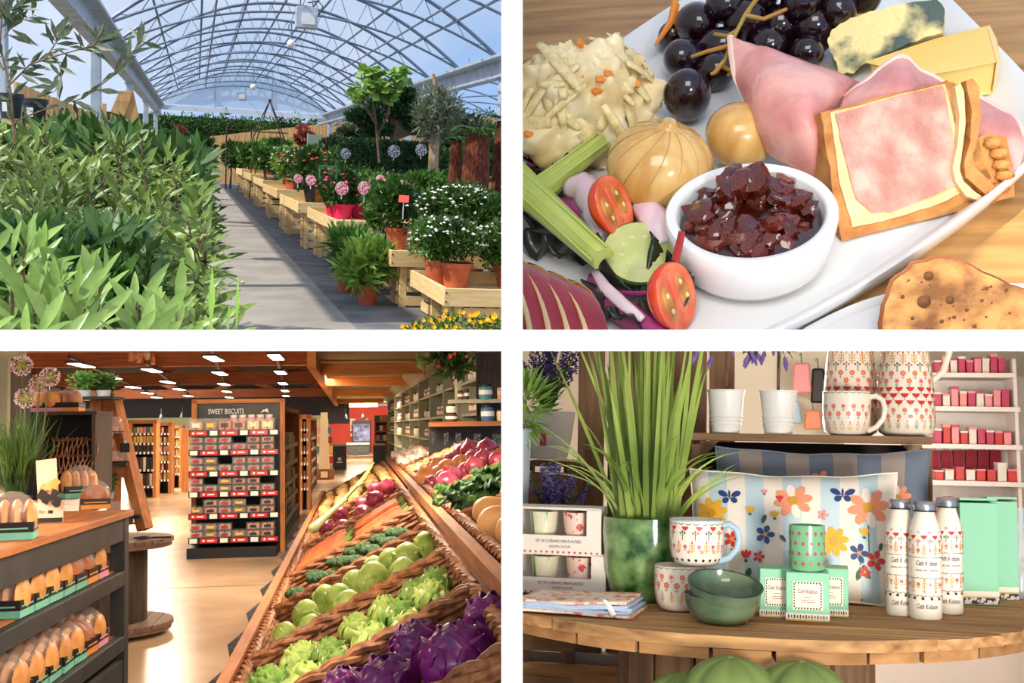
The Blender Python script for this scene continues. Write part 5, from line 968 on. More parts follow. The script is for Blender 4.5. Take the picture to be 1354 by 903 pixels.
    for ri, z in enumerate(zr):
        sh = part(t, 'shelf', B().box((0, .29, z), (W_*.98, .5, .02)), BLK); part(sh, 'price_rail', B().box((0, .03, z-.012), (W_*.99, .02, .07)), BLK)
        x_ = -W_*.48
        for j in range(6):
            wl = .19 if (j+ri) % 2 == 0 else .085
            lb = part(t, 'price_label', B().box((x_+wl/2, .015, z-.012), (wl, .01, .052)).lathe([(0.0005, 0), (.014, 0)], 10, T=TM((x_+wl*.2, .0095, z-.012), rot=(pi/2, 0, 0)), m=1).box((x_+wl*.62, .009, z-.012), (wl*.4, .002, .016), m=1), [REDL if (j+ri) % 2 == 0 else WHTL, WHTL]); x_ += wl+.035
    # biscuit packs
    def bpack(k, wd, hh, dp):
        t = thing(S, 'biscuit_pack', 'biscuit pack', 'biscuits', (0, 0, 0)); m = BISC[k % 5]
        for j in range(2): part(t, 'biscuit_stack', B().box(((j-.5)*wd*.44, 0, hh*.42), (wd*.38, dp*.8, hh*.7)), m, bevel=.012)
        part(t, 'tray', B().box((0, 0, hh*.06), (wd*.94, dp*.94, hh*.1)), PK[5]); part(t, 'lid', B().box((0, 0, hh*.5), (wd, dp, hh*.96)), CELLO); part(t, 'paper_label', B().box((0, -dp*.505, hh*.45), (wd*.5, .004, hh*.34)), PK[[0, 3, 8, 1, 9][k % 5]])
        return t
    proto = [bpack(k, .158, .085, .24) for k in range(5)]+[bpack(k, .165, .15, .3) for k in range(5)]
    seqs = [[5, 6, 9, 9, 7, 7], [3, 3, 3, 3, 4, 4], [3, 1, 3, 3, 3, 3], [3, 3, 1, 4, 4, 3], [1, 4, 3, 1, 4, 4], [3, 1, 3, 1, 4, 4]]; usedp = set()
    for ri, z in enumerate(zr):
        for j in range(6):
            for st_ in range(1 if ri == 0 or (ri+j) % 4 == 0 else 2):
                for dpt in range(1):
                    k = seqs[ri][j]; loc = (xc-W_*.5+(j+.5)*W_*.985/6, y0+.2, z+.0115+st_*.087); lab = '%s pack of biscuits on shelf %s from the top, %s from the left' % (['lower', 'upper'][st_] if ri and (ri+j) % 4 else 'single', ORD[ri], ORD[j])
                    if k in usedp: dup(proto[k], S, loc, rnd.uniform(-.012, .012), lab, 'biscuit packs on the stand')
                    else: usedp.add(k); proto[k].matrix_world = S.M @ TM(loc); proto[k]['label'] = lab; proto[k]['group'] = 'biscuit packs on the stand'
    for j in range(5):
        loc = (xc-.02+j*.105, y0+.42, zr[0]+.0115); t = thing(S, 'biscuit_tin', 'white round tin at the back of the top biscuit shelf, %s from the left' % ORD[j], 'tin', loc, group='white tins on the stand'); part(t, 'can', B().lathe([(0.001, 0), (.045, 0), (.045, .19), (0.001, .19)], 16), PK[0]); part(t, 'band', B().lathe([(.0455, .08), (.0455, .16)], 16), PK[6])
    for k, pr in enumerate(proto):
        if k not in usedp:
            for c in list(pr.children): bpy.data.objects.remove(c)
            bpy.data.objects.remove(pr)
    # --- cable drum with ladder shelf
    p = S.z(142, 838, 0); q = S.px(p); Y = p.y; t = thing(S, 'cable_drum', 'weathered wooden cable drum table with two round flanges', 'table', (p.x, p.y, 0)); Rd = 84*q; zt = S.y(142, 712, Y).z
    for nm, z0, r_ in (('top_flange', zt-.06, Rd), ('bottom_flange', .03, Rd)):
        fl = None; n = 9
        fl = part(t, nm, B().lathe([(0.001, 0), (r_*.97, 0), (r_*.97, .03), (0.001, .03)], 36, c=(0, 0, z0)), DRUM)
        for k in range(n):
            x0_, x1_ = -r_+2*r_*k/n+.003, -r_+2*r_*(k+1)/n-.003; yc = lambda x: math.sqrt(max(0, r_*r_-x*x)); N = 5; pts = [(x0_+(x1_-x0_)*i/N, -yc(x0_+(x1_-x0_)*i/N), z0+.03) for i in range(N+1)]+[(x1_+(x0_-x1_)*i/N, yc(x1_+(x0_-x1_)*i/N), z0+.03) for i in range(N+1)]
            part(fl, 'plank', B().prism(pts, (0, 0, .032)), DRUM)
    for k in range(14): a = k*2*pi/14; part(t, 'core_slat', B().box((cos(a)*Rd*.55, sin(a)*Rd*.55, zt/2), (.13, .03, zt-.15), (0, 0, a+pi/2)), DKW)
    D0 = Vector((p.x, Y, zt+.003)); fr8 = lambda u, v, y=Y: S.y(u, v, y)-D0
    t = thing(S, 'ladder_shelf', 'orange timber A-frame ladder shelf standing on the cable drum', 'shelf', D0)
    part(t, 'leg', B().bar(fr8(150, 528, Y+.1), fr8(192, 700, Y-.1), .08, .09), OAKZ); part(t, 'leg', B().bar(fr8(130, 528, Y+.1), fr8(112, 700, Y-.1), .08, .09), OAKZ); part(t, 'leg', B().bar(fr8(152, 575, Y+.4), fr8(150, 700, Y+.5), .1, .1), OAKZ); part(t, 'panel', B().box(fr8(137, 540, Y+.1), (.16, .04, .12)), OAKX)
    for (u0, u1, v, th) in ((104, 158, 527, 4), (118, 166, 572, 2), (126, 174, 613, 4), (166, 192, 681, 4)): a, b_ = fr8(u0, v), fr8(u1, v); part(t, 'slate_shelf', B().box((a+b_)/2, (b_.x-a.x, .42, th*q)), GLASS if th == 2 else BLK)
    part(t, 'cross_rail', B().box(fr8(150, 624, Y), (46*q, .05, 15*q)), OAKX)
    def cloche(u, v, w_, h_, lab):
        c = S.y(u, v, Y-.05); t = thing(S, 'cake_cloche', lab, 'cloche', c, group='clear cake covers'); r_ = w_/2*q; part(t, 'dome', B().lathe([(r_, 0), (r_, h_*q*.5), (r_*.92, h_*q*.85), (r_*.7, h_*q), (0.001, h_*q)], 20), GLASS); part(t, 'plate', B().lathe([(0.001, -.004), (r_*1.05, -.004), (r_*1.05, 0.001), (0.001, .001)], 20), BLK); part(t, 'cake', B().lathe([(0.001, .002), (r_*.7, .002), (r_*.7, h_*q*.3), (0.001, h_*q*.32)], 16), BUND)
    cloche(141, 570.5, 44, 20, 'clear domed cake cover on the middle ladder shelf'); cloche(152, 612-2.5, 34, 14, 'low clear cover on the third ladder shelf'); cloche(160, 692, 44, 30, 'large clear cover standing on the cable drum')
    c = S.y(165, 592, Y-.25); t = thing(S, 'price_board', 'small black price board clipped to the ladder shelf', 'sign', c); part(t, 'board', B().box((0, 0, 0), (12*q, .012, 12*q)), BLK); part(t, 'clip', B().box((0, .02, 7*q), (.012, .05, .03)), GALV)
    c = S.y(204, 701, Y-.2); t = thing(S, 'serving_tongs', 'black serving tongs lying on the cable drum', 'tongs', (c.x, c.y, zt+.006)); part(t, 'grip', B().ball((-.08, 0, .012), (.07, .05, .012), 12, 8), BLK); part(t, 'arm', B().box((.04, 0, .01), (.16, .03, .014)), BLK)
    c = S.y(135, 712, Y-.3); solo(S, 'pink_cloth_bag', B().lathe([(0.001, 0), (14*q, 0), (11*q, 8*q), (5*q, 20*q), (4*q, 26*q), (5*q, 30*q), (0.001, 30*q)], 20, f=lambda a, z: 1+.08*sin(a*5)), PINKC, 'pale pink gathered bag on the cable drum behind the bread shelf', 'bag', (c.x, c.y, zt+.006))
    for (u, v, ru, lm_, lab) in ((110, 502, 18, L_MD, 'bushy green herb in grey tub on top of the ladder shelf'), (137, 508, 14, L_DK, 'smaller dark green herb right of the bushy one'), (140, 640, 16, L_MD, 'green leafy herb behind the wicker hamper')):
        c = S.y(u, v, Y); zb = {502: 525, 508: 525, 640: 660}[v]; base = S.y(u, zb, Y); t = thing(S, 'potted_herb', lab, 'potted plant', base, group='potted herbs'); hgt = c.z-base.z; part(t, 'tub', B().lathe([(0.001, 0), (ru*q*.6, 0), (ru*q*.7, 9*q), (0.001, 9*q)], 14), GALV); b = B(); foliage(b, 420, (0, 0, hgt), (ru*q, ru*q*.8, 17*q), .045, .02, lumps=10); part(t, 'foliage', b, lm_, kind='stuff')
    ALM = mat('allium_petal', (206, 176, 190), (226, 206, 208), scale=30, rough=.7); ALS = mat('allium_stalk', (64, 84, 44), rough=.6)
    def allium(F, u, v, y, r, base, lab):
        c = F.y(u, v, y); q = F.px(c); t = thing(F, 'allium_flower', lab, 'flower', c, group='artificial alliums'); b = B(); P, D = blob(260, (0, 0, 0), (r*q,)*3, .85); b.leaves(P, D+.5*nr.standard_normal((260, 3)), nr.standard_normal((260, 3)), 2.6*q, 2.2*q); part(t, 'flower_head', b, ALM, kind='stuff'); b = B(); b.leaves(np.zeros((160, 3)), blob(160, (0, 0, 0), (1, 1, 1))[1], nr.standard_normal((160, 3)), r*q*.95, .5*q); part(t, 'flower_stalks', b, L_BUD, kind='stuff')
        part(t, 'stem', B().tube([(0, 0, 0), (.2*(F.y(*base, y).x-c.x), 0, .5*(F.y(*base, y).z-c.z)), F.y(*base, y)-c], 1.0*q, 5), ALS)
    allium(S, 128, 593, Y-.1, 9, (118, 660), 'small pale allium on the ladder shelf, left'); allium(S, 139, 585, Y-.1, 10, (124, 660), 'small pale allium on the ladder shelf, right')
    # --- bread unit (its own slight turn)
    xf = SB.z(165, 676, 1.15).x; ya, yb2 = 3.0, 5.0; zt = 1.15; D = .62
    t = thing(SB, 'bread_shelf', 'charcoal bread shelving unit with orange wooden boards', 'shelving', (xf, ya, 0)); L = yb2-ya
    for yy in (0, L): part(t, 'post', B().box((-.03, yy, .56), (.06, .07, 1.12)), CHAR, bevel=.003); part(t, 'post', B().box((-D+.03, yy, .56), (.06, .07, 1.12)), CHAR)
    part(t, 'top_board', B().box((-D/2, L/2, zt-.013), (D+.03, L+.1, .026)), OAK, bevel=.003); part(t, 'top_rail', B().box((-.03, L/2, zt-.075), (.05, L, .095)), CHAR)
    for z in (.90, .63):
        part(t, 'shelf_rail', B().box((-.02, L/2, z-.03), (.04, L-.07, .06)), CHAR, bevel=.002); part(t, 'shelf_board', B().box((-D/2-.01, L/2, z-.008), (D-.06, L-.08, .02)), OAK)
    part(t, 'end_panel', B().box((-D/2, L+.0, .3), (D-.13, .03, .55)), CHAR); part(t, 'base_panel', B().box((-.02, L/2, .28), (.03, L-.07, .5)), CHAR); part(t, 'back_board', B().box((-D, L/2, .6), (.02, L, 1.0)), DKW)
    def loaf(kind, cm):
        t = thing(SB, 'wrapped_loaf', 'loaf', 'bread', (0, 0, 0)); wd, ln, hh = .135, .15, .1
        part(t, 'card_tray', B().box((0, 0, .012), (ln, wd, .024)), cm); part(t, 'black_band', B().box((0, 0, .040), (ln*1.01, wd*1.01, .032)), BAND); part(t, 'band_stripe', B().box((ln*.51, 0, .036), (.002, wd*.8, .005)).box((0, -wd*.51, .036), (ln*.8, .002, .005)), cm)
        cm_ = CRUSTB if kind else BUND
        if kind:
            for j in range(4): part(t, 'bun', B().ball(((j-1.5)*ln*.25, 0, .062), (ln*.16, wd*.48, .064), 12, 8), cm_)
        else: part(t, 'bun', B().ball((0, -wd*.22, .06), (ln*.5, wd*.27, .07), 14, 8), cm_); part(t, 'bun', B().ball((0, wd*.22, .06), (ln*.5, wd*.27, .065), 14, 8), cm_)
        part(t, 'wrapper', B().ball((0, 0, .079), (ln*.53, wd*.53, .074), 14, 8, f=lambda d: 1+.07*noise.noise(d*4)), CELLO)
        return t
    lp = {}
    for (z, sh) in ((.905, 'middle'), (.635, 'lower')):
        for row in range(3):
            for j in range(11):
                yy = ya+.22+j*.152; x_ = xf-.10-row*.17
                if yy > yb2-.1: continue
                u, v = SB.to((x_, yy, z+.06))
                if u < -12 or v > 912: continue
                cm = PINKC if j == 10 else ORGC if j == 9 and row == 0 else MINT; kind = 0 if (j == 9 or rnd.random() < .25) else 1; nm = ('pink', 'orange', 'mint')[(PINKC, ORGC, MINT).index(cm)]
                lab = 'wrapped loaf, %s card, %s shelf, row %s from front, %s from far end' % (nm, sh, ORD[row], ORD[10-j]); loc = (x_, yy, z); k = (kind, nm)
                if k in lp: dup(lp[k], SB, loc, rnd.uniform(-.06, .06), lab, 'wrapped loaves on the bread shelf')
                else: lp[k] = loaf(kind, cm); lp[k].matrix_world = SB.M @ TM(loc); setp(lp[k], lab, None, 'wrapped loaves on the bread shelf')
    # things on the bread unit's top
    tz = zt+.001; onb = lambda u, v: SB.z(u, v, tz)
    c = onb(126, 672); q = SB.px(c); o = dup(lp[(0, 'orange')] if (0, 'orange') in lp else list(lp.values())[0], SB, c, .3, s=.8, label='wrapped brown loaf on orange card on top of the bread shelf', group='loaves on the shelf top'); c = onb(14, 712); dup(list(lp.values())[0], SB, c, .2, 'wrapped loaf cut off at the left edge of the shelf top', 'loaves on the shelf top')
    c = onb(62, 692); q = SB.px(c); t = thing(SB, 'advert_card', 'pink standing advert card showing packed loaves', 'card', c, rot=(R(-12), 0, R(6))); PINKB = mat('card_pink', (222, 176, 152), rough=.6); part(t, 'lower_card', B().box((0, 0, 14*q), (40*q, .006, 27*q)), PINKB); part(t, 'upper_card', B().box((-2*q, .004, 50*q), (26*q, .004, 72*q), (0, R(-6), 0)), PINKB)
    for k, (x_, z_, m) in enumerate(((-6, 46, CRUSTB), (2, 50, CRUSTB), (8, 52, ORGC), (-8, 38, BAND), (-1, 32, BAND), (8, 37, BAND), (12, 28, BAND))): part(t, 'loaf_picture', B().box((x_*q, -.006-.001*k, z_*q), (9*q, .002, 13*q), (0, R(35 if k < 3 else 30), 0)), m)
    part(t, 'badge', B().lathe([(0.0005, 0), (5*q, 0)], 16, T=TM((12*q, -.014, 25*q), rot=(pi/2, 0, 0))), BLK); part(t, 'lettering', B().text('3 for', 7*q, TM((-9*q, -.0045, 13*q), rot=(pi/2, 0, 0)), shear=.3).box((4*q, -.004, 15*q), (6*q, .001, 4*q)), BLK); part(t, 'footer', B().box((0, -.004, 4*q), (39*q, .002, 6*q)), BLK)
    c = onb(20, 690); q = SB.px(c); t = thing(SB, 'grass_pot', 'tall grass in a black pot at the left of the shelf top', 'potted plant', c); part(t, 'pot', B().lathe([(0.001, 0), (16*q, 0), (21*q, 34*q), (19*q, 34*q), (0.001, 32*q)], 20), BLK); b = B(); n = 300; P = np.stack([nr.normal(0, 7*q, n), nr.normal(0, 7*q, n), np.full(n, 32*q)], 1); D_ = np.stack([nr.normal(0, .22, n), nr.normal(0, .2, n), np.ones(n)], 1); b.leaves(P, D_, nr.standard_normal((n, 3)), (70+60*nr.random(n))*q, 1.7*q, droop=.15); part(t, 'blade', b, leafm('grass_dark', (36, 62, 26), (86, 120, 50)), kind='stuff')
    for (u, v, r, lab) in ((29, 483, 13, 'tallest pale purple allium at the left'), (53, 508, 13, 'pale purple allium in the middle of the bunch'), (66, 498, 12, 'pale purple allium at the right of the bunch'), (34, 526, 13, 'pale purple allium lowest in the bunch')): allium(SB, u, v, c.y, r, (20, 660), lab)
    # dark crate, wicker mat
    a = onb(60, 660); c = Vector((a.x+.02, a.y+.45, tz)); q = SB.px(c); t = thing(SB, 'display_crate', 'dark wooden crate on its side holding a wicker tray', 'crate', c); w_, h_, d_2 = 66*q, 104*q, .34
    part(t, 'side', B().box((-w_/2, 0, h_/2), (.02, d_2, h_)), DKW); part(t, 'side', B().box((w_/2, 0, h_/2), (.02, d_2, h_)), DKW); part(t, 'top', B().box((0, 0, h_+.008), (w_+.03, d_2, .018)), DKW); part(t, 'back', B().box((0, d_2/2, h_/2), (w_, .015, h_)), BLK); part(t, 'bottom', B().box((0, 0, .008), (w_-.03, d_2, .014)), DKW)
    for k, (x_, m, lab) in enumerate(((-24, PINKC, 'wrapped loaf on pink card on top of the crate'), (-2, ORGC, 'wrapped loaf on orange card on top of the crate'), (-40, PINKC, 'wrapped pale loaf behind the alliums on the crate'))):
        o = dup(lp.get((1 if k != 1 else 0, 'pink' if m is PINKC else 'orange'), list(lp.values())[0]), SB, (c.x+x_*q, c.y-.08, h_+tz+.018), 1.57, lab, 'loaves on the crate', s=.85)
    t = thing(SB, 'wicker_tray', 'wicker tray leaning in the dark crate', 'basket', (c.x+.03, c.y-.22, tz+.004), rot=(R(-18), 0, R(0))); wm = B()
    for k in range(16): x_ = (-22+k*2.9+0)*q; part(t, 'weave_rod', B().tube([(x_+sh*.10*q*(1 if k % 2 else -1)+.012*sin(sh*.12+k*3), .004*(-1)**(int(sh/7)+k), sh*q) for sh in range(0, 84, 7)], .0036, 5), WICK)
    for k in range(4): part(t, 'cross_rod', B().tube([(-24*q, 0, (8+k*22)*q), (24*q, 0, (8+k*22)*q)], .006, 6), WICKD)
    c2 = onb(98, 668); dup(list(lp.values())[0], SB, c2+Vector((0, .08, .03)), .5, 'wrapped loaf with pink band lying in the wicker tray', 'loaves on the shelf top')
    # old dresser at the left edge
    p, w_, h_ = at(5.6, -40, 18, 468, 610, F=SB); t = thing(SB, 'corner_dresser', 'sage painted dresser with a lit cream panel at the upper left', 'dresser', p); part(t, 'carcass', B().box((0, .1, h_/2), (w_, .3, h_)), DKW); part(t, 'cream_panel', B().box((.0, -.06, h_*.7), (w_*.85, .02, h_*.32)), ORGC); part(t, 'cornice', B().box((0, -.03, h_), (w_*1.06, .4, .05)), SAGE3); part(t, 'stile', B().box((w_/2-.02, -.07, h_*.55), (.05, .04, h_*.9)), SAGE3)
    p, w_, h_ = at(7.0, 18, 112, 540, 660, F=SB); solo(SB, 'dark_cupboard', B().box((0, 0, h_/2), (w_, .3, h_)), BLK, 'dark cupboard behind the crate and alliums', 'cupboard', p)
    # hanging glass chandelier
    p = S.y(187, 470, 19); q = S.px(p); t = thing(S, 'glass_chandelier', 'hanging cluster of glass bottles at the top of the shop', 'chandelier', p)
    for k in range(9): part(t, 'bottle', B().lathe([(0.001, 0), (2.6*q, 0), (2.6*q, 8*q), (.9*q, 11*q), (.9*q, 15*q)], 10, c=((k-4)*3.6*q, rnd.uniform(-.1, .1), -rnd.uniform(2, 12)*q)), GLASS if k % 2 else BUND)
    part(t, 'hoop', B().tube([(cos(a*pi/8)*17*q, sin(a*pi/8)*17*q, 6*q) for a in range(16)], .012, 5, closed=True), BLK)
    # --- right dresser with cubbies
    xd = 1.37; t = thing(S, 'jar_dresser', 'long sage green dresser of open cubbies along the right wall', 'dresser', (xd, 12, 0)); ys = [0, 2.2, 4.6, 7.4, 10.6, 14, 18, 23, 29]; zsd = (.9, 1.25, 1.62, 2.0, 2.36)
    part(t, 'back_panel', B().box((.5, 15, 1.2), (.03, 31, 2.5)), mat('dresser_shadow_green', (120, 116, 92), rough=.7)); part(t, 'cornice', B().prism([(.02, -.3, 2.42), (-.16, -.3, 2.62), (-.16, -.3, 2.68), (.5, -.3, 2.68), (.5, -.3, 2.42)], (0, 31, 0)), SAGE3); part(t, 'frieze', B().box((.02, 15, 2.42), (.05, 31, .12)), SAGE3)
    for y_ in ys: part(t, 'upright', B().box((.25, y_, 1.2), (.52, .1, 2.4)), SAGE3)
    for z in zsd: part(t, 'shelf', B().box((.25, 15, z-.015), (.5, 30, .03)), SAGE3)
    jm = thing(S, 'jam_jar', 'jar', 'jar', (0, 0, 0)); part(jm, 'glass', B().lathe([(0.001, 0), (.05, 0), (.055, .09), (.045, .11), (0.001, .11)], 10), BUND); part(jm, 'lid', B().lathe([(.048, .105), (.048, .13), (0.001, .131)], 10), PK[0]); part(jm, 'paper_band', B().lathe([(.0565, .03), (.0565, .075)], 10), PK[0])
    jm2 = dup(jm, S, (0, 0, 0)); fst = True; nj = 0
    for c_, mm in zip(jm2.children, (PK[8], BLK, PK[0])):
        c_.data = c_.data.copy(); c_.data.materials[0] = mm
    for zi, z in enumerate(zsd[1:4]):
        for ci in range(8):
            y0_, y1_ = 12+ys[ci], 12+ys[ci+1]
            for j in range(3):
                y_ = y0_+(y1_-y0_)*(j+.6)/3.6; lab = 'dresser jar, shelf %s from below, cubby %s from the front, %s inside' % (ORD[zi], ORD[ci], ORD[j]); s_ = 1.25 if ci < 4 else 1.6
                dup(jm if (zi+ci) % 2 else jm2, S, (xd+.12, y_, z+.003), 0, lab, 'jars in the sage dresser', s=s_)
    # near wall shelf above the produce
    yw = 11.2; a = S.y(568, 563, yw); x0_, x1_ = a.x, 2.2
    t = thing(S, 'produce_wall_shelf', 'wooden plank shelf on a dark panel behind the vegetables', 'shelf', (x0_, yw, 0)); Lw = x1_-x0_; q = S.px(a); part(t, 'plank', B().box((Lw/2, 0, 1.5), (Lw, .3, 6*q)), OAKX); part(t, 'dark_panel', B().box((Lw/2, .16, 1.27), (Lw, .03, .44)), CHAR); part(t, 'back_panel', B().box((Lw/2+.25, .3, 1.87), (Lw-.5, .03, .72)), DKW)
    z2 = S.y(600, 531, yw).z; part(t, 'upper_shelf', B().box((Lw/2+.1, .05, z2), (Lw-.2, .3, 5*q)), SAGE3); part(t, 'upright', B().box((.3, .15, 1.87), (.04, .3, .72)), SAGE3); part(t, 'upright', B().box((1.2, .15, 1.87), (.04, .3, .72)), SAGE3)
    for k, u in enumerate((573, 590, 606, 631, 657)): tt = thing(S, 'chalk_tag', 'hanging black chalk tag under the plank shelf, %s from the left' % ORD[k], 'tag', S.y(u, 580+k*1.5, yw-.17), group='black chalk tags'); w2 = (4, 6, 7, 9, 11)[k]; part(tt, 'slate', B().box((0, 0, 0), (w2*q, .008, (16+k*2)*q)), CHALK); part(tt, 'hook', B().tube([(0, .004, 8*q), (0, .05, 12*q), (0, .1, 13*q)], .003, 4), BLK)
    for k, (u, v, w2, h2, mm, lab) in enumerate(((597, 561, 16, 12, 5, 'dark jar with white label on the plank shelf, lower of two'), (597, 549, 14, 10, 0, 'jar with white label stacked on another on the plank shelf'), (645, 559, 18, 22, 7, 'dark blue patterned jar on the plank shelf'), (661, 559, 9, 16, 8, 'pale jar at the right end of plank shelf'), (642, 528, 18, 20, 2, 'green glazed lantern jar on the upper shelf'), (609, 529, 8, 12, 5, 'small brown jar on the upper shelf, left'), (617, 529, 7, 14, 9, 'small dark jar on the upper shelf beside the brown one'), (661, 528, 7, 18, 4, 'orange jar at the right end of upper shelf'))):
        c = S.y(u, v, yw-.06); zb = 1.5+3*q if v > 555 else (1.5+3*q+12.2*q if v > 540 else z2+2.5*q); r_ = w2/2*q; tt = thing(S, 'shelf_jar', lab, 'jar', (c.x, c.y, zb+.001)); part(tt, 'body', B().lathe([(0.001, 0), (r_*.9, 0), (r_, h2*q*.2), (r_, h2*q*.75), (r_*.8, h2*q*.85)], 14), PK[mm]); part(tt, 'lid', B().lathe([(r_*.85, h2*q*.83), (r_*.85, h2*q*.98), (0.001, h2*q)], 14), BLK); part(tt, 'paper_band', B().lathe([(r_*1.02, h2*q*.3), (r_*1.02, h2*q*.6)], 14), PK[0 if k % 2 == 0 else 8])
    # laurel branch and moss ball above
    def arrangement(u, v, y, ru, rv, lm_, n, L, fl, lab, cat='plant'):
        c = S.y(u, v, y); q = S.px(c); t = thing(S, 'hanging_foliage', lab, cat, c); b = B(); foliage(b, n, (0, 0, 0), (ru*q, ru*q, rv*q), L*q, L*q*.45, lumps=10); part(t, 'foliage', b, lm_, kind='stuff')
        if fl:
            for k in range(5): part(t, 'berry', B().ball(((rnd.uniform(-.7, .7))*ru*q, -ru*q*.8, rnd.uniform(-.6, .6)*rv*q), 2.6*q, 10, 8), mat('orange_berry', (226, 84, 44), rough=.3))
        part(t, 'stalk', B().tube([(0, 0, 0), (.01, 0, -rv*q*1.2), (.02, 0, -rv*q*1.9)], .006, 5), BARK)
    arrangement(595, 478, 7.6, 32, 20, L_DK, 420, 13, True, 'dark green leafy branch with orange berries hanging over the shelf'); arrangement(560, 478, 9, 10, 12, L_LT, 500, 4, False, 'tuft of light green moss on the cornice')
    # --- produce stand
    xa, za, xb, zb = -.43, .6, .37, 1.02; sl = math.atan2(zb-za, xb-xa); Ls = math.hypot(xb-xa, zb-za); nP = Vector((-sin(sl), 0, cos(sl)))
    t = thing(SP, 'produce_stand', 'long sloping timber vegetable stand holding wicker baskets', 'display stand', (xa, 2.4, 0)); LL = 13.2
    part(t, 'front_rail', B().box((-.03, LL/2, za-.02), (.045, LL, .12)), OAK); part(t, 'front_panel', B().box((-.015, LL/2, .27), (.03, LL, .5)), BEAM); part(t, 'middle_bar', B().box((xb-xa+.03, LL/2, zb+.03), (.05, LL, .05)), OAK); part(t, 'slope_board', B().box(((xb-xa)/2+.05, LL/2, (za+zb)/2-.26), (Ls, LL, .02), (0, -sl, 0)), OAK); part(t, 'end_board', B().prism([(-.03, LL, 0), (-.03, LL, za-.08), (xb-xa, LL, zb-.1), (1.1, LL, 1.15), (1.1, LL, 0)], (0, .03, 0)), BEAM)
    part(t, 'upper_board', B().box((1.25, 4.3, 1.0), (.84, 8.6, .02), (0, -R(23), 0)), OAK)
    for k in range(11):
        y_ = .95+k*.85; tt = thing(SP, 'slate_label', 'small tilted slate price label on the stand front, %s from the near end' % ORD[k], 'label', (xa-.075, 2.4+y_, za-.03), group='slate price labels'); part(tt, 'slate', B().box((0, 0, 0), (.11, .40, .012), (0, R(-38), R(8))), CHALK); part(tt, 'clip', B().box((.04, 0, -.015), (.03, .03, .03)), BLK)
    # baskets: (tier, y0, y1)
    def basket(tier, y0_, y1_, label):
        if tier == 0: o = Vector((xa+.02, y0_, za)); s2 = sl; Lb = Ls-.05
        else: o = Vector((xb+.09, y0_, zb+.05)); s2 = R(23); Lb = .62 if y0_ < 11 else .36
        t = thing(SP, 'wicker_basket', label, 'basket', o, rot=(0, -s2, 0), group='wicker produce baskets'); Wb = y1_-y0_-.03; dp = .15
        seg = lambda a, b_, k, ph: [Vector(a).lerp(Vector(b_), i/k) + Vector((0, 0, 0)) for i in range(k+1)]
        for (a, b_, nx) in (((0, 0), (Lb, 0), (0, 1)), ((0, Wb), (Lb, Wb), (0, 1)), ((0, 0), (0, Wb), (1, 0)), ((Lb, 0), (Lb, Wb), (1, 0))):
            wl = B(); A2, B2 = Vector((*a, 0)), Vector((*b_, 0)); n_2 = Vector((*nx, 0)); k = max(8, int((B2-A2).length/.07))
            for r_ in range(6): wl.tube([A2.lerp(B2, i/k)+n_2*.011*(-1)**(i+r_)+Vector((0, 0, -.01-r_*dp/6)) for i in range(k+1)], .0135, 5)
            for i in range(0, k+1, 2): wl.tube([A2.lerp(B2, i/k)+Vector((0, 0, .005)), A2.lerp(B2, i/k)+Vector((0, 0, -dp))], .008, 4)
            part(t, 'woven_side', wl, WICK)
            br = B()
            for ph in (0, pi): br.tube([A2.lerp(B2, i/(2*k))+n_2*.014*cos(i*1.3+ph)+Vector((0, 0, .012+.012*sin(i*1.3+ph))) for i in range(2*k+1)], .013, 6)
            part(t, 'braided_rim', br, WICK)
        part(t, 'base', B().box((Lb/2, Wb/2, -dp), (Lb-.02, Wb-.02, .012)), WICKD)
        return t
    bas = [(2.55, 3.46, 'wicker basket of red cabbages at the front'), (3.48, 4.48, 'wicker basket of cauliflowers'), (4.5, 5.65, 'wicker basket of pointed green cabbages'), (5.67, 6.84, 'wicker basket of broccoli'), (6.86, 8.4, 'wicker basket of carrots'), (8.42, 10.6, 'wicker basket of red onions and a leek'), (10.62, 15.4, 'wicker basket of potatoes at the far end')]
    for y0_, y1_, l in bas: basket(0, y0_, y1_, l)
    bas2 = [(3.5, 5.18, 'upper wicker basket of squash nearest the front'), (5.2, 6.9, 'upper wicker basket of dark kale'), (6.92, 8.0, 'upper wicker basket of small red onions'), (8.02, 9.8, 'upper wicker basket of brown onions'), (9.82, 11.0, 'upper wicker basket of shallots'), (11.5, 15.4, 'upper wicker basket of garlic')]
    for y0_, y1_, l in bas2: basket(1, y0_, y1_, l)
    P0a = Vector((xa+.02, 0, za)); N1 = Vector((-sin(R(23)), 0, cos(R(23)))); P1a = Vector((xb+.09, 0, zb+.05))
    def slot(tier, fx, y_, lift):
        p_ = (P0a+Vector((cos(sl), 0, sin(sl)))*fx*(Ls-.05)+nP*lift) if tier == 0 else (P1a+Vector((cos(R(23)), 0, sin(R(23))))*fx*.8+N1*lift); p_.y = y_; return p_
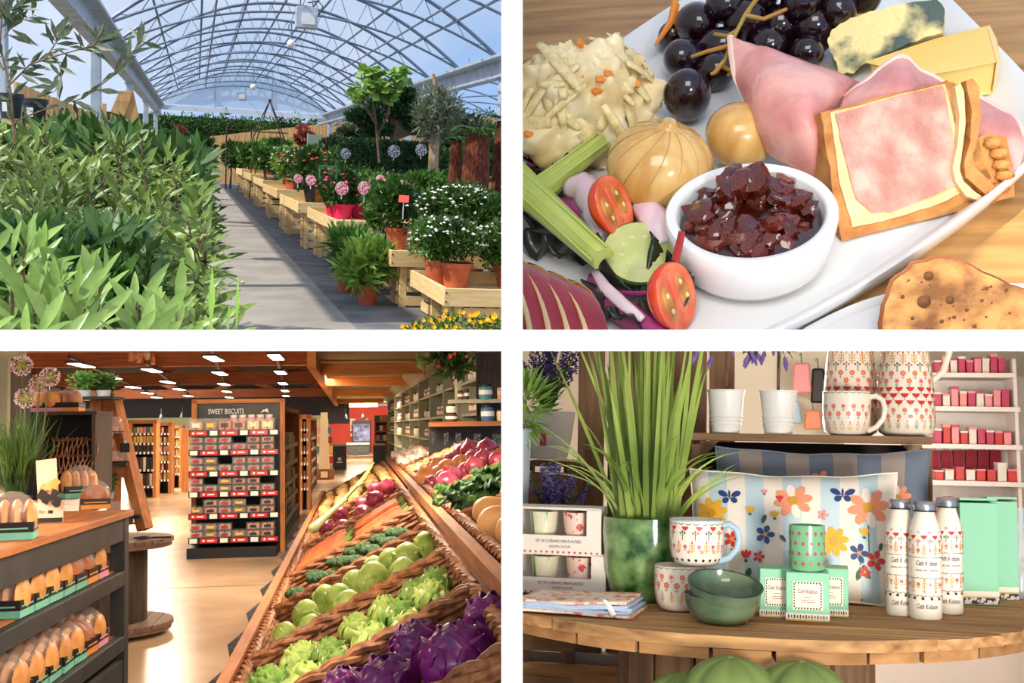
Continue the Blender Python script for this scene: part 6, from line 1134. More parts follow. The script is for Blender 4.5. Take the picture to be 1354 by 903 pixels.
    # cabbages, cauliflower, broccoli, roots
    RCAB = mat('red_cabbage', (92, 14, 92), (140, 36, 128), scale=12, rough=.3, coat=.2); GCAB = mat('green_cabbage', (126, 160, 58), (186, 204, 110), scale=9, rough=.4); CAUL = mat('cauliflower', (232, 206, 152), (244, 226, 180), scale=30, rough=.7); BROC = mat('broccoli', (46, 70, 44), (76, 104, 64), scale=60, rough=.9, bump=1, bscale=90); CARR = mat('carrot_root', (206, 96, 48), (226, 124, 66), scale=20, rough=.5); ROX = mat('red_onion_bulb', (130, 26, 56), (176, 70, 92), scale=9, rough=.25, coat=.3, stretch=(3, 3, .6), vary=.1); BOX_ = mat('brown_onion_bulb', (186, 104, 52), (222, 152, 92), scale=9, rough=.3, coat=.2, stretch=(3, 3, .6), vary=.1); GARL = mat('garlic', (214, 192, 172), (236, 220, 206), scale=16, rough=.5); POT = mat('potato', (196, 144, 84), (216, 172, 112), scale=16, rough=.7); KALE = leafm('kale', (24, 58, 20), (66, 112, 40), scale=9); SQSH = mat('squash', (216, 150, 82), (228, 174, 108), scale=9, rough=.4); LEEKW = mat('leek_white', (236, 232, 190), (160, 196, 80), scale=3, rough=.4)
    def ruffled(b, c, r, n, seed, flare=1.0, m=0, L=1.0, base=.35):
        """overlapping cupped leaves round a head"""
        for k in range(n):
            a = k*2.4+seed; el = .25+.9*(k/n); dirv = Vector((cos(a)*cos(el), sin(a)*cos(el), sin(el)))
            x = dirv.cross(Vector((0, 0, 1))).normalized(); up = x.cross(dirv)
            def fn(s_, t_, dirv=dirv, x=x, up=up, k=k):
                w2 = r*.75*sin(pi*min(1, .12+t_*.8))**.6; q_ = (s_-.5)*2
                p_ = Vector(c)+dirv*r*base+ (dirv*.75*t_ - up*(.25*t_) )*r*.4*flare + x*q_*w2 + (up*0.9*(t_-.4))*r*L
                p_ += dirv*r*(-.35*q_*q_)+dirv*r*.12*noise.noise(Vector((q_*2.2+k*5, t_*3, seed)))*(abs(q_)+t_)
                return p_
            b.grid(fn, 8, 7, m)
    def cabbage(tier, fx, y_, r, m, lab, name, cat, pointed=False):
        p_ = slot(tier, fx, y_, -.06); t = thing(SP, name, lab, cat, p_, rnd.random()*6, group=lab.split(',')[0]+' heads'); sd = rnd.random()*9
        part(t, 'heart', B().ball((0, 0, r*.3), (r*.78, r*.78, r*(1.05 if pointed else .75)), 20, 14, f=lambda d: 1+.06*noise.noise(d*3+Vector((sd, 0, 0)))), m); b = B(); ruffled(b, (0, 0, r*.2), r, 11, sd, base=.62); part(t, 'outer_leaves', b, m, solid=.003, smooth=80); return t
    for k, (fx, y_, r) in enumerate(((.82, 2.86, .115), (.6, 3.0, .105), (.97, 3.05, .1), (.38, 2.9, .1), (.72, 3.25, .1), (.45, 3.25, .09), (.2, 3.1, .09))): cabbage(0, fx, y_, r, RCAB, 'glossy purple red cabbage in the front basket, %s one' % ['largest', 'middle', 'rightmost', 'left', 'back right', 'back', 'back left'][k], 'red_cabbage', 'cabbage')
    for k, (fx, y_, r) in enumerate(((.1, 4.95, .07), (.2, 5.2, .08), (.39, 5.07, .085), (.48, 5.3, .08), (.59, 5.06, .095), (.7, 5.3, .085), (.79, 5.17, .085), (.91, 5.3, .075), (.3, 5.42, .075), (.6, 5.48, .075), (.45, 4.75, .08), (.75, 4.8, .08), (.25, 4.75, .07))): cabbage(0, fx, y_, r, GCAB, 'pale green pointed cabbage in its basket, %s from the front left' % ORD[k], 'green_cabbage', 'cabbage', True)
    for k, (fx, y_, r) in enumerate(((.17, 3.75, .11), (.3, 3.62, .1), (.1, 4.05, .09), (.25, 4.15, .09), (.42, 3.72, .085), (.57, 3.8, .09), (.7, 3.95, .09), (.84, 3.97, .09), (.38, 4.0, .085), (.64, 4.22, .085), (.88, 4.27, .08), (.5, 4.2, .085), (.78, 4.25, .08), (.72, 3.66, .085))):
        p_ = slot(0, fx, y_, -.055); t = thing(SP, 'cauliflower', 'cauliflower head in green leaves, %s from the front left' % ORD[k], 'cauliflower', p_, rnd.random()*6, group='cauliflowers'); b = B()
        for j in range(26): a = j*2.4; rr_ = r*.52*math.sqrt(j/26); b.ball((rr_*cos(a), rr_*sin(a), r*.55*(1-(rr_/r)**2)), r*.17, 8, 6, f=lambda d: 1+.18*noise.noise(d*4))
        if k > 3: part(t, 'curd', b, CAUL)
        b = B(); ruffled(b, (0, 0, 0), r*(1.1 if k > 3 else 1.25), 9 if k > 3 else 16, k, 1.3); part(t, 'outer_leaves', b, GCAB if k % 2 else L_LT, solid=.003, smooth=80)
    for k, (fx, y_, r) in enumerate(((.1, 6.15, .08), (.24, 6.3, .085), (.33, 6.05, .08), (.41, 6.42, .085), (.5, 6.15, .08), (.58, 6.5, .08), (.69, 6.5, .08), (.8, 6.4, .08), (.2, 6.6, .07), (.48, 6.7, .07), (.35, 6.65, .07), (.75, 6.05, .08), (.62, 6.2, .08))):
        p_ = slot(0, fx, y_, -.035); t = thing(SP, 'broccoli', 'dark broccoli crown in its basket, %s from the front' % ORD[k], 'broccoli', p_, group='broccoli crowns'); b = B()
        for j in range(16): a = j*2.4; rr_ = r*.75*math.sqrt(j/16); b.ball((rr_*cos(a), rr_*sin(a), r*.35*(1-(rr_/r)**2)), r*.3, 9, 6, f=lambda d: 1+.15*noise.noise(d*5))
        part(t, 'florets', b, BROC); part(t, 'stalk', B().tube([(0, 0, 0), (0, 0, -.1)], r*.3, 8), GCAB)
    for k in range(26):
        fx = (.03, .51)[k % 2]; y_ = 6.98+(k//2)*.096; p_ = slot(0, fx, y_, -.025+rnd.random()*.03); ln = .34; t = thing(SP, 'carrot', 'orange carrot in the %s row of the carrot basket, %s from the near end' % (('lower', 'upper')[k % 2], ORD[k//2]), 'carrot', p_, rot=Matrix.Rotation(-sl, 3, 'Y') @ Matrix.Rotation(.16+rnd.uniform(-.06, .06), 3, 'Z'), group='carrots in the basket'); part(t, 'root', B().lathe([(0.001, 0), (.012, .02), (.022, .12), (.028, ln-.04), (.02, ln), (0.001, ln)], 10, T=Matrix.Rotation(R(90), 4, 'Y')), CARR); part(t, 'top', B().tube([(ln, 0, 0), (ln+.05, 0, .01)], .006, 5), L_LT)
    def bulb(r, m, sq=.9): return B().lathe([(0.001, 0)]+[(r*sin(pi*k/10), r*sq*(1-cos(pi*k/10))) for k in range(1, 9)]+[(r*.24, r*sq*2), (r*.09, r*sq*2.25), (0.001, r*sq*2.3)], 18), m
    def bulbs(name, cat, lab, tier, pts, r, m, group, sq=.9):
        b, mm = bulb(r, m, sq); me = b.mesh('bulb', 60); me.materials.append(mm); rt = B().tube([(0, 0, .002), (.006, 0, -.012)], r*.1, 5).mesh('root_tuft'); rt.materials.append(WICK)
        for k, (fx, y_, s_) in enumerate(pts):
            p_ = slot(tier, fx, y_, -.06+.03*s_); t = thing(SP, name, lab % ORD[k % 20] if '%s' in lab else lab, cat, p_, s=s_, rot=(rnd.uniform(-1.1, 1.1), rnd.uniform(-.9, .6), rnd.random()*6), group=group); part(t, 'bulb', me); part(t, 'root_tuft', rt)
    bulbs('red_onion', 'onion', 'purple red onion in the lower onion basket, %s from the front', 0, [(.3, 8.8, 1), (.55, 9.0, 1), (.75, 9.2, 1), (.4, 9.5, 1), (.65, 9.7, 1.05), (.85, 9.9, 1), (.15, 9.3, .9), (.5, 10.2, 1), (.75, 10.3, 1)], .075, ROX, 'red onions in the lower basket')
    bulbs('brown_onion', 'onion', 'large brown onion in the upper basket, %s from the front', 1, [(.06, 8.2, 1.05), (.22, 8.28, 1.1), (.1, 8.5, 1.15), (.24, 8.62, 1.1), (.07, 8.8, 1.1), (.24, 9.0, 1.1), (.1, 9.2, 1), (.4, 9.2, .9), (.25, 9.45, 1), (.5, 9.5, 1), (.38, 8.2, 1)], .078, BOX_, 'brown onions in the upper basket')
    bulbs('red_onion', 'onion', 'small pink red onion in the upper basket, %s from the front', 1, [(.1, 7.1, 1.1), (.2, 7.2, 1.1), (.3, 7.35, 1.15), (.12, 7.5, 1), (.4, 7.3, 1), (.25, 7.7, 1), (.5, 7.6, 1), (.08, 7.75, .9), (.55, 7.4, 1)], .07, ROX, 'small red onions in the upper basket')
    bulbs('red_onion', 'onion', 'big glossy red onion piled against the dark panel, %s from the left', 1, [(.36, 8.8, 1.0), (.46, 8.35, 1.05), (.56, 8.7, 1.05), (.64, 8.3, 1.0), (.55, 9.1, 1.0)], .085, ROX, 'big red onions by the panel')
    bulbs('shallot', 'shallot', 'small copper shallot in the shallot basket', 1, [(.05+.1*(k_ % 7)+rnd.uniform(-.01, .01), 9.98+.15*(k_//7)+rnd.uniform(-.01, .01), rnd.uniform(.9, 1.1)) for k_ in range(42)], .045, BOX_, 'shallots in the upper basket')
    bulbs('garlic_bulb', 'garlic', 'white garlic bulb in the garlic basket at the far end', 1, [(.06+.13*(k_ % 3)+rnd.uniform(-.01, .01), 11.75+.27*(k_//3)+rnd.uniform(-.03, .03), rnd.uniform(.85, 1.1)) for k_ in range(39)], .058, GARL, 'garlic bulbs in the far basket')
    bulbs('potato', 'potato', 'pale potato in the far lower basket', 0, [(.1+.2*(k_ % 5)+rnd.uniform(-.03, .03), 10.95+.5*(k_//5)+rnd.uniform(-.1, .1), rnd.uniform(.9, 1.2)) for k_ in range(40)], .06, POT, 'potatoes in the far basket', .7)
    # leek, kale, squash
    p_ = slot(0, .12, 8.75, .08); t = thing(SP, 'leek', 'spring leek with white bulb lying across the onion basket', 'leek', p_); e_ = slot(0, .72, 9.9, .16)-p_; part(t, 'shank', B().tube([(0, 0, 0), e_*.04, e_*.1, e_*.35, e_*.6], [.018, .042, .034, .022, .022], 10), mat('leek_shank', (220, 222, 160), (186, 206, 110), scale=3, rough=.4)); b = B()
    for k in range(5): b.tube([e_*.55, e_*(.8)+Vector((0, (k-2)*.03, .02)), e_*(1.0+.05*k)+Vector((0, (k-2)*.07, .02*k))], [.016, .014, .004], 5)
    part(t, 'leaf', b, L_LT)
    for k, (fx, y_, r) in enumerate(((.1, 5.5, .15), (.3, 5.6, .16), (.5, 5.65, .16), (.08, 6.0, .15), (.3, 6.15, .17), (.64, 5.9, .15), (.15, 6.55, .16), (.45, 6.5, .17), (.62, 6.5, .15))):
        p_ = slot(1, fx, y_, -.03); t = thing(SP, 'kale', 'dark green crinkled kale bunch in the upper basket, %s from the front left' % ORD[k], 'kale', p_, k*1.3, group='kale bunches'); b = B()
        for j in range(9):
            a = j*.7+k; el = rnd.uniform(.1, .9); dv = Vector((cos(a)*cos(el), sin(a)*cos(el), sin(el))); x = dv.cross(Vector((0, 0, 1))).normalized(); up = x.cross(dv)
            b.grid(lambda s_, t_, dv=dv, x=x, up=up, j=j: dv*r*t_+x*(s_-.5)*r*.85*sin(pi*min(1, .15+.8*t_))**.7+up*(.02*sin(t_*23+j)*abs(s_-.5)*2+.016*sin(s_*30+j)-.25*r*t_*t_), 12, 12)
        part(t, 'leaf', b, KALE, solid=.002, smooth=80); part(t, 'midrib', B().tube([(0, 0, -.04), (0, 0, .08)], .02, 6), L_LT)
    for k, (fx, y_, s_, az) in enumerate(((.12, 4.3, 1, .2), (.3, 4.5, 1.1, -.4), (.5, 4.3, 1, .5), (.15, 4.8, .9, 0), (.35, 4.95, 1, .3), (.6, 4.8, 1.1, -.2), (.15, 3.9, 1, .4), (.4, 3.95, 1, -.2))):
        p_ = slot(1, fx, y_, .02); t = thing(SP, 'butternut_squash', 'orange tan butternut squash in the upper basket, %s from the front left' % ORD[k], 'squash', p_, rot=(R(80), R(10), az+1.2), s=s_, group='squashes in the upper basket'); part(t, 'body', B().lathe([(0.001, -.098), (.022, -.095), (.045, -.082), (.062, -.06), (.07, -.03), (.066, .0), (.056, .035), (.044, .07), (.041, .11), (.04, .14), (.034, .16), (.02, .173), (0.001, .176)], 20), SQSH, smooth=80); part(t, 'stem', B().tube([(0, 0, .17), (0, 0, .2)], .012, 6), BARK)
    # area lights carrying the ceiling lights' glow, then added fill lights
    warm = (1, .84, .66)
    for (x_, y_, z_, e, sz) in ((.1, 6.2, 1.86, 26, .9), (.1, 10, 2.05, 40, 1.2), (-1.6, 4.2, 1.66, 9, .5), (-2.2, 8.5, 1.95, 7, 1.2), (-3.5, 18, 2.55, 150, 2), (-1.5, 26, 2.6, 190, 2.4), (-6, 30, 2.6, 260, 3), (.4, 33, 2.4, 60, 1.2), (.4, 50, 2.4, 110, 1.2), (-8, 44, 2.6, 300, 3)):
        a = S.M @ Vector((x_, y_, z_)); lamp('shop_lamp', 'AREA', a, e*2.6, warm, aim=S.M @ Vector((x_, y_, 0)), size=sz)
    for (p_, e, aim, sz) in (((-.1, 3.4, 1.6), 26, (-1.5, 4.3, .8), .5), ((-1.0, 10.8, 2.1), 120, (-1.4, 14, .9), .8), ((.5, 57, 2.3), 700, (.7, 64, 1.2), 1.5), ((-9, 44, 2.5), 500, (-11, 53, 1.2), 2)): lamp('shop_fill', 'AREA', S.M @ Vector(p_), e, warm, aim=S.M @ Vector(aim), size=sz)  # fill added at dim bread, biscuits and far walls; no fixtures there
# ================================================================ ROOM 4: gift table, lower right
CUR[0] = 4
G = Frame((1020, 580), 1020, .28)
if '4' in ONLY:
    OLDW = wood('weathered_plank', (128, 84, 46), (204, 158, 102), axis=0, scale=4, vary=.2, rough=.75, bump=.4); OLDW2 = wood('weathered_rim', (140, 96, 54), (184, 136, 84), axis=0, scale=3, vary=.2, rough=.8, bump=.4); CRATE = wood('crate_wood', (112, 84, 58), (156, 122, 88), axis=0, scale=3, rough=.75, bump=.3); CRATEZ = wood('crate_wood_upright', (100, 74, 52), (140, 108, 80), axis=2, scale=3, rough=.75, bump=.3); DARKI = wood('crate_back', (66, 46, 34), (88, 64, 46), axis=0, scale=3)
    CER = mat('cream_ceramic', (240, 228, 210), rough=.22, coat=.4); WPOT = mat('white_enamel', (236, 234, 228), rough=.35); GGL = mat('green_reactive_glaze', (26, 78, 30), (146, 180, 112), scale=26, rough=.12, coat=.7, detail=8, lo=.35, hi=.7); BOWLG = mat('teal_green_glaze', (56, 82, 66), (104, 124, 92), scale=14, rough=.15, coat=.6); RIMD = mat('dark_rim', (32, 38, 48), rough=.3); MINTB = mat('mint_box', (134, 196, 160), rough=.55); MINTG = mat('mint_glass', (118, 176, 132), rough=.2, coat=.3); CREAMC = mat('cream_label', (240, 224, 200), rough=.6); WBOX = mat('white_card_box', (236, 226, 214), rough=.6); GOLD = mat('gold_edge', (190, 150, 70), rough=.35, metal=.6)
    INK = mat('ink_black', (36, 32, 34), rough=.5); C_RED = mat('print_red', (206, 52, 44), rough=.4); C_PNK = mat('print_pink', (236, 150, 150), rough=.4); C_MAG = mat('print_magenta', (196, 60, 96), rough=.4); C_GLD = mat('print_gold', (206, 152, 44), rough=.4); C_ORG = mat('print_orange', (226, 116, 66), rough=.4); C_GRN = mat('print_green', (110, 130, 84), rough=.4); C_NAV = mat('print_navy', (44, 64, 120), rough=.5); C_BLU = mat('print_pale_blue', (168, 196, 214), rough=.5); C_PCH = mat('print_peach', (236, 148, 112), rough=.6); C_YEL = mat('print_yellow', (232, 172, 44), rough=.6); C_LEAF = mat('print_leaf', (72, 98, 74), rough=.6); FABW = mat('cushion_white', (238, 228, 212), rough=.85, bump=.15, bscale=300); FABB = mat('cushion_blue', (192, 212, 218), rough=.85, bump=.15, bscale=300); FABG = mat('cushion_grey', (108, 118, 134), rough=.85); FABT = mat('cushion_taupe', (158, 144, 136), rough=.85); STEEL = mat('brushed_steel', (170, 172, 178), rough=.25, metal=.9); VELV = mat('green_velvet', (92, 112, 52), (118, 136, 74), scale=5, rough=.8)
    PRN = [INK, C_RED, C_PNK, C_MAG, C_GLD, C_ORG, C_GRN, C_NAV, C_BLU]
    ZF = -.75
    # --- shell
    struct(G, 'floor_gift_shop', B().box((1, 4, ZF-.05), (12, 9, .1)), wood('laminate_floor', (200, 164, 116), (222, 190, 144), axis=0, scale=2))
    struct(G, 'wall_back', B().box((.5, 5.6, .3), (9, .1, 2.3)), mat('cream_wall', (238, 226, 206), rough=.8)); struct(G, 'baseboard_back', B().box((1.9, 5.02, ZF+.012), (3.0, .03, .024)), mat('white_skirting', (240, 236, 226), rough=.5)); struct(G, 'wall_plinth', B().box((1.9, 5.12, -.34), (3.0, .14, .8)), mat('pale_green_panel', (188, 202, 146), rough=.7)); struct(G, 'wall_gift_left', B().box((-1.35, 4.6, -.1), (.06, 2.2, 1.3)), mat('cream_wall', (238, 226, 206), rough=.8)); struct(G, 'wall_side', B().box((2.9, 4.2, .3), (.1, 3, 2.2)), mat('grey_green_wall', (150, 166, 158), rough=.8))
    # --- drum table
    tc_ = Vector((-.05, 2.195, 0)); RT = .535; t = thing(G, 'drum_table', 'round weathered cable drum table of old planks', 'table', (tc_.x, tc_.y, ZF)); top = -ZF; n = 13
    for k in range(n):
        y0_, y1_ = -RT+2*RT*k/n+.004, -RT+2*RT*(k+1)/n-.004; xc_ = lambda y: math.sqrt(max(0, RT*RT-y*y)); N = 6; jg = [rnd.uniform(-.004, .004) for _ in range(2*N+2)]
        ys_ = [y0_+(y1_-y0_)*i/N for i in range(N+1)]; pts = [(xc_(y)+jg[i], y, top-.017+rnd.uniform(-.0, .0)) for i, y in enumerate(ys_)]+[(-xc_(y)-jg[i+N+1], y, top-.017) for i, y in enumerate(reversed(ys_))]
        part(t, 'plank', B().prism(pts, (0, 0, .017-(.002 if k % 3 == 1 else 0))), OLDW)
    a = 0; k = 0
    while a < 2*pi-.05:
        da = rnd.uniform(.14, .3); a1 = min(a+da, 2*pi); N = 5; r1, r0_ = RT-.004-rnd.uniform(0, .006), RT-.10; z0_ = top-.0345; an = [a+.006+(a1-a-.012)*i/N for i in range(N+1)]
        pts = [(r1*cos(x), r1*sin(x), z0_) for x in an]+[(r0_*cos(x), r0_*sin(x), z0_) for x in reversed(an)]; part(t, 'rim_block', B().prism(pts, (0, 0, .0165)), OLDW2); a = a1
    for k in range(18): a = k*2*pi/18; part(t, 'core_stave', B().box((cos(a)*.22, sin(a)*.22, top/2-.02), (.07, .022, top-.04), (0, 0, a+pi/2)), CRATEZ)
    part(t, 'base_flange', B().lathe([(0.001, 0), (.5, 0), (.5, .035), (0.001, .035)], 40), OLDW2)
    # --- motif printing on round ware
    def motif(b, rf, a, z, kind, s, m, c=(0, 0, 0)):
        def put(P, mm):
            V = []
            for (dx, dz) in P:
                r = rf(z+dz*s)+.0007; V.append((c[0]+r*cos(a+dx*s/r), c[1]+r*sin(a+dx*s/r), c[2]+z+dz*s))
            b.addp(V, [tuple(range(len(V)))], mm)
        circ = lambda cx, cz, r, n=7: [(cx+r*cos(2*pi*i/n), cz+r*sin(2*pi*i/n)) for i in range(n)]
        if kind == 'dot': put(circ(0, 0, .5), m)
        elif kind == 'bowl': put([(-.6, .3), (.6, .3), (.45, -.05), (.2, -.3), (-.2, -.3), (-.45, -.05)], m); put([(-.05, -.3), (.05, -.3), (.05, -.7), (-.05, -.7)], 6)
        elif kind == 'flower':
            put(circ(0, .1, .55, 5), m); put(circ(0, .1, .2, 6), 2 if m != 2 else 1); put([(-.05, -.4), (.05, -.4), (.05, -1), (-.05, -1)], 6); put([(0, -.9), (.4, -.6), (.3, -.55)], 6); put([(0, -.9), (-.4, -.6), (-.3, -.55)], 6)
        elif kind == 'stem':
            put([(-.07, -1), (.07, -1), (.07, .8), (-.07, .8)], m)
            for h in (-.7, -.3, .1): put([(0, h), (.45, h+.35), (.4, h+.1)], m); put([(0, h), (-.45, h+.35), (-.4, h+.1)], m)
            put([(-.14, .6), (.14, .6), (0, 1.15)], 1)
        elif kind == 'tri':
            put([(-.07, -.9), (.07, -.9), (.07, .3), (-.07, .3)], 6)
            for dx, dz in ((0, .5), (-.4, .25), (.4, .25)): put(circ(dx, dz, .17, 6), m); put([(0, -.3), (dx-.04, dz), (dx+.04, dz)], 6)
        elif kind == 'scal':
            for i in range(5): x0_, x1_ = -.5+i/5, -.5+(i+1)/5; f = lambda x: -.22*cos(pi*x*1.0)*1; put([(x0_, f(x0_)), (x1_, f(x1_)), (x1_, f(x1_)+.1), (x0_, f(x0_)+.1)], m)
        elif kind == 'bar': put([(-.5, -.1), (.5, -.1), (.5, .1), (-.5, .1)], m)
    def prints(root, rows, rf, c=(0, 0, 0), a0=0):
        b = B()
        for (z, n, kind, s, ms) in rows:
            for i in range(n): motif(b, rf, a0+2*pi*(i+(.5 if rows.index((z, n, kind, s, ms)) % 2 else 0))/n, z, kind, s, ms[i % len(ms)], c)
        part(root, 'printed_pattern', b, PRN, kind='stuff')
    def interp(P): return lambda z: next((P[i][0]+(P[i+1][0]-P[i][0])*(z-P[i][1])/max(1e-6, P[i+1][1]-P[i][1]) for i in range(len(P)-1) if P[i][1] <= z <= P[i+1][1]), P[-1][0] if z > P[-1][1] else P[0][0])
    def mug(loc, r, h, label, rows, rim, rz=0, handle=1, group='patterned mugs'):
        prof = [(r*.62, 0), (r*.8, h*.05), (r*.92, h*.18), (r*.985, h*.4), (r, h*.7), (r*.99, h)]; t = thing(G, 'patterned_mug', label, 'mug', loc, rz, group=group)
        part(t, 'body', B().lathe([(0.001, .002), (r*.55, .002), (r*.58, 0)]+prof+[(r*.95, h*1.005), (r*.93, h*.97), (r*.9, h*.4), (r*.6, h*.1), (0.001, h*.09)], 36), CER, smooth=50); part(t, 'rim_band', B().lathe([(r*.997, h*.975), (r*.997, h*1.003), (r*.955, h*1.012), (r*.94, h*.98)], 36), rim)
        part(t, 'handle', B().tube([(r*.95+r*x_, 0, h*z_) for x_, z_ in ((-.03, .88), (.25, .92), (.5, .82), (.6, .62), (.52, .40), (.25, .2), (-.12, .1))], [r*.12]*7, 10), rim if handle == 2 else CER, smooth=70)
        prints(t, rows, interp(prof)); return t
    onT = lambda u, v: G.z(u, v, 0.0005)
    p = onT(899, 806); q = G.px(p); RA = [(20*q, 15, 'stem', 7*q, [4]), (34*q, 15, 'flower', 8*q, [5]), (45*q, 15, 'flower', 7*q, [5, 2]), (57*q, 22, 'scal', 8*q, [0])]; m1 = mug(p, 34*q, 58*q, 'cream mug with orange flowers under the upturned mug, behind the bowls', RA, CER, -.15); h1 = 58*q
    p2 = G.y(921, 745, p.y); RB_ = [(9*q, 22, 'dot', 4*q, [0]), (20*q, 13, 'dot', 5*q, [2]), (26*q, 12, 'stem', 8*q, [4]), (26*q, 12, 'flower', 5*q, [3]), (42*q, 13, 'tri', 8*q, [3, 0]), (50*q, 12, 'bowl', 8*q, [1]), (56*q, 22, 'scal', 8*q, [0])]
    mug((p2.x, p.y, p.z+h1+.0015), 36*q, 60*q, 'mug with pale blue handle standing on the orange flower mug', RB_, C_BLU, -.1, 2)
    # bowls
    p = onT(955, 822); q = G.px(p); t = thing(G, 'green_bowl', 'dark rimmed green glazed bowl, lower of two', 'bowl', p, group='stacked green bowls'); bp = [(0.001, .003), (24*q, .003), (26*q, 0), (30*q, 1*q), (42*q, 10*q), (49*q, 24*q), (51*q, 36*q), (49*q, 37*q), (46*q, 26*q), (38*q, 12*q), (20*q, 5*q), (0.001, 5*q)]
    rimb = lambda: B().tube([(50*q*cos(k*pi/20), 50*q*sin(k*pi/20), 36.6*q) for k in range(40)], 1.2*q, 6, closed=True)
    part(t, 'body', B().lathe(bp, 48), BOWLG, smooth=60); part(t, 'rim', rimb(), RIMD)
    t = thing(G, 'green_bowl', 'tilted green glazed bowl nested on top of the lower one', 'bowl', p+Vector((0, 0, 16*q)), rot=(R(13), R(7), 0), group='stacked green bowls'); part(t, 'body', B().lathe([(a_*.97, b_) for a_, b_ in bp], 48), BOWLG, smooth=60); part(t, 'rim', B().tube([(48.6*q*cos(k*pi/20), 48.6*q*sin(k*pi/20), 36.6*q) for k in range(40)], 1.2*q, 6, closed=True), RIMD)
    # mint candle boxes and candle
    SCR = 'Cath Kidston'
    def cbox(u, v, w_, h_, lab, rz=0):
        p = onT(u, v); q = G.px(p); t = thing(G, 'candle_box', lab, 'box', p, rz, group='mint candle boxes'); W_ = w_*q; H_ = h_*q
        part(t, 'carton', B().box((0, W_/2, H_/2), (W_, W_, H_)), MINTB, bevel=.0015); part(t, 'base_border', B().box((0, W_/2, H_*.1), (W_*1.004, W_*1.004, H_*.12)), CREAMC); part(t, 'gold_line', B().box((0, W_/2, H_*.02), (W_*1.006, W_*1.006, H_*.03)), GOLD)
        lb = part(t, 'front_label', B().box((0, -.0008, H_*.53), (W_*.70, .001, H_*.58)), CREAMC); part(lb, 'label_panel', B().box((0, -.0014, H_*.53), (W_*.5, .001, H_*.42)), mat('label_pink', (244, 214, 198), rough=.6)); b = B()
        for k in range(14): x_ = (k-6.5)/14*W_*.94; b.box((x_, -.0012-W_*.002, H_*.1), (W_*.025, .001, H_*(.05 if k % 2 else .075)))
        for k in range(9):
            for z_ in (.27, .79): b.box(((k-4)/9*W_*.62, -.0016, H_*z_), (W_*.03, .001, H_*.035))
            for x_ in (-.31, .31): b.box((x_*W_, -.0016, H_*(.31+k*.056)), (W_*.03, .001, H_*.03))
        part(lb, 'border_print', b, INK, kind='stuff'); part(lb, 'lettering', B().text(SCR, H_*.12, TM((0, -.0024, H_*.58), rot=(pi/2, 0, 0)), shear=.35, sx=.62).box((0, -.0022, H_*.5), (W_*.18, .0006, H_*.008)).box((0, -.0022, H_*.44), (W_*.3, .0006, H_*.008)).box((0, -.0022, H_*.4), (W_*.3, .0006, H_*.008)), INK)
        return p, W_, H_
    cbox(1028, 817, 46, 64, 'mint candle box half hidden at the left of the front one', .05); cbox(1098, 816, 46, 64, 'mint candle box half hidden at the right of the front one', -.05); pb, wb, hb = cbox(1068, 822, 56, 64, 'mint candle box in front carrying the candle glass')
    q = G.px(pb); t = thing(G, 'candle_glass', 'mint green candle glass with tiny red tulips on the front box', 'candle', pb+Vector((0, wb/2, hb+.001))); r_ = 24*q; h_ = 60*q; part(t, 'glass', B().lathe([(0.001, 0), (r_*.9, 0), (r_*.96, h_*.04), (r_, h_*.5), (r_, h_), (r_*.93, h_), (r_*.92, h_*.8), (0.001, h_*.8)], 36), MINTG); part(t, 'wick', B().tube([(0, 0, h_*.8), (0, 0, h_*.93)], .001, 5), CER); b = B()
    for z_ in range(4):
        for k in range(14): a = (k+.5*(z_ % 2))*2*pi/14; motif(b, lambda z: r_, a, h_*(.17+.22*z_), 'dot', 4.2*q, 1); motif(b, lambda z: r_, a, h_*(.13+.22*z_), 'bar', 3*q, 6)
    part(t, 'printed_pattern', b, PRN, kind='stuff')
    # three bottles
    def bottle(u, v, h_, w_, lab, tz):
        p = onT(u, v); q = G.px(p); r = w_/2*q; H = h_*q; t = thing(G, 'steel_bottle', lab, 'bottle', p, tz, group='patterned drinking bottles'); prof = [(r*.93, 0), (r, H*.02), (r, H*.68), (r*.93, H*.76), (r*.72, H*.85), (r*.6, H*.90), (r*.6, H*.93)]
        part(t, 'body', B().lathe([(0.001, 0)]+prof, 32), CER, smooth=60); cp = part(t, 'cap', B().lathe([(r*.70, H*.915), (r*.72, H*.92), (r*.72, H*.985), (r*.66, H), (0.001, H)], 28), STEEL); part(cp, 'cap_ring', B().lathe([(r*.735, H*.913), (r*.735, H*.926)], 28), INK)
        rows = [(H*.74, 9, 'dot', 4*q, [8, 2]), (H*.70, 9, 'bowl', 7*q, [1]), (H*.655, 9, 'tri', 6*q, [3, 0]), (H*.59, 9, 'stem', 7*q, [4]), (H*.585, 9, 'flower', 4.4*q, [3, 2]), (H*.53, 22, 'scal', 6*q, [0]), (H*.355, 22, 'scal', 6*q, [0]), (H*.30, 9, 'stem', 7*q, [4]), (H*.295, 9, 'flower', 4.6*q, [3, 2]), (H*.24, 9, 'dot', 4*q, [2]), (H*.205, 14, 'scal', 8*q, [0]), (H*.18, 12, 'dot', 4*q, [0])]
        prints(t, rows, interp(prof), a0=tz); b = B()
        def wrap(txt, z0, size, sh, sx):
            v, pl = text_mesh(txt, sh); v = v.copy(); v[:, 0] -= (v[:, 0].min()+v[:, 0].max())/2; an = -pi/2-tz+v[:, 0]*size*sx/r; zz = z0+v[:, 1]*size; rr = r+.0009; b.addp(np.stack([rr*np.cos(an), rr*np.sin(an), zz], 1), pl)
        wrap(SCR, H*.46, H*.06, .35, .55); wrap('TRAVEL WATER BOTTLE', H*.41, H*.022, 0, .8); wrap(SCR, H*.095, H*.06, .35, .55); part(t, 'lettering', b, INK)
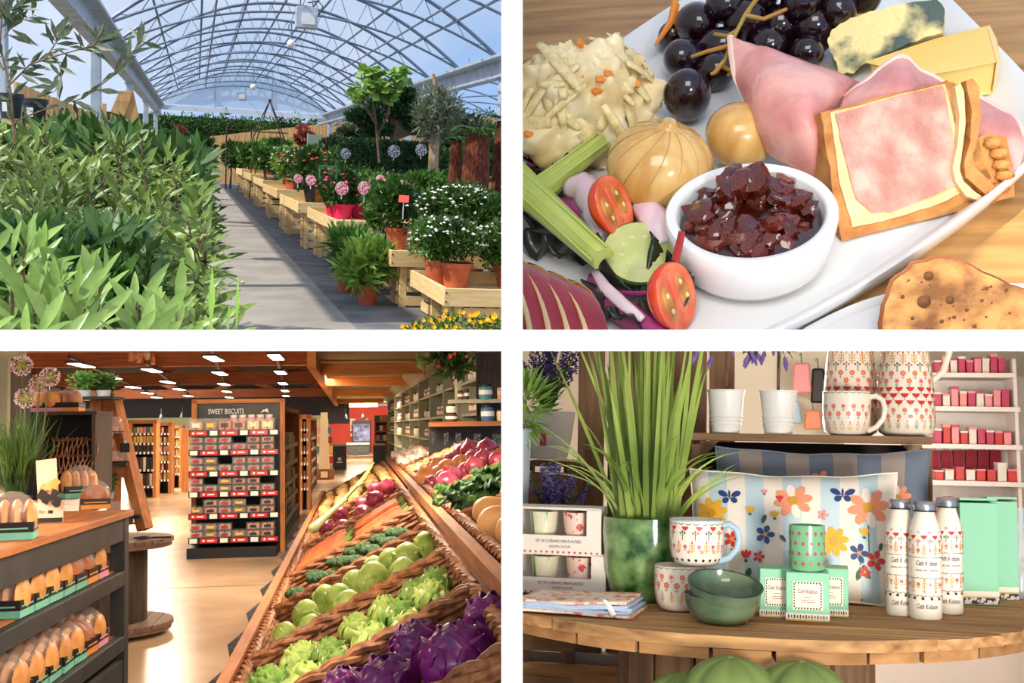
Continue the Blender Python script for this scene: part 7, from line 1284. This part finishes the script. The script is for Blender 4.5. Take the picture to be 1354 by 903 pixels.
    bottle(1191, 812, 151, 38, 'cream patterned bottle at the left of three, standing behind', .25); bottle(1254, 810, 151, 38, 'cream patterned bottle at the right of three, standing behind', -.2); bottle(1224, 817, 153, 42, 'cream patterned bottle in front of the other two', 0)
    # tall mint boxes
    for (u, v, w_, h_, rz, lab) in ((1296, 800, 50, 134, .18, 'tall mint green gift box right of the bottles'), (1327, 794, 40, 130, .18, 'second tall mint green gift box at the right edge')):
        p = onT(u, v); q = G.px(p); W_, H_ = w_*q, h_*q; t = thing(G, 'gift_box', lab, 'box', p, rz, group='tall mint gift boxes'); part(t, 'carton', B().box((0, W_*.35, H_/2), (W_, W_*.7, H_)), MINTB, bevel=.001); part(t, 'lid_flap', B().box((0, W_*.35, H_+.004), (W_*.98, W_*.7, .004), (R(-6), 0, 0)), MINTB); part(t, 'base_border', B().box((0, W_*.35, H_*.11), (W_*1.004, W_*.71, H_*.05)), CREAMC); part(t, 'check_border', B().box((0, W_*.35, H_*.04), (W_*1.004, W_*.71, H_*.06)), mat('check_print', (60, 40, 50), (240, 220, 200), scale=120, lo=.48, hi=.52)); part(t, 'gold_line', B().box((0, W_*.35, H_*.077), (W_*1.006, W_*.712, .0015)), GOLD); part(t, 'side_label', B().box((W_/2+.0005, W_*.3, H_*.75), (.001, W_*.4, H_*.24)), C_PNK)
    # --- crate shelf with white pots, mug and jugs
    yc = 2.38; a_, b_ = G.y(914, 580, yc), G.y(1233, 580, yc); cw = b_.x-a_.x; zt = G.y(1070, 575, yc).z; t = thing(G, 'display_crate', 'brown wooden crate used as a shelf behind the cushions', 'crate', ((a_.x+b_.x)/2, yc, .0005)); q = G.px(a_); dpt = .22
    part(t, 'top_plank', B().box((0, dpt*.25, zt-5*q), (cw, dpt*.48, 10*q)), CRATE, bevel=.002); part(t, 'top_plank', B().box((0, dpt*.76, zt-5*q), (cw, dpt*.46, 10*q)), CRATE, bevel=.002)
    for s_ in (-1, 1):
        part(t, 'side_board', B().box((s_*(cw/2-6*q), dpt/2, (zt-10*q)*.72), (11*q, dpt, (zt-10*q)*.5)), CRATEZ); part(t, 'side_board', B().box((s_*(cw/2-6*q), dpt/2, (zt-10*q)*.22), (11*q, dpt, (zt-10*q)*.42)), CRATEZ); part(t, 'corner_post', B().prism([(s_*(cw/2-11.5*q), .012, zt-10.5*q), (s_*(cw/2-36*q), .012, zt-10.5*q), (s_*(cw/2-11.5*q), .012, zt-36*q)], (0, .02, 0)), CRATE)
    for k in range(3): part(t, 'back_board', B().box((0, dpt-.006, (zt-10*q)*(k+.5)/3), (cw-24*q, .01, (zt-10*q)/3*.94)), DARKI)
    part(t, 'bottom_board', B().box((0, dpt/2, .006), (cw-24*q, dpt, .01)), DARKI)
    onC = lambda u, y: Vector((G.y(u, 575, y).x, y, zt+.001))
    for (u, lab) in ((960, 'small white ribbed pot at the left of the crate top'), (1029, 'small white ribbed pot in the middle of the crate top')):
        p = onC(u, yc+.05); q = G.px(p); h_ = 57*q; t = thing(G, 'white_pot', lab, 'pot', p, group='white pots on the crate'); rb = lambda z: 1+.02*(abs(((z/h_)*18) % 1-.5) < .25 and .18 < z/h_ < .45); part(t, 'body', B().lathe([(0.001, 0), (18.5*q, 0), (19.4*q, h_*.16), (20.8*q, h_*.2), (19.4*q, h_*.25), (21.4*q, h_*.29), (20*q, h_*.34), (22*q, h_*.38), (20.8*q, h_*.43), (24*q, h_*.96), (25.4*q, h_*.97), (25.4*q, h_), (23.6*q, h_), (22*q, h_*.9), (0.001, h_*.88)], 32), WPOT, smooth=50)
        part(t, 'soil', B().lathe([(0.001, h_*.9), (22*q, h_*.9)], 20), SOIL); b = B()
        st = [(0, 0), (3, 2), (-3, 1)]
        LAVM = mat('lavender_bloom', (110, 84, 158), (142, 118, 182), scale=40, rough=.8); FG = leafm('lavender_leaf', (84, 108, 70), (128, 150, 96))
        part(t, 'trunk', B().tube([(0, 0, h_*.9), (.002, 0, h_*.9+80*q)], 2.2*q, 6), BARK); P, D, U = [], [], []; lb = B()
        for k in range(26):
            an = k*2.4; base = Vector((0, 0, h_*.9+70*q)); tip = base+Vector((cos(an)*38*q, sin(an)*30*q, rnd.uniform(-26, 30)*q)); b.tube([base, base.lerp(tip, .5)+Vector((0, 0, 8*q)), tip], .6*q, 4)
            for j in range(12): f = rnd.uniform(.2, 1); P.append(base.lerp(tip, f)+Vector((0, 0, 8*q*sin(pi*f)))); D.append((rnd.gauss(0, 1), rnd.gauss(0, 1), rnd.gauss(.2, .7))); U.append((rnd.gauss(0, 1), -1, 1))
            if k % 2: lb.tube([tip, tip+Vector((cos(an)*6*q, sin(an)*5*q, -9*q)), tip+Vector((cos(an)*9*q, sin(an)*8*q, -18*q))], [2*q, 3.4*q, 1*q], 6)
        part(t, 'sprig', b, FG, kind='stuff'); part(t, 'foliage', B().leaves(P, D, U, 12*q, 2.4*q), FG, kind='stuff'); part(t, 'bloom', lb, LAVM, kind='stuff')
    p = onC(1120, yc+.05); q = G.px(p); RC = [(12*q, 18, 'stem', 6*q, [4]), (27*q, 15, 'flower', 6.5*q, [5]), (37*q, 15, 'flower', 6*q, [5, 2]), (56*q, 22, 'scal', 8*q, [0])]; mug(p, 31*q, 57*q, 'cream mug with orange flowers on the crate top before the jugs', RC, CER, -.1)
    for (u, y, lab, hz, w_) in ((1125, yc+.17, 'tall cream patterned jug behind the mug on the crate', 0, 36), (1198, yc+.09, 'tall cream patterned jug with handle at the right of the crate', .25, 37)):
        p = onC(u, y); q = G.px(p); r = w_*q; H = 165*q; prof = [(r*.72, 0), (r*.93, H*.03), (r, H*.10), (r*.985, H*.3), (r*.86, H*.6), (r*.68, H*.85), (r*.7, H)]; t = thing(G, 'patterned_jug', lab, 'jug', p, hz, group='patterned jugs'); part(t, 'body', B().lathe([(0.001, 0)]+prof+[(r*.64, H), (r*.6, H*.85), (r*.8, H*.4), (0.001, H*.05)], 40), CER, smooth=60)
        part(t, 'handle', B().tube([(r*.92, 0, H*.44), (r*1.35, 0, H*.52), (r*1.6, 0, H*.68), (r*1.45, 0, H*.86), (r*.68, 0, H*.93)], r*.12, 10), CER, smooth=70)
        prints(t, [(H*.09, 20, 'stem', 6*q, [4, 6]), (H*.15, 16, 'flower', 6*q, [5]), (H*.2, 16, 'flower', 6*q, [5]), (H*.265, 16, 'bowl', 9*q, [1]), (H*.32, 16, 'bowl', 9*q, [1]), (H*.37, 16, 'bowl', 9*q, [1]), (H*.43, 14, 'flower', 7*q, [5, 2]), (H*.49, 14, 'flower', 7*q, [5]), (H*.55, 14, 'tri', 8*q, [3, 0]), (H*.62, 14, 'stem', 9*q, [4]), (H*.7, 14, 'stem', 9*q, [4, 1])], interp(prof))
    # --- cushions
    def cushion(c, w_, h_, th, tilt, lab, mA, mB, ns, deco=None):
        t = thing(G, 'floral_cushion', lab, 'cushion', c, rot=(R(-tilt), 0, 0), group='floral cushions')
        def surf(x, z, side=-1):                           # x,z in -1..1
            k = max(0, (1-abs(x)**2.6))*max(0, (1-abs(z)**2.6)); pinch = 1-.06*(1-abs(x))*(abs(z) > .9)
            zz = z*(1-.10*(1-x*x)*(1 if z > 0 else .3)+.012*sin(x*9))                  # edges curve in between corners
            xx = x*(1-.05*(1-z*z))
            return Vector((xx*w_/2, side*th*k**.5, h_/2+zz*h_/2))
        b = B()
        for side in (-1, 1):
            for i in range(ns):
                x0_, x1_ = -1+2*i/ns, -1+2*(i+1)/ns; b.grid(lambda a, s_: surf(x0_+(x1_-x0_)*a, -1+2*s_, side), 4, 22, m=i % 2)
        part(t, 'cover', b, [mA, mB], smooth=80); part(t, 'piping', B().tube([surf(x, z) for x, z in [(-1+.1*i, -1) for i in range(20)]+[(1, -1+.1*i) for i in range(20)]+[(1-.1*i, 1) for i in range(20)]+[(-1, 1-.1*i) for i in range(20)]], .0022, 5, closed=True), mA)
        if deco:
            PM = [C_PCH, C_YEL, C_NAV, C_RED, C_LEAF, CER, C_GLD, C_PNK]; b = B()
            def put(P, m, lift=.0016):
                V = []
                for x, z in P: s_ = surf(max(-.99, min(.99, x)), max(-.99, min(.99, z))); V.append((s_.x, s_.y-lift, s_.z))
                b.addp(V, [tuple(range(len(V)))], m)
            ax, az = 2/w_, 2/h_
            def petal(cx, cz, an, L, wd, m, lift=.0016): put([(cx+(cos(an)*L*f-sin(an)*wd*g)*ax, cz+(sin(an)*L*f+cos(an)*wd*g)*az) for f, g in ((.12, 0), (.4, .42), (.75, .5), (1, .2), (1, -.2), (.75, -.5), (.4, -.42))], m, lift)
            for (kind, u, v, r, m) in deco:
                # pixel to cover coordinates
                pw = G.pl(u, v, c, Vector((0, -cos(R(tilt)), sin(R(tilt)))))-c; x = pw.x*ax; z = (pw.z/cos(R(tilt))-h_/2)*az; q = G.px(c); r = r*q
                if kind == 'f':
                    for j in range(8): petal(x, z, j*pi/4+.2, r, r*.48, m if j % 2 or m == 1 else 5 if m == 0 and j in (2, 6) else m)
                    put([(x+cos(i*.9)*r*.26*ax, z+sin(i*.9)*r*.26*az) for i in range(7)], 6, .0026)
                elif kind == 's':
                    for j in range(5): petal(x, z, j*2*pi/5, r, r*.6, m)
                    put([(x+cos(i*.9)*r*.22*ax, z+sin(i*.9)*r*.22*az) for i in range(7)], 6, .0026)
                elif kind == 'b':
                    for an, L in ((.5, 1), (2.6, 1), (-.6, .7), (3.8, .7)): petal(x, z, an, r*L, r*.5, m)
                    petal(x, z-.3*r*az, pi/2, r*.9, r*.14, m, .0026)
                elif kind == 't':
                    for an in (1.1, 1.57, 2.05): petal(x, z, an, r, r*.4, m)
                    petal(x, z+.02, -1.57, r*.4, r*.4, 4, .0026)
                elif kind == 'l': petal(x, z, R(m*1.0) if abs(m) > 9 else m, r, r*.4, 4)
                elif kind == 'k': put([(x-.8*q*ax, z), (x+.8*q*ax, z), (x+.8*q*ax, z-r*az), (x-.8*q*ax, z-r*az)], 4, .0012)
            part(t, 'embroidery', b, PM, kind='stuff')
    deco = [('k', 1048, 670, 60, 0), ('k', 1150, 690, 50, 0), ('k', 1138, 750, 50, 0), ('k', 1065, 720, 40, 0), ('k', 965, 730, 40, 0), ('f', 1048, 665, 26, 0), ('f', 1150, 675, 28, 0), ('b', 963, 661, 17, 2), ('b', 1114, 657, 18, 2), ('f', 938, 682, 22, 1), ('s', 965, 718, 11, 3), ('s', 1010, 713, 13, 2), ('t', 990, 684, 11, 1), ('t', 1023, 690, 11, 1), ('f', 1103, 722, 20, 1), ('s', 1137, 737, 13, 2), ('s', 1144, 761, 8, 3), ('s', 1160, 745, 13, 3), ('t', 1145, 715, 12, 1), ('s', 1002, 742, 8, 3), ('t', 1010, 655, 8, 7), ('t', 985, 745, 13, 3), ('l', 1005, 700, 16, 1.2), ('l', 1155, 770, 20, 2.6), ('l', 1150, 772, 20, 1.9), ('l', 1165, 735, 14, 1.2), ('l', 985, 775, 20, 1.3), ('l', 1040, 725, 14, 2.3), ('s', 1088, 686, 8, 7), ('l', 1132, 775, 18, 1.2), ('t', 1030, 665, 9, 3)]
    cz = G.z(1048, 800, .0006); q = G.px(cz); cushion(Vector((cz.x, cz.y+.05, .001)), 282*q, 178*q, .065, 12, 'white and pale blue striped cushion embroidered with bright flowers', FABW, FABB, 11, deco)
    c2 = Vector((G.y(1085, 640, 2.3).x, 2.26, .02)); q = G.px(c2); cushion(c2, 282*q, 172*q, .045, 10, 'grey striped floral cushion tucked in the crate behind the white one', FABG, FABT, 9, [('b', 1003, 640, 16, 2), ('f', 985, 642, 16, 1), ('s', 1085, 634, 14, 0), ('f', 1190, 660, 18, 0), ('b', 1140, 636, 12, 2)])
    # --- green glazed planter with tall grass
    p = onT(856, 791); q = G.px(p); t = thing(G, 'glazed_planter', 'glossy speckled green planter holding tall grass', 'planter', p); H = 107*q; part(t, 'pot', B().lathe([(0.001, 0), (44*q, 0), (52*q, H*.12), (57*q, H*.35), (60*q, H*.8), (60*q, H), (56*q, H), (54*q, H*.85), (0.001, H*.84)], 40, f=lambda a, z: 1+.012*sin(a*3+z*40)), GGL, smooth=60); part(t, 'soil', B().lathe([(0.001, H*.87), (54.5*q, H*.87)], 24), SOIL)
    GR = leafm('ornamental_grass', (104, 132, 42), (174, 192, 92), scale=6, rough=.45, vary=.3)
    def blade(base, dirv, L, wd, curl, N=9):
        b = B(); d = Vector(dirv).normalized(); sd = d.cross(Vector((0, -1, .2))).normalized(); rw = Vector((d.x, d.y, 0))
        b.grid(lambda a, s_: Vector(base)+d*L*s_+rw*curl*L*s_*s_*1.5-Vector((0, 0, 1))*curl*L*s_**2.6*.9+sd*(a-.5)*wd*(1-s_**3*.95), 2, N); return b
    for k in range(105):
        an = rnd.uniform(0, 2*pi); rr_ = rnd.uniform(0, 40)*q; lean = abs(rnd.gauss(0, .17)); L = rnd.uniform(190, 345)*q
        if k < 34: lean = rnd.uniform(.3, .75); L = rnd.uniform(120, 230)*q
        part(t, 'grass_blade', blade((cos(an)*rr_, sin(an)*rr_, H*.85), (cos(an)*lean, sin(an)*lean*.7, 1), L, rnd.uniform(4, 9)*q if k >= 34 else rnd.uniform(2, 4)*q, rnd.uniform(.0, .10) if k >= 34 else rnd.uniform(.2, .6)), GR)
    # --- planter gift boxes and folded cloth
    for k, (v0, v1, lab) in enumerate(((784, 737, 'white gift box of two mini planters, lower of two'), (737, 682, 'white gift box of two mini planters, upper of two'))):
        y = 1.98; a_, b2 = G.y(676, v0, y), G.y(797+(3 if k == 0 else -3), v1, y); W_, H_ = b2.x-a_.x, b2.z-a_.z; q = G.px(a_); zb = .003 if k == 0 else (G.y(700, 784, y).z*0+.003+hb0+.001); hb0 = H_ if k == 0 else hb0
        t = thing(G, 'planter_gift_box', lab, 'box', ((a_.x+b2.x)/2, y, zb), group='mini planter gift boxes'); D_ = 60*q
        part(t, 'front_lower', B().box((0, 0, H_*.2), (W_, .003, H_*.4)), WBOX); part(t, 'front_top', B().box((0, 0, H_*.985), (W_, .003, H_*.03)), WBOX); part(t, 'front_side', B().box((W_/2-9*q, 0, H_*.7), (18*q, .003, H_*.6)), WBOX); part(t, 'back', B().box((0, D_, H_/2), (W_, .003, H_)), WBOX); part(t, 'side', B().box((W_/2, D_/2, H_/2), (.003, D_, H_)), WBOX); part(t, 'top_panel', B().box((0, D_/2, H_), (W_, D_, .003)), WBOX); part(t, 'base', B().box((0, D_/2, .002), (W_, D_, .003)), WBOX)
        part(t, 'lettering', B().text('SET OF 2 CERAMIC MINI PLANTERS', 5.4*q, TM((4*q, -.0022, H_*.24), rot=(pi/2, 0, 0)), sx=.72).text('GARDEN COLOUR', 4.2*q, TM((6*q, -.0022, H_*.13), rot=(pi/2, 0, 0)), sx=.8), INK); b = B()
        for j in range(16): b.box((-W_/2+(j+.5)*W_/16, -.002, H_*.03), (2.4*q, .001, 2.4*q), (0, R(45), 0))
        part(t, 'border_print', b, C_RED, kind='stuff')
        for j, (x_, m) in enumerate(((-.18, mat('mini_planter_stripe', (232, 226, 196), (110, 160, 80), scale=70, stretch=(1, 1, .02), lo=.52, hi=.58, rough=.4)), (.20, mat('mini_planter_floral', (240, 206, 190), (206, 60, 70), scale=90, lo=.56, hi=.6, rough=.4)))):
            part(t, 'mini_planter', B().lathe([(0.001, H_*.36), (16*q, H_*.36), (19*q, H_*.9), (17*q, H_*.9), (0.001, H_*.8)], 24, c=(x_*W_, D_*.45, 0)), m)
    p = onT(768, 806); q = G.px(p); t = thing(G, 'folded_cloth', 'folded patterned tea towel with pale blue edge at the table left', 'cloth', p); CLO = mat('towel_print', (244, 226, 206), (226, 120, 96), scale=60, rough=.9, lo=.5, hi=.62); CLB = mat('towel_edge', (186, 206, 232), rough=.9)
    for k in range(4): part(t, 'fold', B().grid(lambda a, s_, k=k: ((a-.5)*(158-k*6)*q+(s_-.5)*10*q, (s_-.5)*.13, .003+k*.0055+.002*sin(a*5+k)+.0016*noise.noise(Vector((a*4, s_*3, k)))), 14, 8), CLO if k in (0, 3) else CLB, solid=.004, smooth=80)
    part(t, 'edge_roll', B().tube([((-62+i*8.5)*q, -.066+.002*sin(i), .014+.002*sin(i*.7)) for i in range(17)], .0036, 6), CLB); part(t, 'cord', B().tube([(38*q, -.07, .027), (44*q, -.068, .02), (52*q, -.072, .004)], [.003, .0045, .005], 6), WPOT)
    # --- left background: crate boards, lavender, buckets
    yb_ = 2.78
    for (u0, u1, v0, v1, lab, y) in ((763, 800, 440, 700, 'upright brown plank of the crate stack behind the grass, left', yb_), (803, 868, 440, 700, 'upright brown plank of the crate stack behind the grass, middle', yb_+.02), (871, 935, 440, 600, 'upright brown plank of the crate stack behind the grass, right', yb_), (938, 972, 440, 580, 'upright brown plank beside the white pot, rightmost', yb_+.01)):
        a_, b2 = G.y(u0, v1, y), G.y(u1, v0, y); hgt = b2.z-ZF; solo(G, 'upright_plank', B().box((0, 0, hgt/2), (b2.x-a_.x, .02, hgt)), CRATEZ, lab, 'plank', ((a_.x+b2.x)/2, y, ZF), group='upright crate planks', bevel=.002)
    a_ = G.y(690, 612, 2.72); b2 = G.y(763, 612, 2.72); t = thing(G, 'stacked_crate', 'wooden crate at the far left carrying a painted pot', 'crate', ((a_.x+b2.x)/2, 2.72, ZF)); w_ = b2.x-a_.x; zt2 = a_.z-ZF; part(t, 'top', B().box((0, .1, zt2), (w_, .3, .012)), CRATE)
    for k in range(5): part(t, 'slat', B().box((0, -.03, zt2-.07-k*.16), (w_, .012, .1)), CRATE)
    for s_ in (-1, 1): part(t, 'post', B().box((s_*(w_/2-.015), 0, zt2/2), (.03, .03, zt2)), CRATEZ)
    p = Vector((G.y(722, 600, 2.72).x, 2.74, G.y(722, 611, 2.72).z+.008)); q = G.px(p); t = thing(G, 'painted_pot', 'white painted pot of purple lavender at the upper left', 'potted plant', p); part(t, 'pot', B().lathe([(0.001, 0), (26*q, 0), (32*q, 30*q), (36*q, 62*q), (33*q, 62*q), (0.001, 56*q)], 24), WPOT); part(t, 'pot_print', B().box((0, -31.5*q, 26*q), (8*q, .003, 18*q)), C_MAG)
    PURP = mat('purple_bloom', (84, 54, 140), (124, 92, 176), scale=60, rough=.8)
    def lavender(t, z0, n, spread, hgt, mb, lm_):
        b = B(); P, D, U = [], [], []; fl = []
        for k in range(n):
            an = rnd.uniform(0, 6.28); tip = Vector((cos(an)*spread*rnd.random(), sin(an)*spread*.8*rnd.random(), hgt*rnd.uniform(.6, 1.05))); b.tube([(0, 0, z0), (tip.x*.5, tip.y*.5, z0+tip.z*.6), (tip.x, tip.y, z0+tip.z)], .0012, 4)
            for j in range(14): f = j/14; fl.append((tip.x*(.8+.25*f)+rnd.gauss(0, .0035), tip.y*(.8+.25*f)+rnd.gauss(0, .0035), z0+tip.z*(.62+.42*f)))
            for j in range(4): f = rnd.uniform(.1, .6); P.append((tip.x*f, tip.y*f, z0+tip.z*f)); D.append((rnd.gauss(0, 1), rnd.gauss(0, 1), 1)); U.append((0, -1, .3))
        part(t, 'stalk', b, lm_); part(t, 'foliage', B().leaves(P, D, U, .035, .005), lm_, kind='stuff'); part(t, 'bloom', B().puffs(fl, .0048), mb, kind='stuff')
    lavender(t, 55*q, 46, 52*q, 105*q, PURP, L_MD)
    p = Vector((G.y(735, 690, 2.3).x, 2.3, G.y(735, 705, 2.3).z)); q = G.px(p); t = thing(G, 'lavender_pot', 'pot of lilac lavender low at the left behind the gift boxes', 'potted plant', (p.x, p.y, .001)); part(t, 'pot', B().lathe([(0.001, 0), (26*q, 0), (30*q, max(.03, p.z)), (0.001, max(.03, p.z)*.95)], 20), GALV); lavender(t, max(.03, p.z)*.9, 34, 46*q, 92*q, mat('lilac_bloom', (112, 96, 168), (142, 126, 188), scale=60, rough=.8), L_DK)
    p = G.y(684, 690, 2.2); q = G.px(p); t = thing(G, 'zinc_bucket', 'pale zinc bucket of green leaves cut off at the left edge', 'bucket', (p.x, 2.2, .001)); H = G.y(684, 568, 2.2).z; part(t, 'body', B().lathe([(0.001, 0), (11*q, 0), (17*q, H), (16*q, H), (0.001, H*.9)], 20), GALV); b = B(); foliage(b, 260, (0, 0, H+30*q), (30*q, 26*q, 36*q), .05, .008); part(t, 'foliage', b, L_LT, kind='stuff'); part(t, 'rim', B().tube([(17*q*cos(a*pi/10), 17*q*sin(a*pi/10), H) for a in range(20)], .002, 5, closed=True), GALV)
    # --- below the table
    a_, b2 = G.y(660, 880, 2.7), G.y(878, 880, 2.7); t = thing(G, 'low_crate', 'low wooden crate under the table at the left', 'crate', ((a_.x+b2.x)/2, 2.7, ZF)); w_ = b2.x-a_.x; zt3 = G.y(700, 872, 2.7).z-ZF; part(t, 'front_board', B().box((0, 0, zt3*.82), (w_, .02, zt3*.34)), OLDW); part(t, 'front_board', B().box((0, 0, zt3*.4), (w_, .02, zt3*.36)), OLDW); part(t, 'end_post', B().box((w_/2-.02, .02, zt3/2), (.04, .04, zt3)), CRATEZ); part(t, 'inner_shadow_board', B().box((0, .2, zt3*.5), (w_, .02, zt3)), CRATEZ)
    a_, b2 = G.y(660, 850, 2.9), G.y(890, 850, 2.9); solo(G, 'grey_board', B().box((0, 0, 0), (b2.x-a_.x, .5, .05)).box((-.3, 0, -.29), (.04, .4, .53)).box((.1, 0, -.29), (.04, .4, .53)), mat('grey_laminate', (176, 166, 156), rough=.6), 'grey low bench behind the table at the left', 'bench', ((a_.x+b2.x)/2, 3.0, G.y(760, 862, 2.9).z))
    def pumpkin(u, v, y, r, lab):
        c = G.y(u, v, y); q = G.px(c); r_ = r*q; t = thing(G, 'velvet_pouffe', lab, 'cushion', (c.x, c.y, c.z-r_*.75), group='green velvet pouffes'); part(t, 'body', B().ball((0, 0, r_*.72), (r_, r_, r_*.72), 48, 20, f=lambda d: 1-.10*abs(math.cos(4*math.atan2(d.y, d.x)))**6*math.sqrt(max(0, 1-d.z*d.z))), VELV, smooth=80); part(t, 'button', B().ball((0, 0, r_*1.42), (r_*.1, r_*.1, r_*.05), 10, 6), VELV)
        part(t, 'stool', B().lathe([(0.001, 0), (r_*.5, 0), (r_*.5, 1), (0.001, 1)], 12), CRATEZ, T=TM((0, 0, -(c.z-r_*.75-ZF)+.036), s=(1, 1, max(.01, c.z-r_*.75-ZF-.036))))
    pumpkin(965, 912, 1.6, 62, 'green velvet pouffe in the middle under the table'); pumpkin(903, 925, 1.66, 50, 'green velvet pouffe at the left under the table'); pumpkin(1060, 918, 1.64, 62, 'darker green pouffe at the right under the table')
    # --- right background: white stepped display shelves
    yd = 4.7; rows = [(496, 1232, 1342), (540, 1232, 1347), (589, 1232, 1350), (637, 1232, 1358), (690, 1232, 1362)]
    WSH = mat('white_display', (240, 230, 220), rough=.6); t = thing(G, 'white_display_shelf', 'white stepped display shelves full of pink and red gifts in the background', 'shelf', (G.y(1290, 640, yd).x, yd, ZF)); x0_ = G.y(1290, 640, yd).x
    part(t, 'back_panel', B().box((-.1, .25, .55), (.75, .02, 1.5)), WSH); a_ = G.y(1348, 640, yd); q = G.px(a_); part(t, 'side_panel', B().prism([(a_.x-x0_-6*q, 0, G.y(0, 470, yd).z-ZF), (a_.x-x0_+6*q, 0, 0), (a_.x-x0_+12*q, .2, 0), (a_.x-x0_-6*q, .2, G.y(0, 470, yd).z-ZF)], (.012, 0, 0)), WSH)
    bk = 0
    for ri, (v, u0, u1) in enumerate(rows):
        aa, bb = G.y(u0-20, v, yd), G.y(u1, v, yd); z = aa.z; part(t, 'shelf', B().box(((aa.x+bb.x)/2-x0_, .1, z-ZF), (bb.x-aa.x, .26, .018)), WSH)
        cols = [(2, 6, 3, 8), (2, 3, 6, 0), (2, 7, 6, 1, 3, 8), (1, 3, 1, 3, 1), (1, 3, 3, 1)][ri]; nb = 9 if ri < 3 else 8; hs = [30, 24, 22, 38 if False else 20, 30][ri]
        for j in range(nb):
            u = u0+4+(u1-u0-14)*(j+.5)/nb; c = G.y(u, v, yd); hh_ = (hs+rnd.uniform(-6, 8))*q*(.9 if ri else .7); kind = rnd.random(); t2 = thing(G, 'gift_item', 'small gift on the background display, shelf %s from the top, %s from the left' % (ORD[ri], ORD[j]), 'gift', (c.x, yd+.06, z+.0095), group='gifts on the white display'); mm = [PK_[0] for PK_ in [(C_PNK,), (C_RED,), (C_MAG,), (FABW,), (C_BLU,), (C_RED,)]][(cols[j % len(cols)]) % 6]
            part(t2, 'box', B().box((0, 0, hh_/2), ((u1-u0)/nb*q*.72, .08, hh_)), mm, bevel=.003); part(t2, 'lid', B().box((0, 0, hh_*.93), ((u1-u0)/nb*q*.75, .083, hh_*.14)), [FABW, C_PNK, C_MAG][j % 3])
    for j in range(6):
        u = 1246+j*17; c = G.y(u, 637, yd); t2 = thing(G, 'red_gift_bag', 'dark red gift bag hanging on the display back panel, %s from the left' % ORD[j], 'bag', (c.x, yd+.225, G.y(u, 633, yd).z), group='red bags on the display'); part(t2, 'bag', B().box((0, 0, 19*q), (14*q, .02, 36*q)), mat('deep_red', (160, 24, 48), rough=.6)); part(t2, 'handle', B().tube([(-3*q, 0, 37*q), (0, 0, 43*q), (3*q, 0, 37*q)], .003, 4), C_PNK)
    # glass bottle with daffodil print at right edge
    p = onT(1348, 790); q = G.px(p); t = thing(G, 'glass_vase', 'clear glass vase with yellow daffodil print at the right edge', 'vase', p); part(t, 'glass', B().lathe([(0.001, 0), (14*q, 0), (15*q, 60*q), (8*q, 80*q), (8*q, 118*q)], 20), film('vase_glass', (200, 220, 225), .6, .05)); b = B(); [motif(b, lambda z: 14.6*q, k*1.05, z_*q, 'dot', 7*q, 4) for k in range(6) for z_ in (35, 48)]; part(t, 'printed_pattern', b, PRN, kind='stuff')
    # background racks left of the jugs
    for k, (u, v, w_, h_, m) in enumerate(((1060, 500, 26, 40, C_PNK), (1082, 510, 20, 46, INK), (1045, 545, 30, 30, C_BLU), (1075, 555, 24, 26, C_PCH))):
        c = G.y(u, v+h_/2, 5.2); q = G.px(c); t2 = thing(G, 'hanging_gift', 'blurred %s hanging item behind the white pots' % ['pink', 'black', 'pale blue', 'peach'][k], 'gift', c, group='items behind the white pots'); part(t2, 'body', B().box((0, 0, h_*q/2), (w_*q, .05, h_*q), taper=.8), m, bevel=.01); part(t2, 'hanger', B().tube([(0, 0, h_*q), (0, .1, h_*q+.05), (0, .38, h_*q+.06)], .004, 4), STEEL)
    for (p_, e, aim, sz) in (((.3, 3.5, .47), 12, (.8, 5.2, -.2), .8), ((-.5, 3.3, .45), 12, (-.6, 5.4, 0), .6), ((0, 2.95, .42), 5, (0, 2.4, .1), .4)):
        if e: lamp('gift_fill', 'AREA', G.M @ Vector(p_), e, (1, .93, .85), aim=G.M @ Vector(aim), size=sz)  # unseen fill added to brighten the table and background
# ---------------------------------------------------------------- cut everything at the dividing walls it would pass through
bpy.context.view_layer.update()
gz1, gz0, gx = Vector((0, 0, TZ1+.0003)), Vector((0, 0, TZ0-.0003)), T0+.0003
PL = {1: [(gz1, Vector((0, 0, 1)))], 2: [(gz1, Vector((0, 0, 1))), (Vector((gx, 0, 0)), Vector((1, 0, 0)))],
      3: [(gz0, Vector((0, 0, -1)))], 4: [(gz0, Vector((0, 0, -1))), (Vector((gx, 0, 0)), Vector((1, 0, 0)))]}
NEAR = (Vector((0, Y0+.012, 0)), Vector((0, 1, 0)))
for o in list(bpy.data.objects):
    if o.type != 'MESH' or ROOM.get(o.name, 0) == 0: continue
    q = ROOM[o.name]; pl = list(PL[q])+[NEAR]
    ymin = min((o.matrix_world @ Vector(c)).y for c in o.bound_box)
    if (q == 1 and ymin < 2.75) or (q == 3 and ymin < 8.1): pl.append((Vector((-gx, 0, 0)), Vector((-1, 0, 0))))
    if not clip(o, pl):
        for c in list(o.children): bpy.data.objects.remove(c)
        bpy.data.objects.remove(o)
for o in list(bpy.data.objects):
    if o.type == 'EMPTY' and not o.children: bpy.data.objects.remove(o)
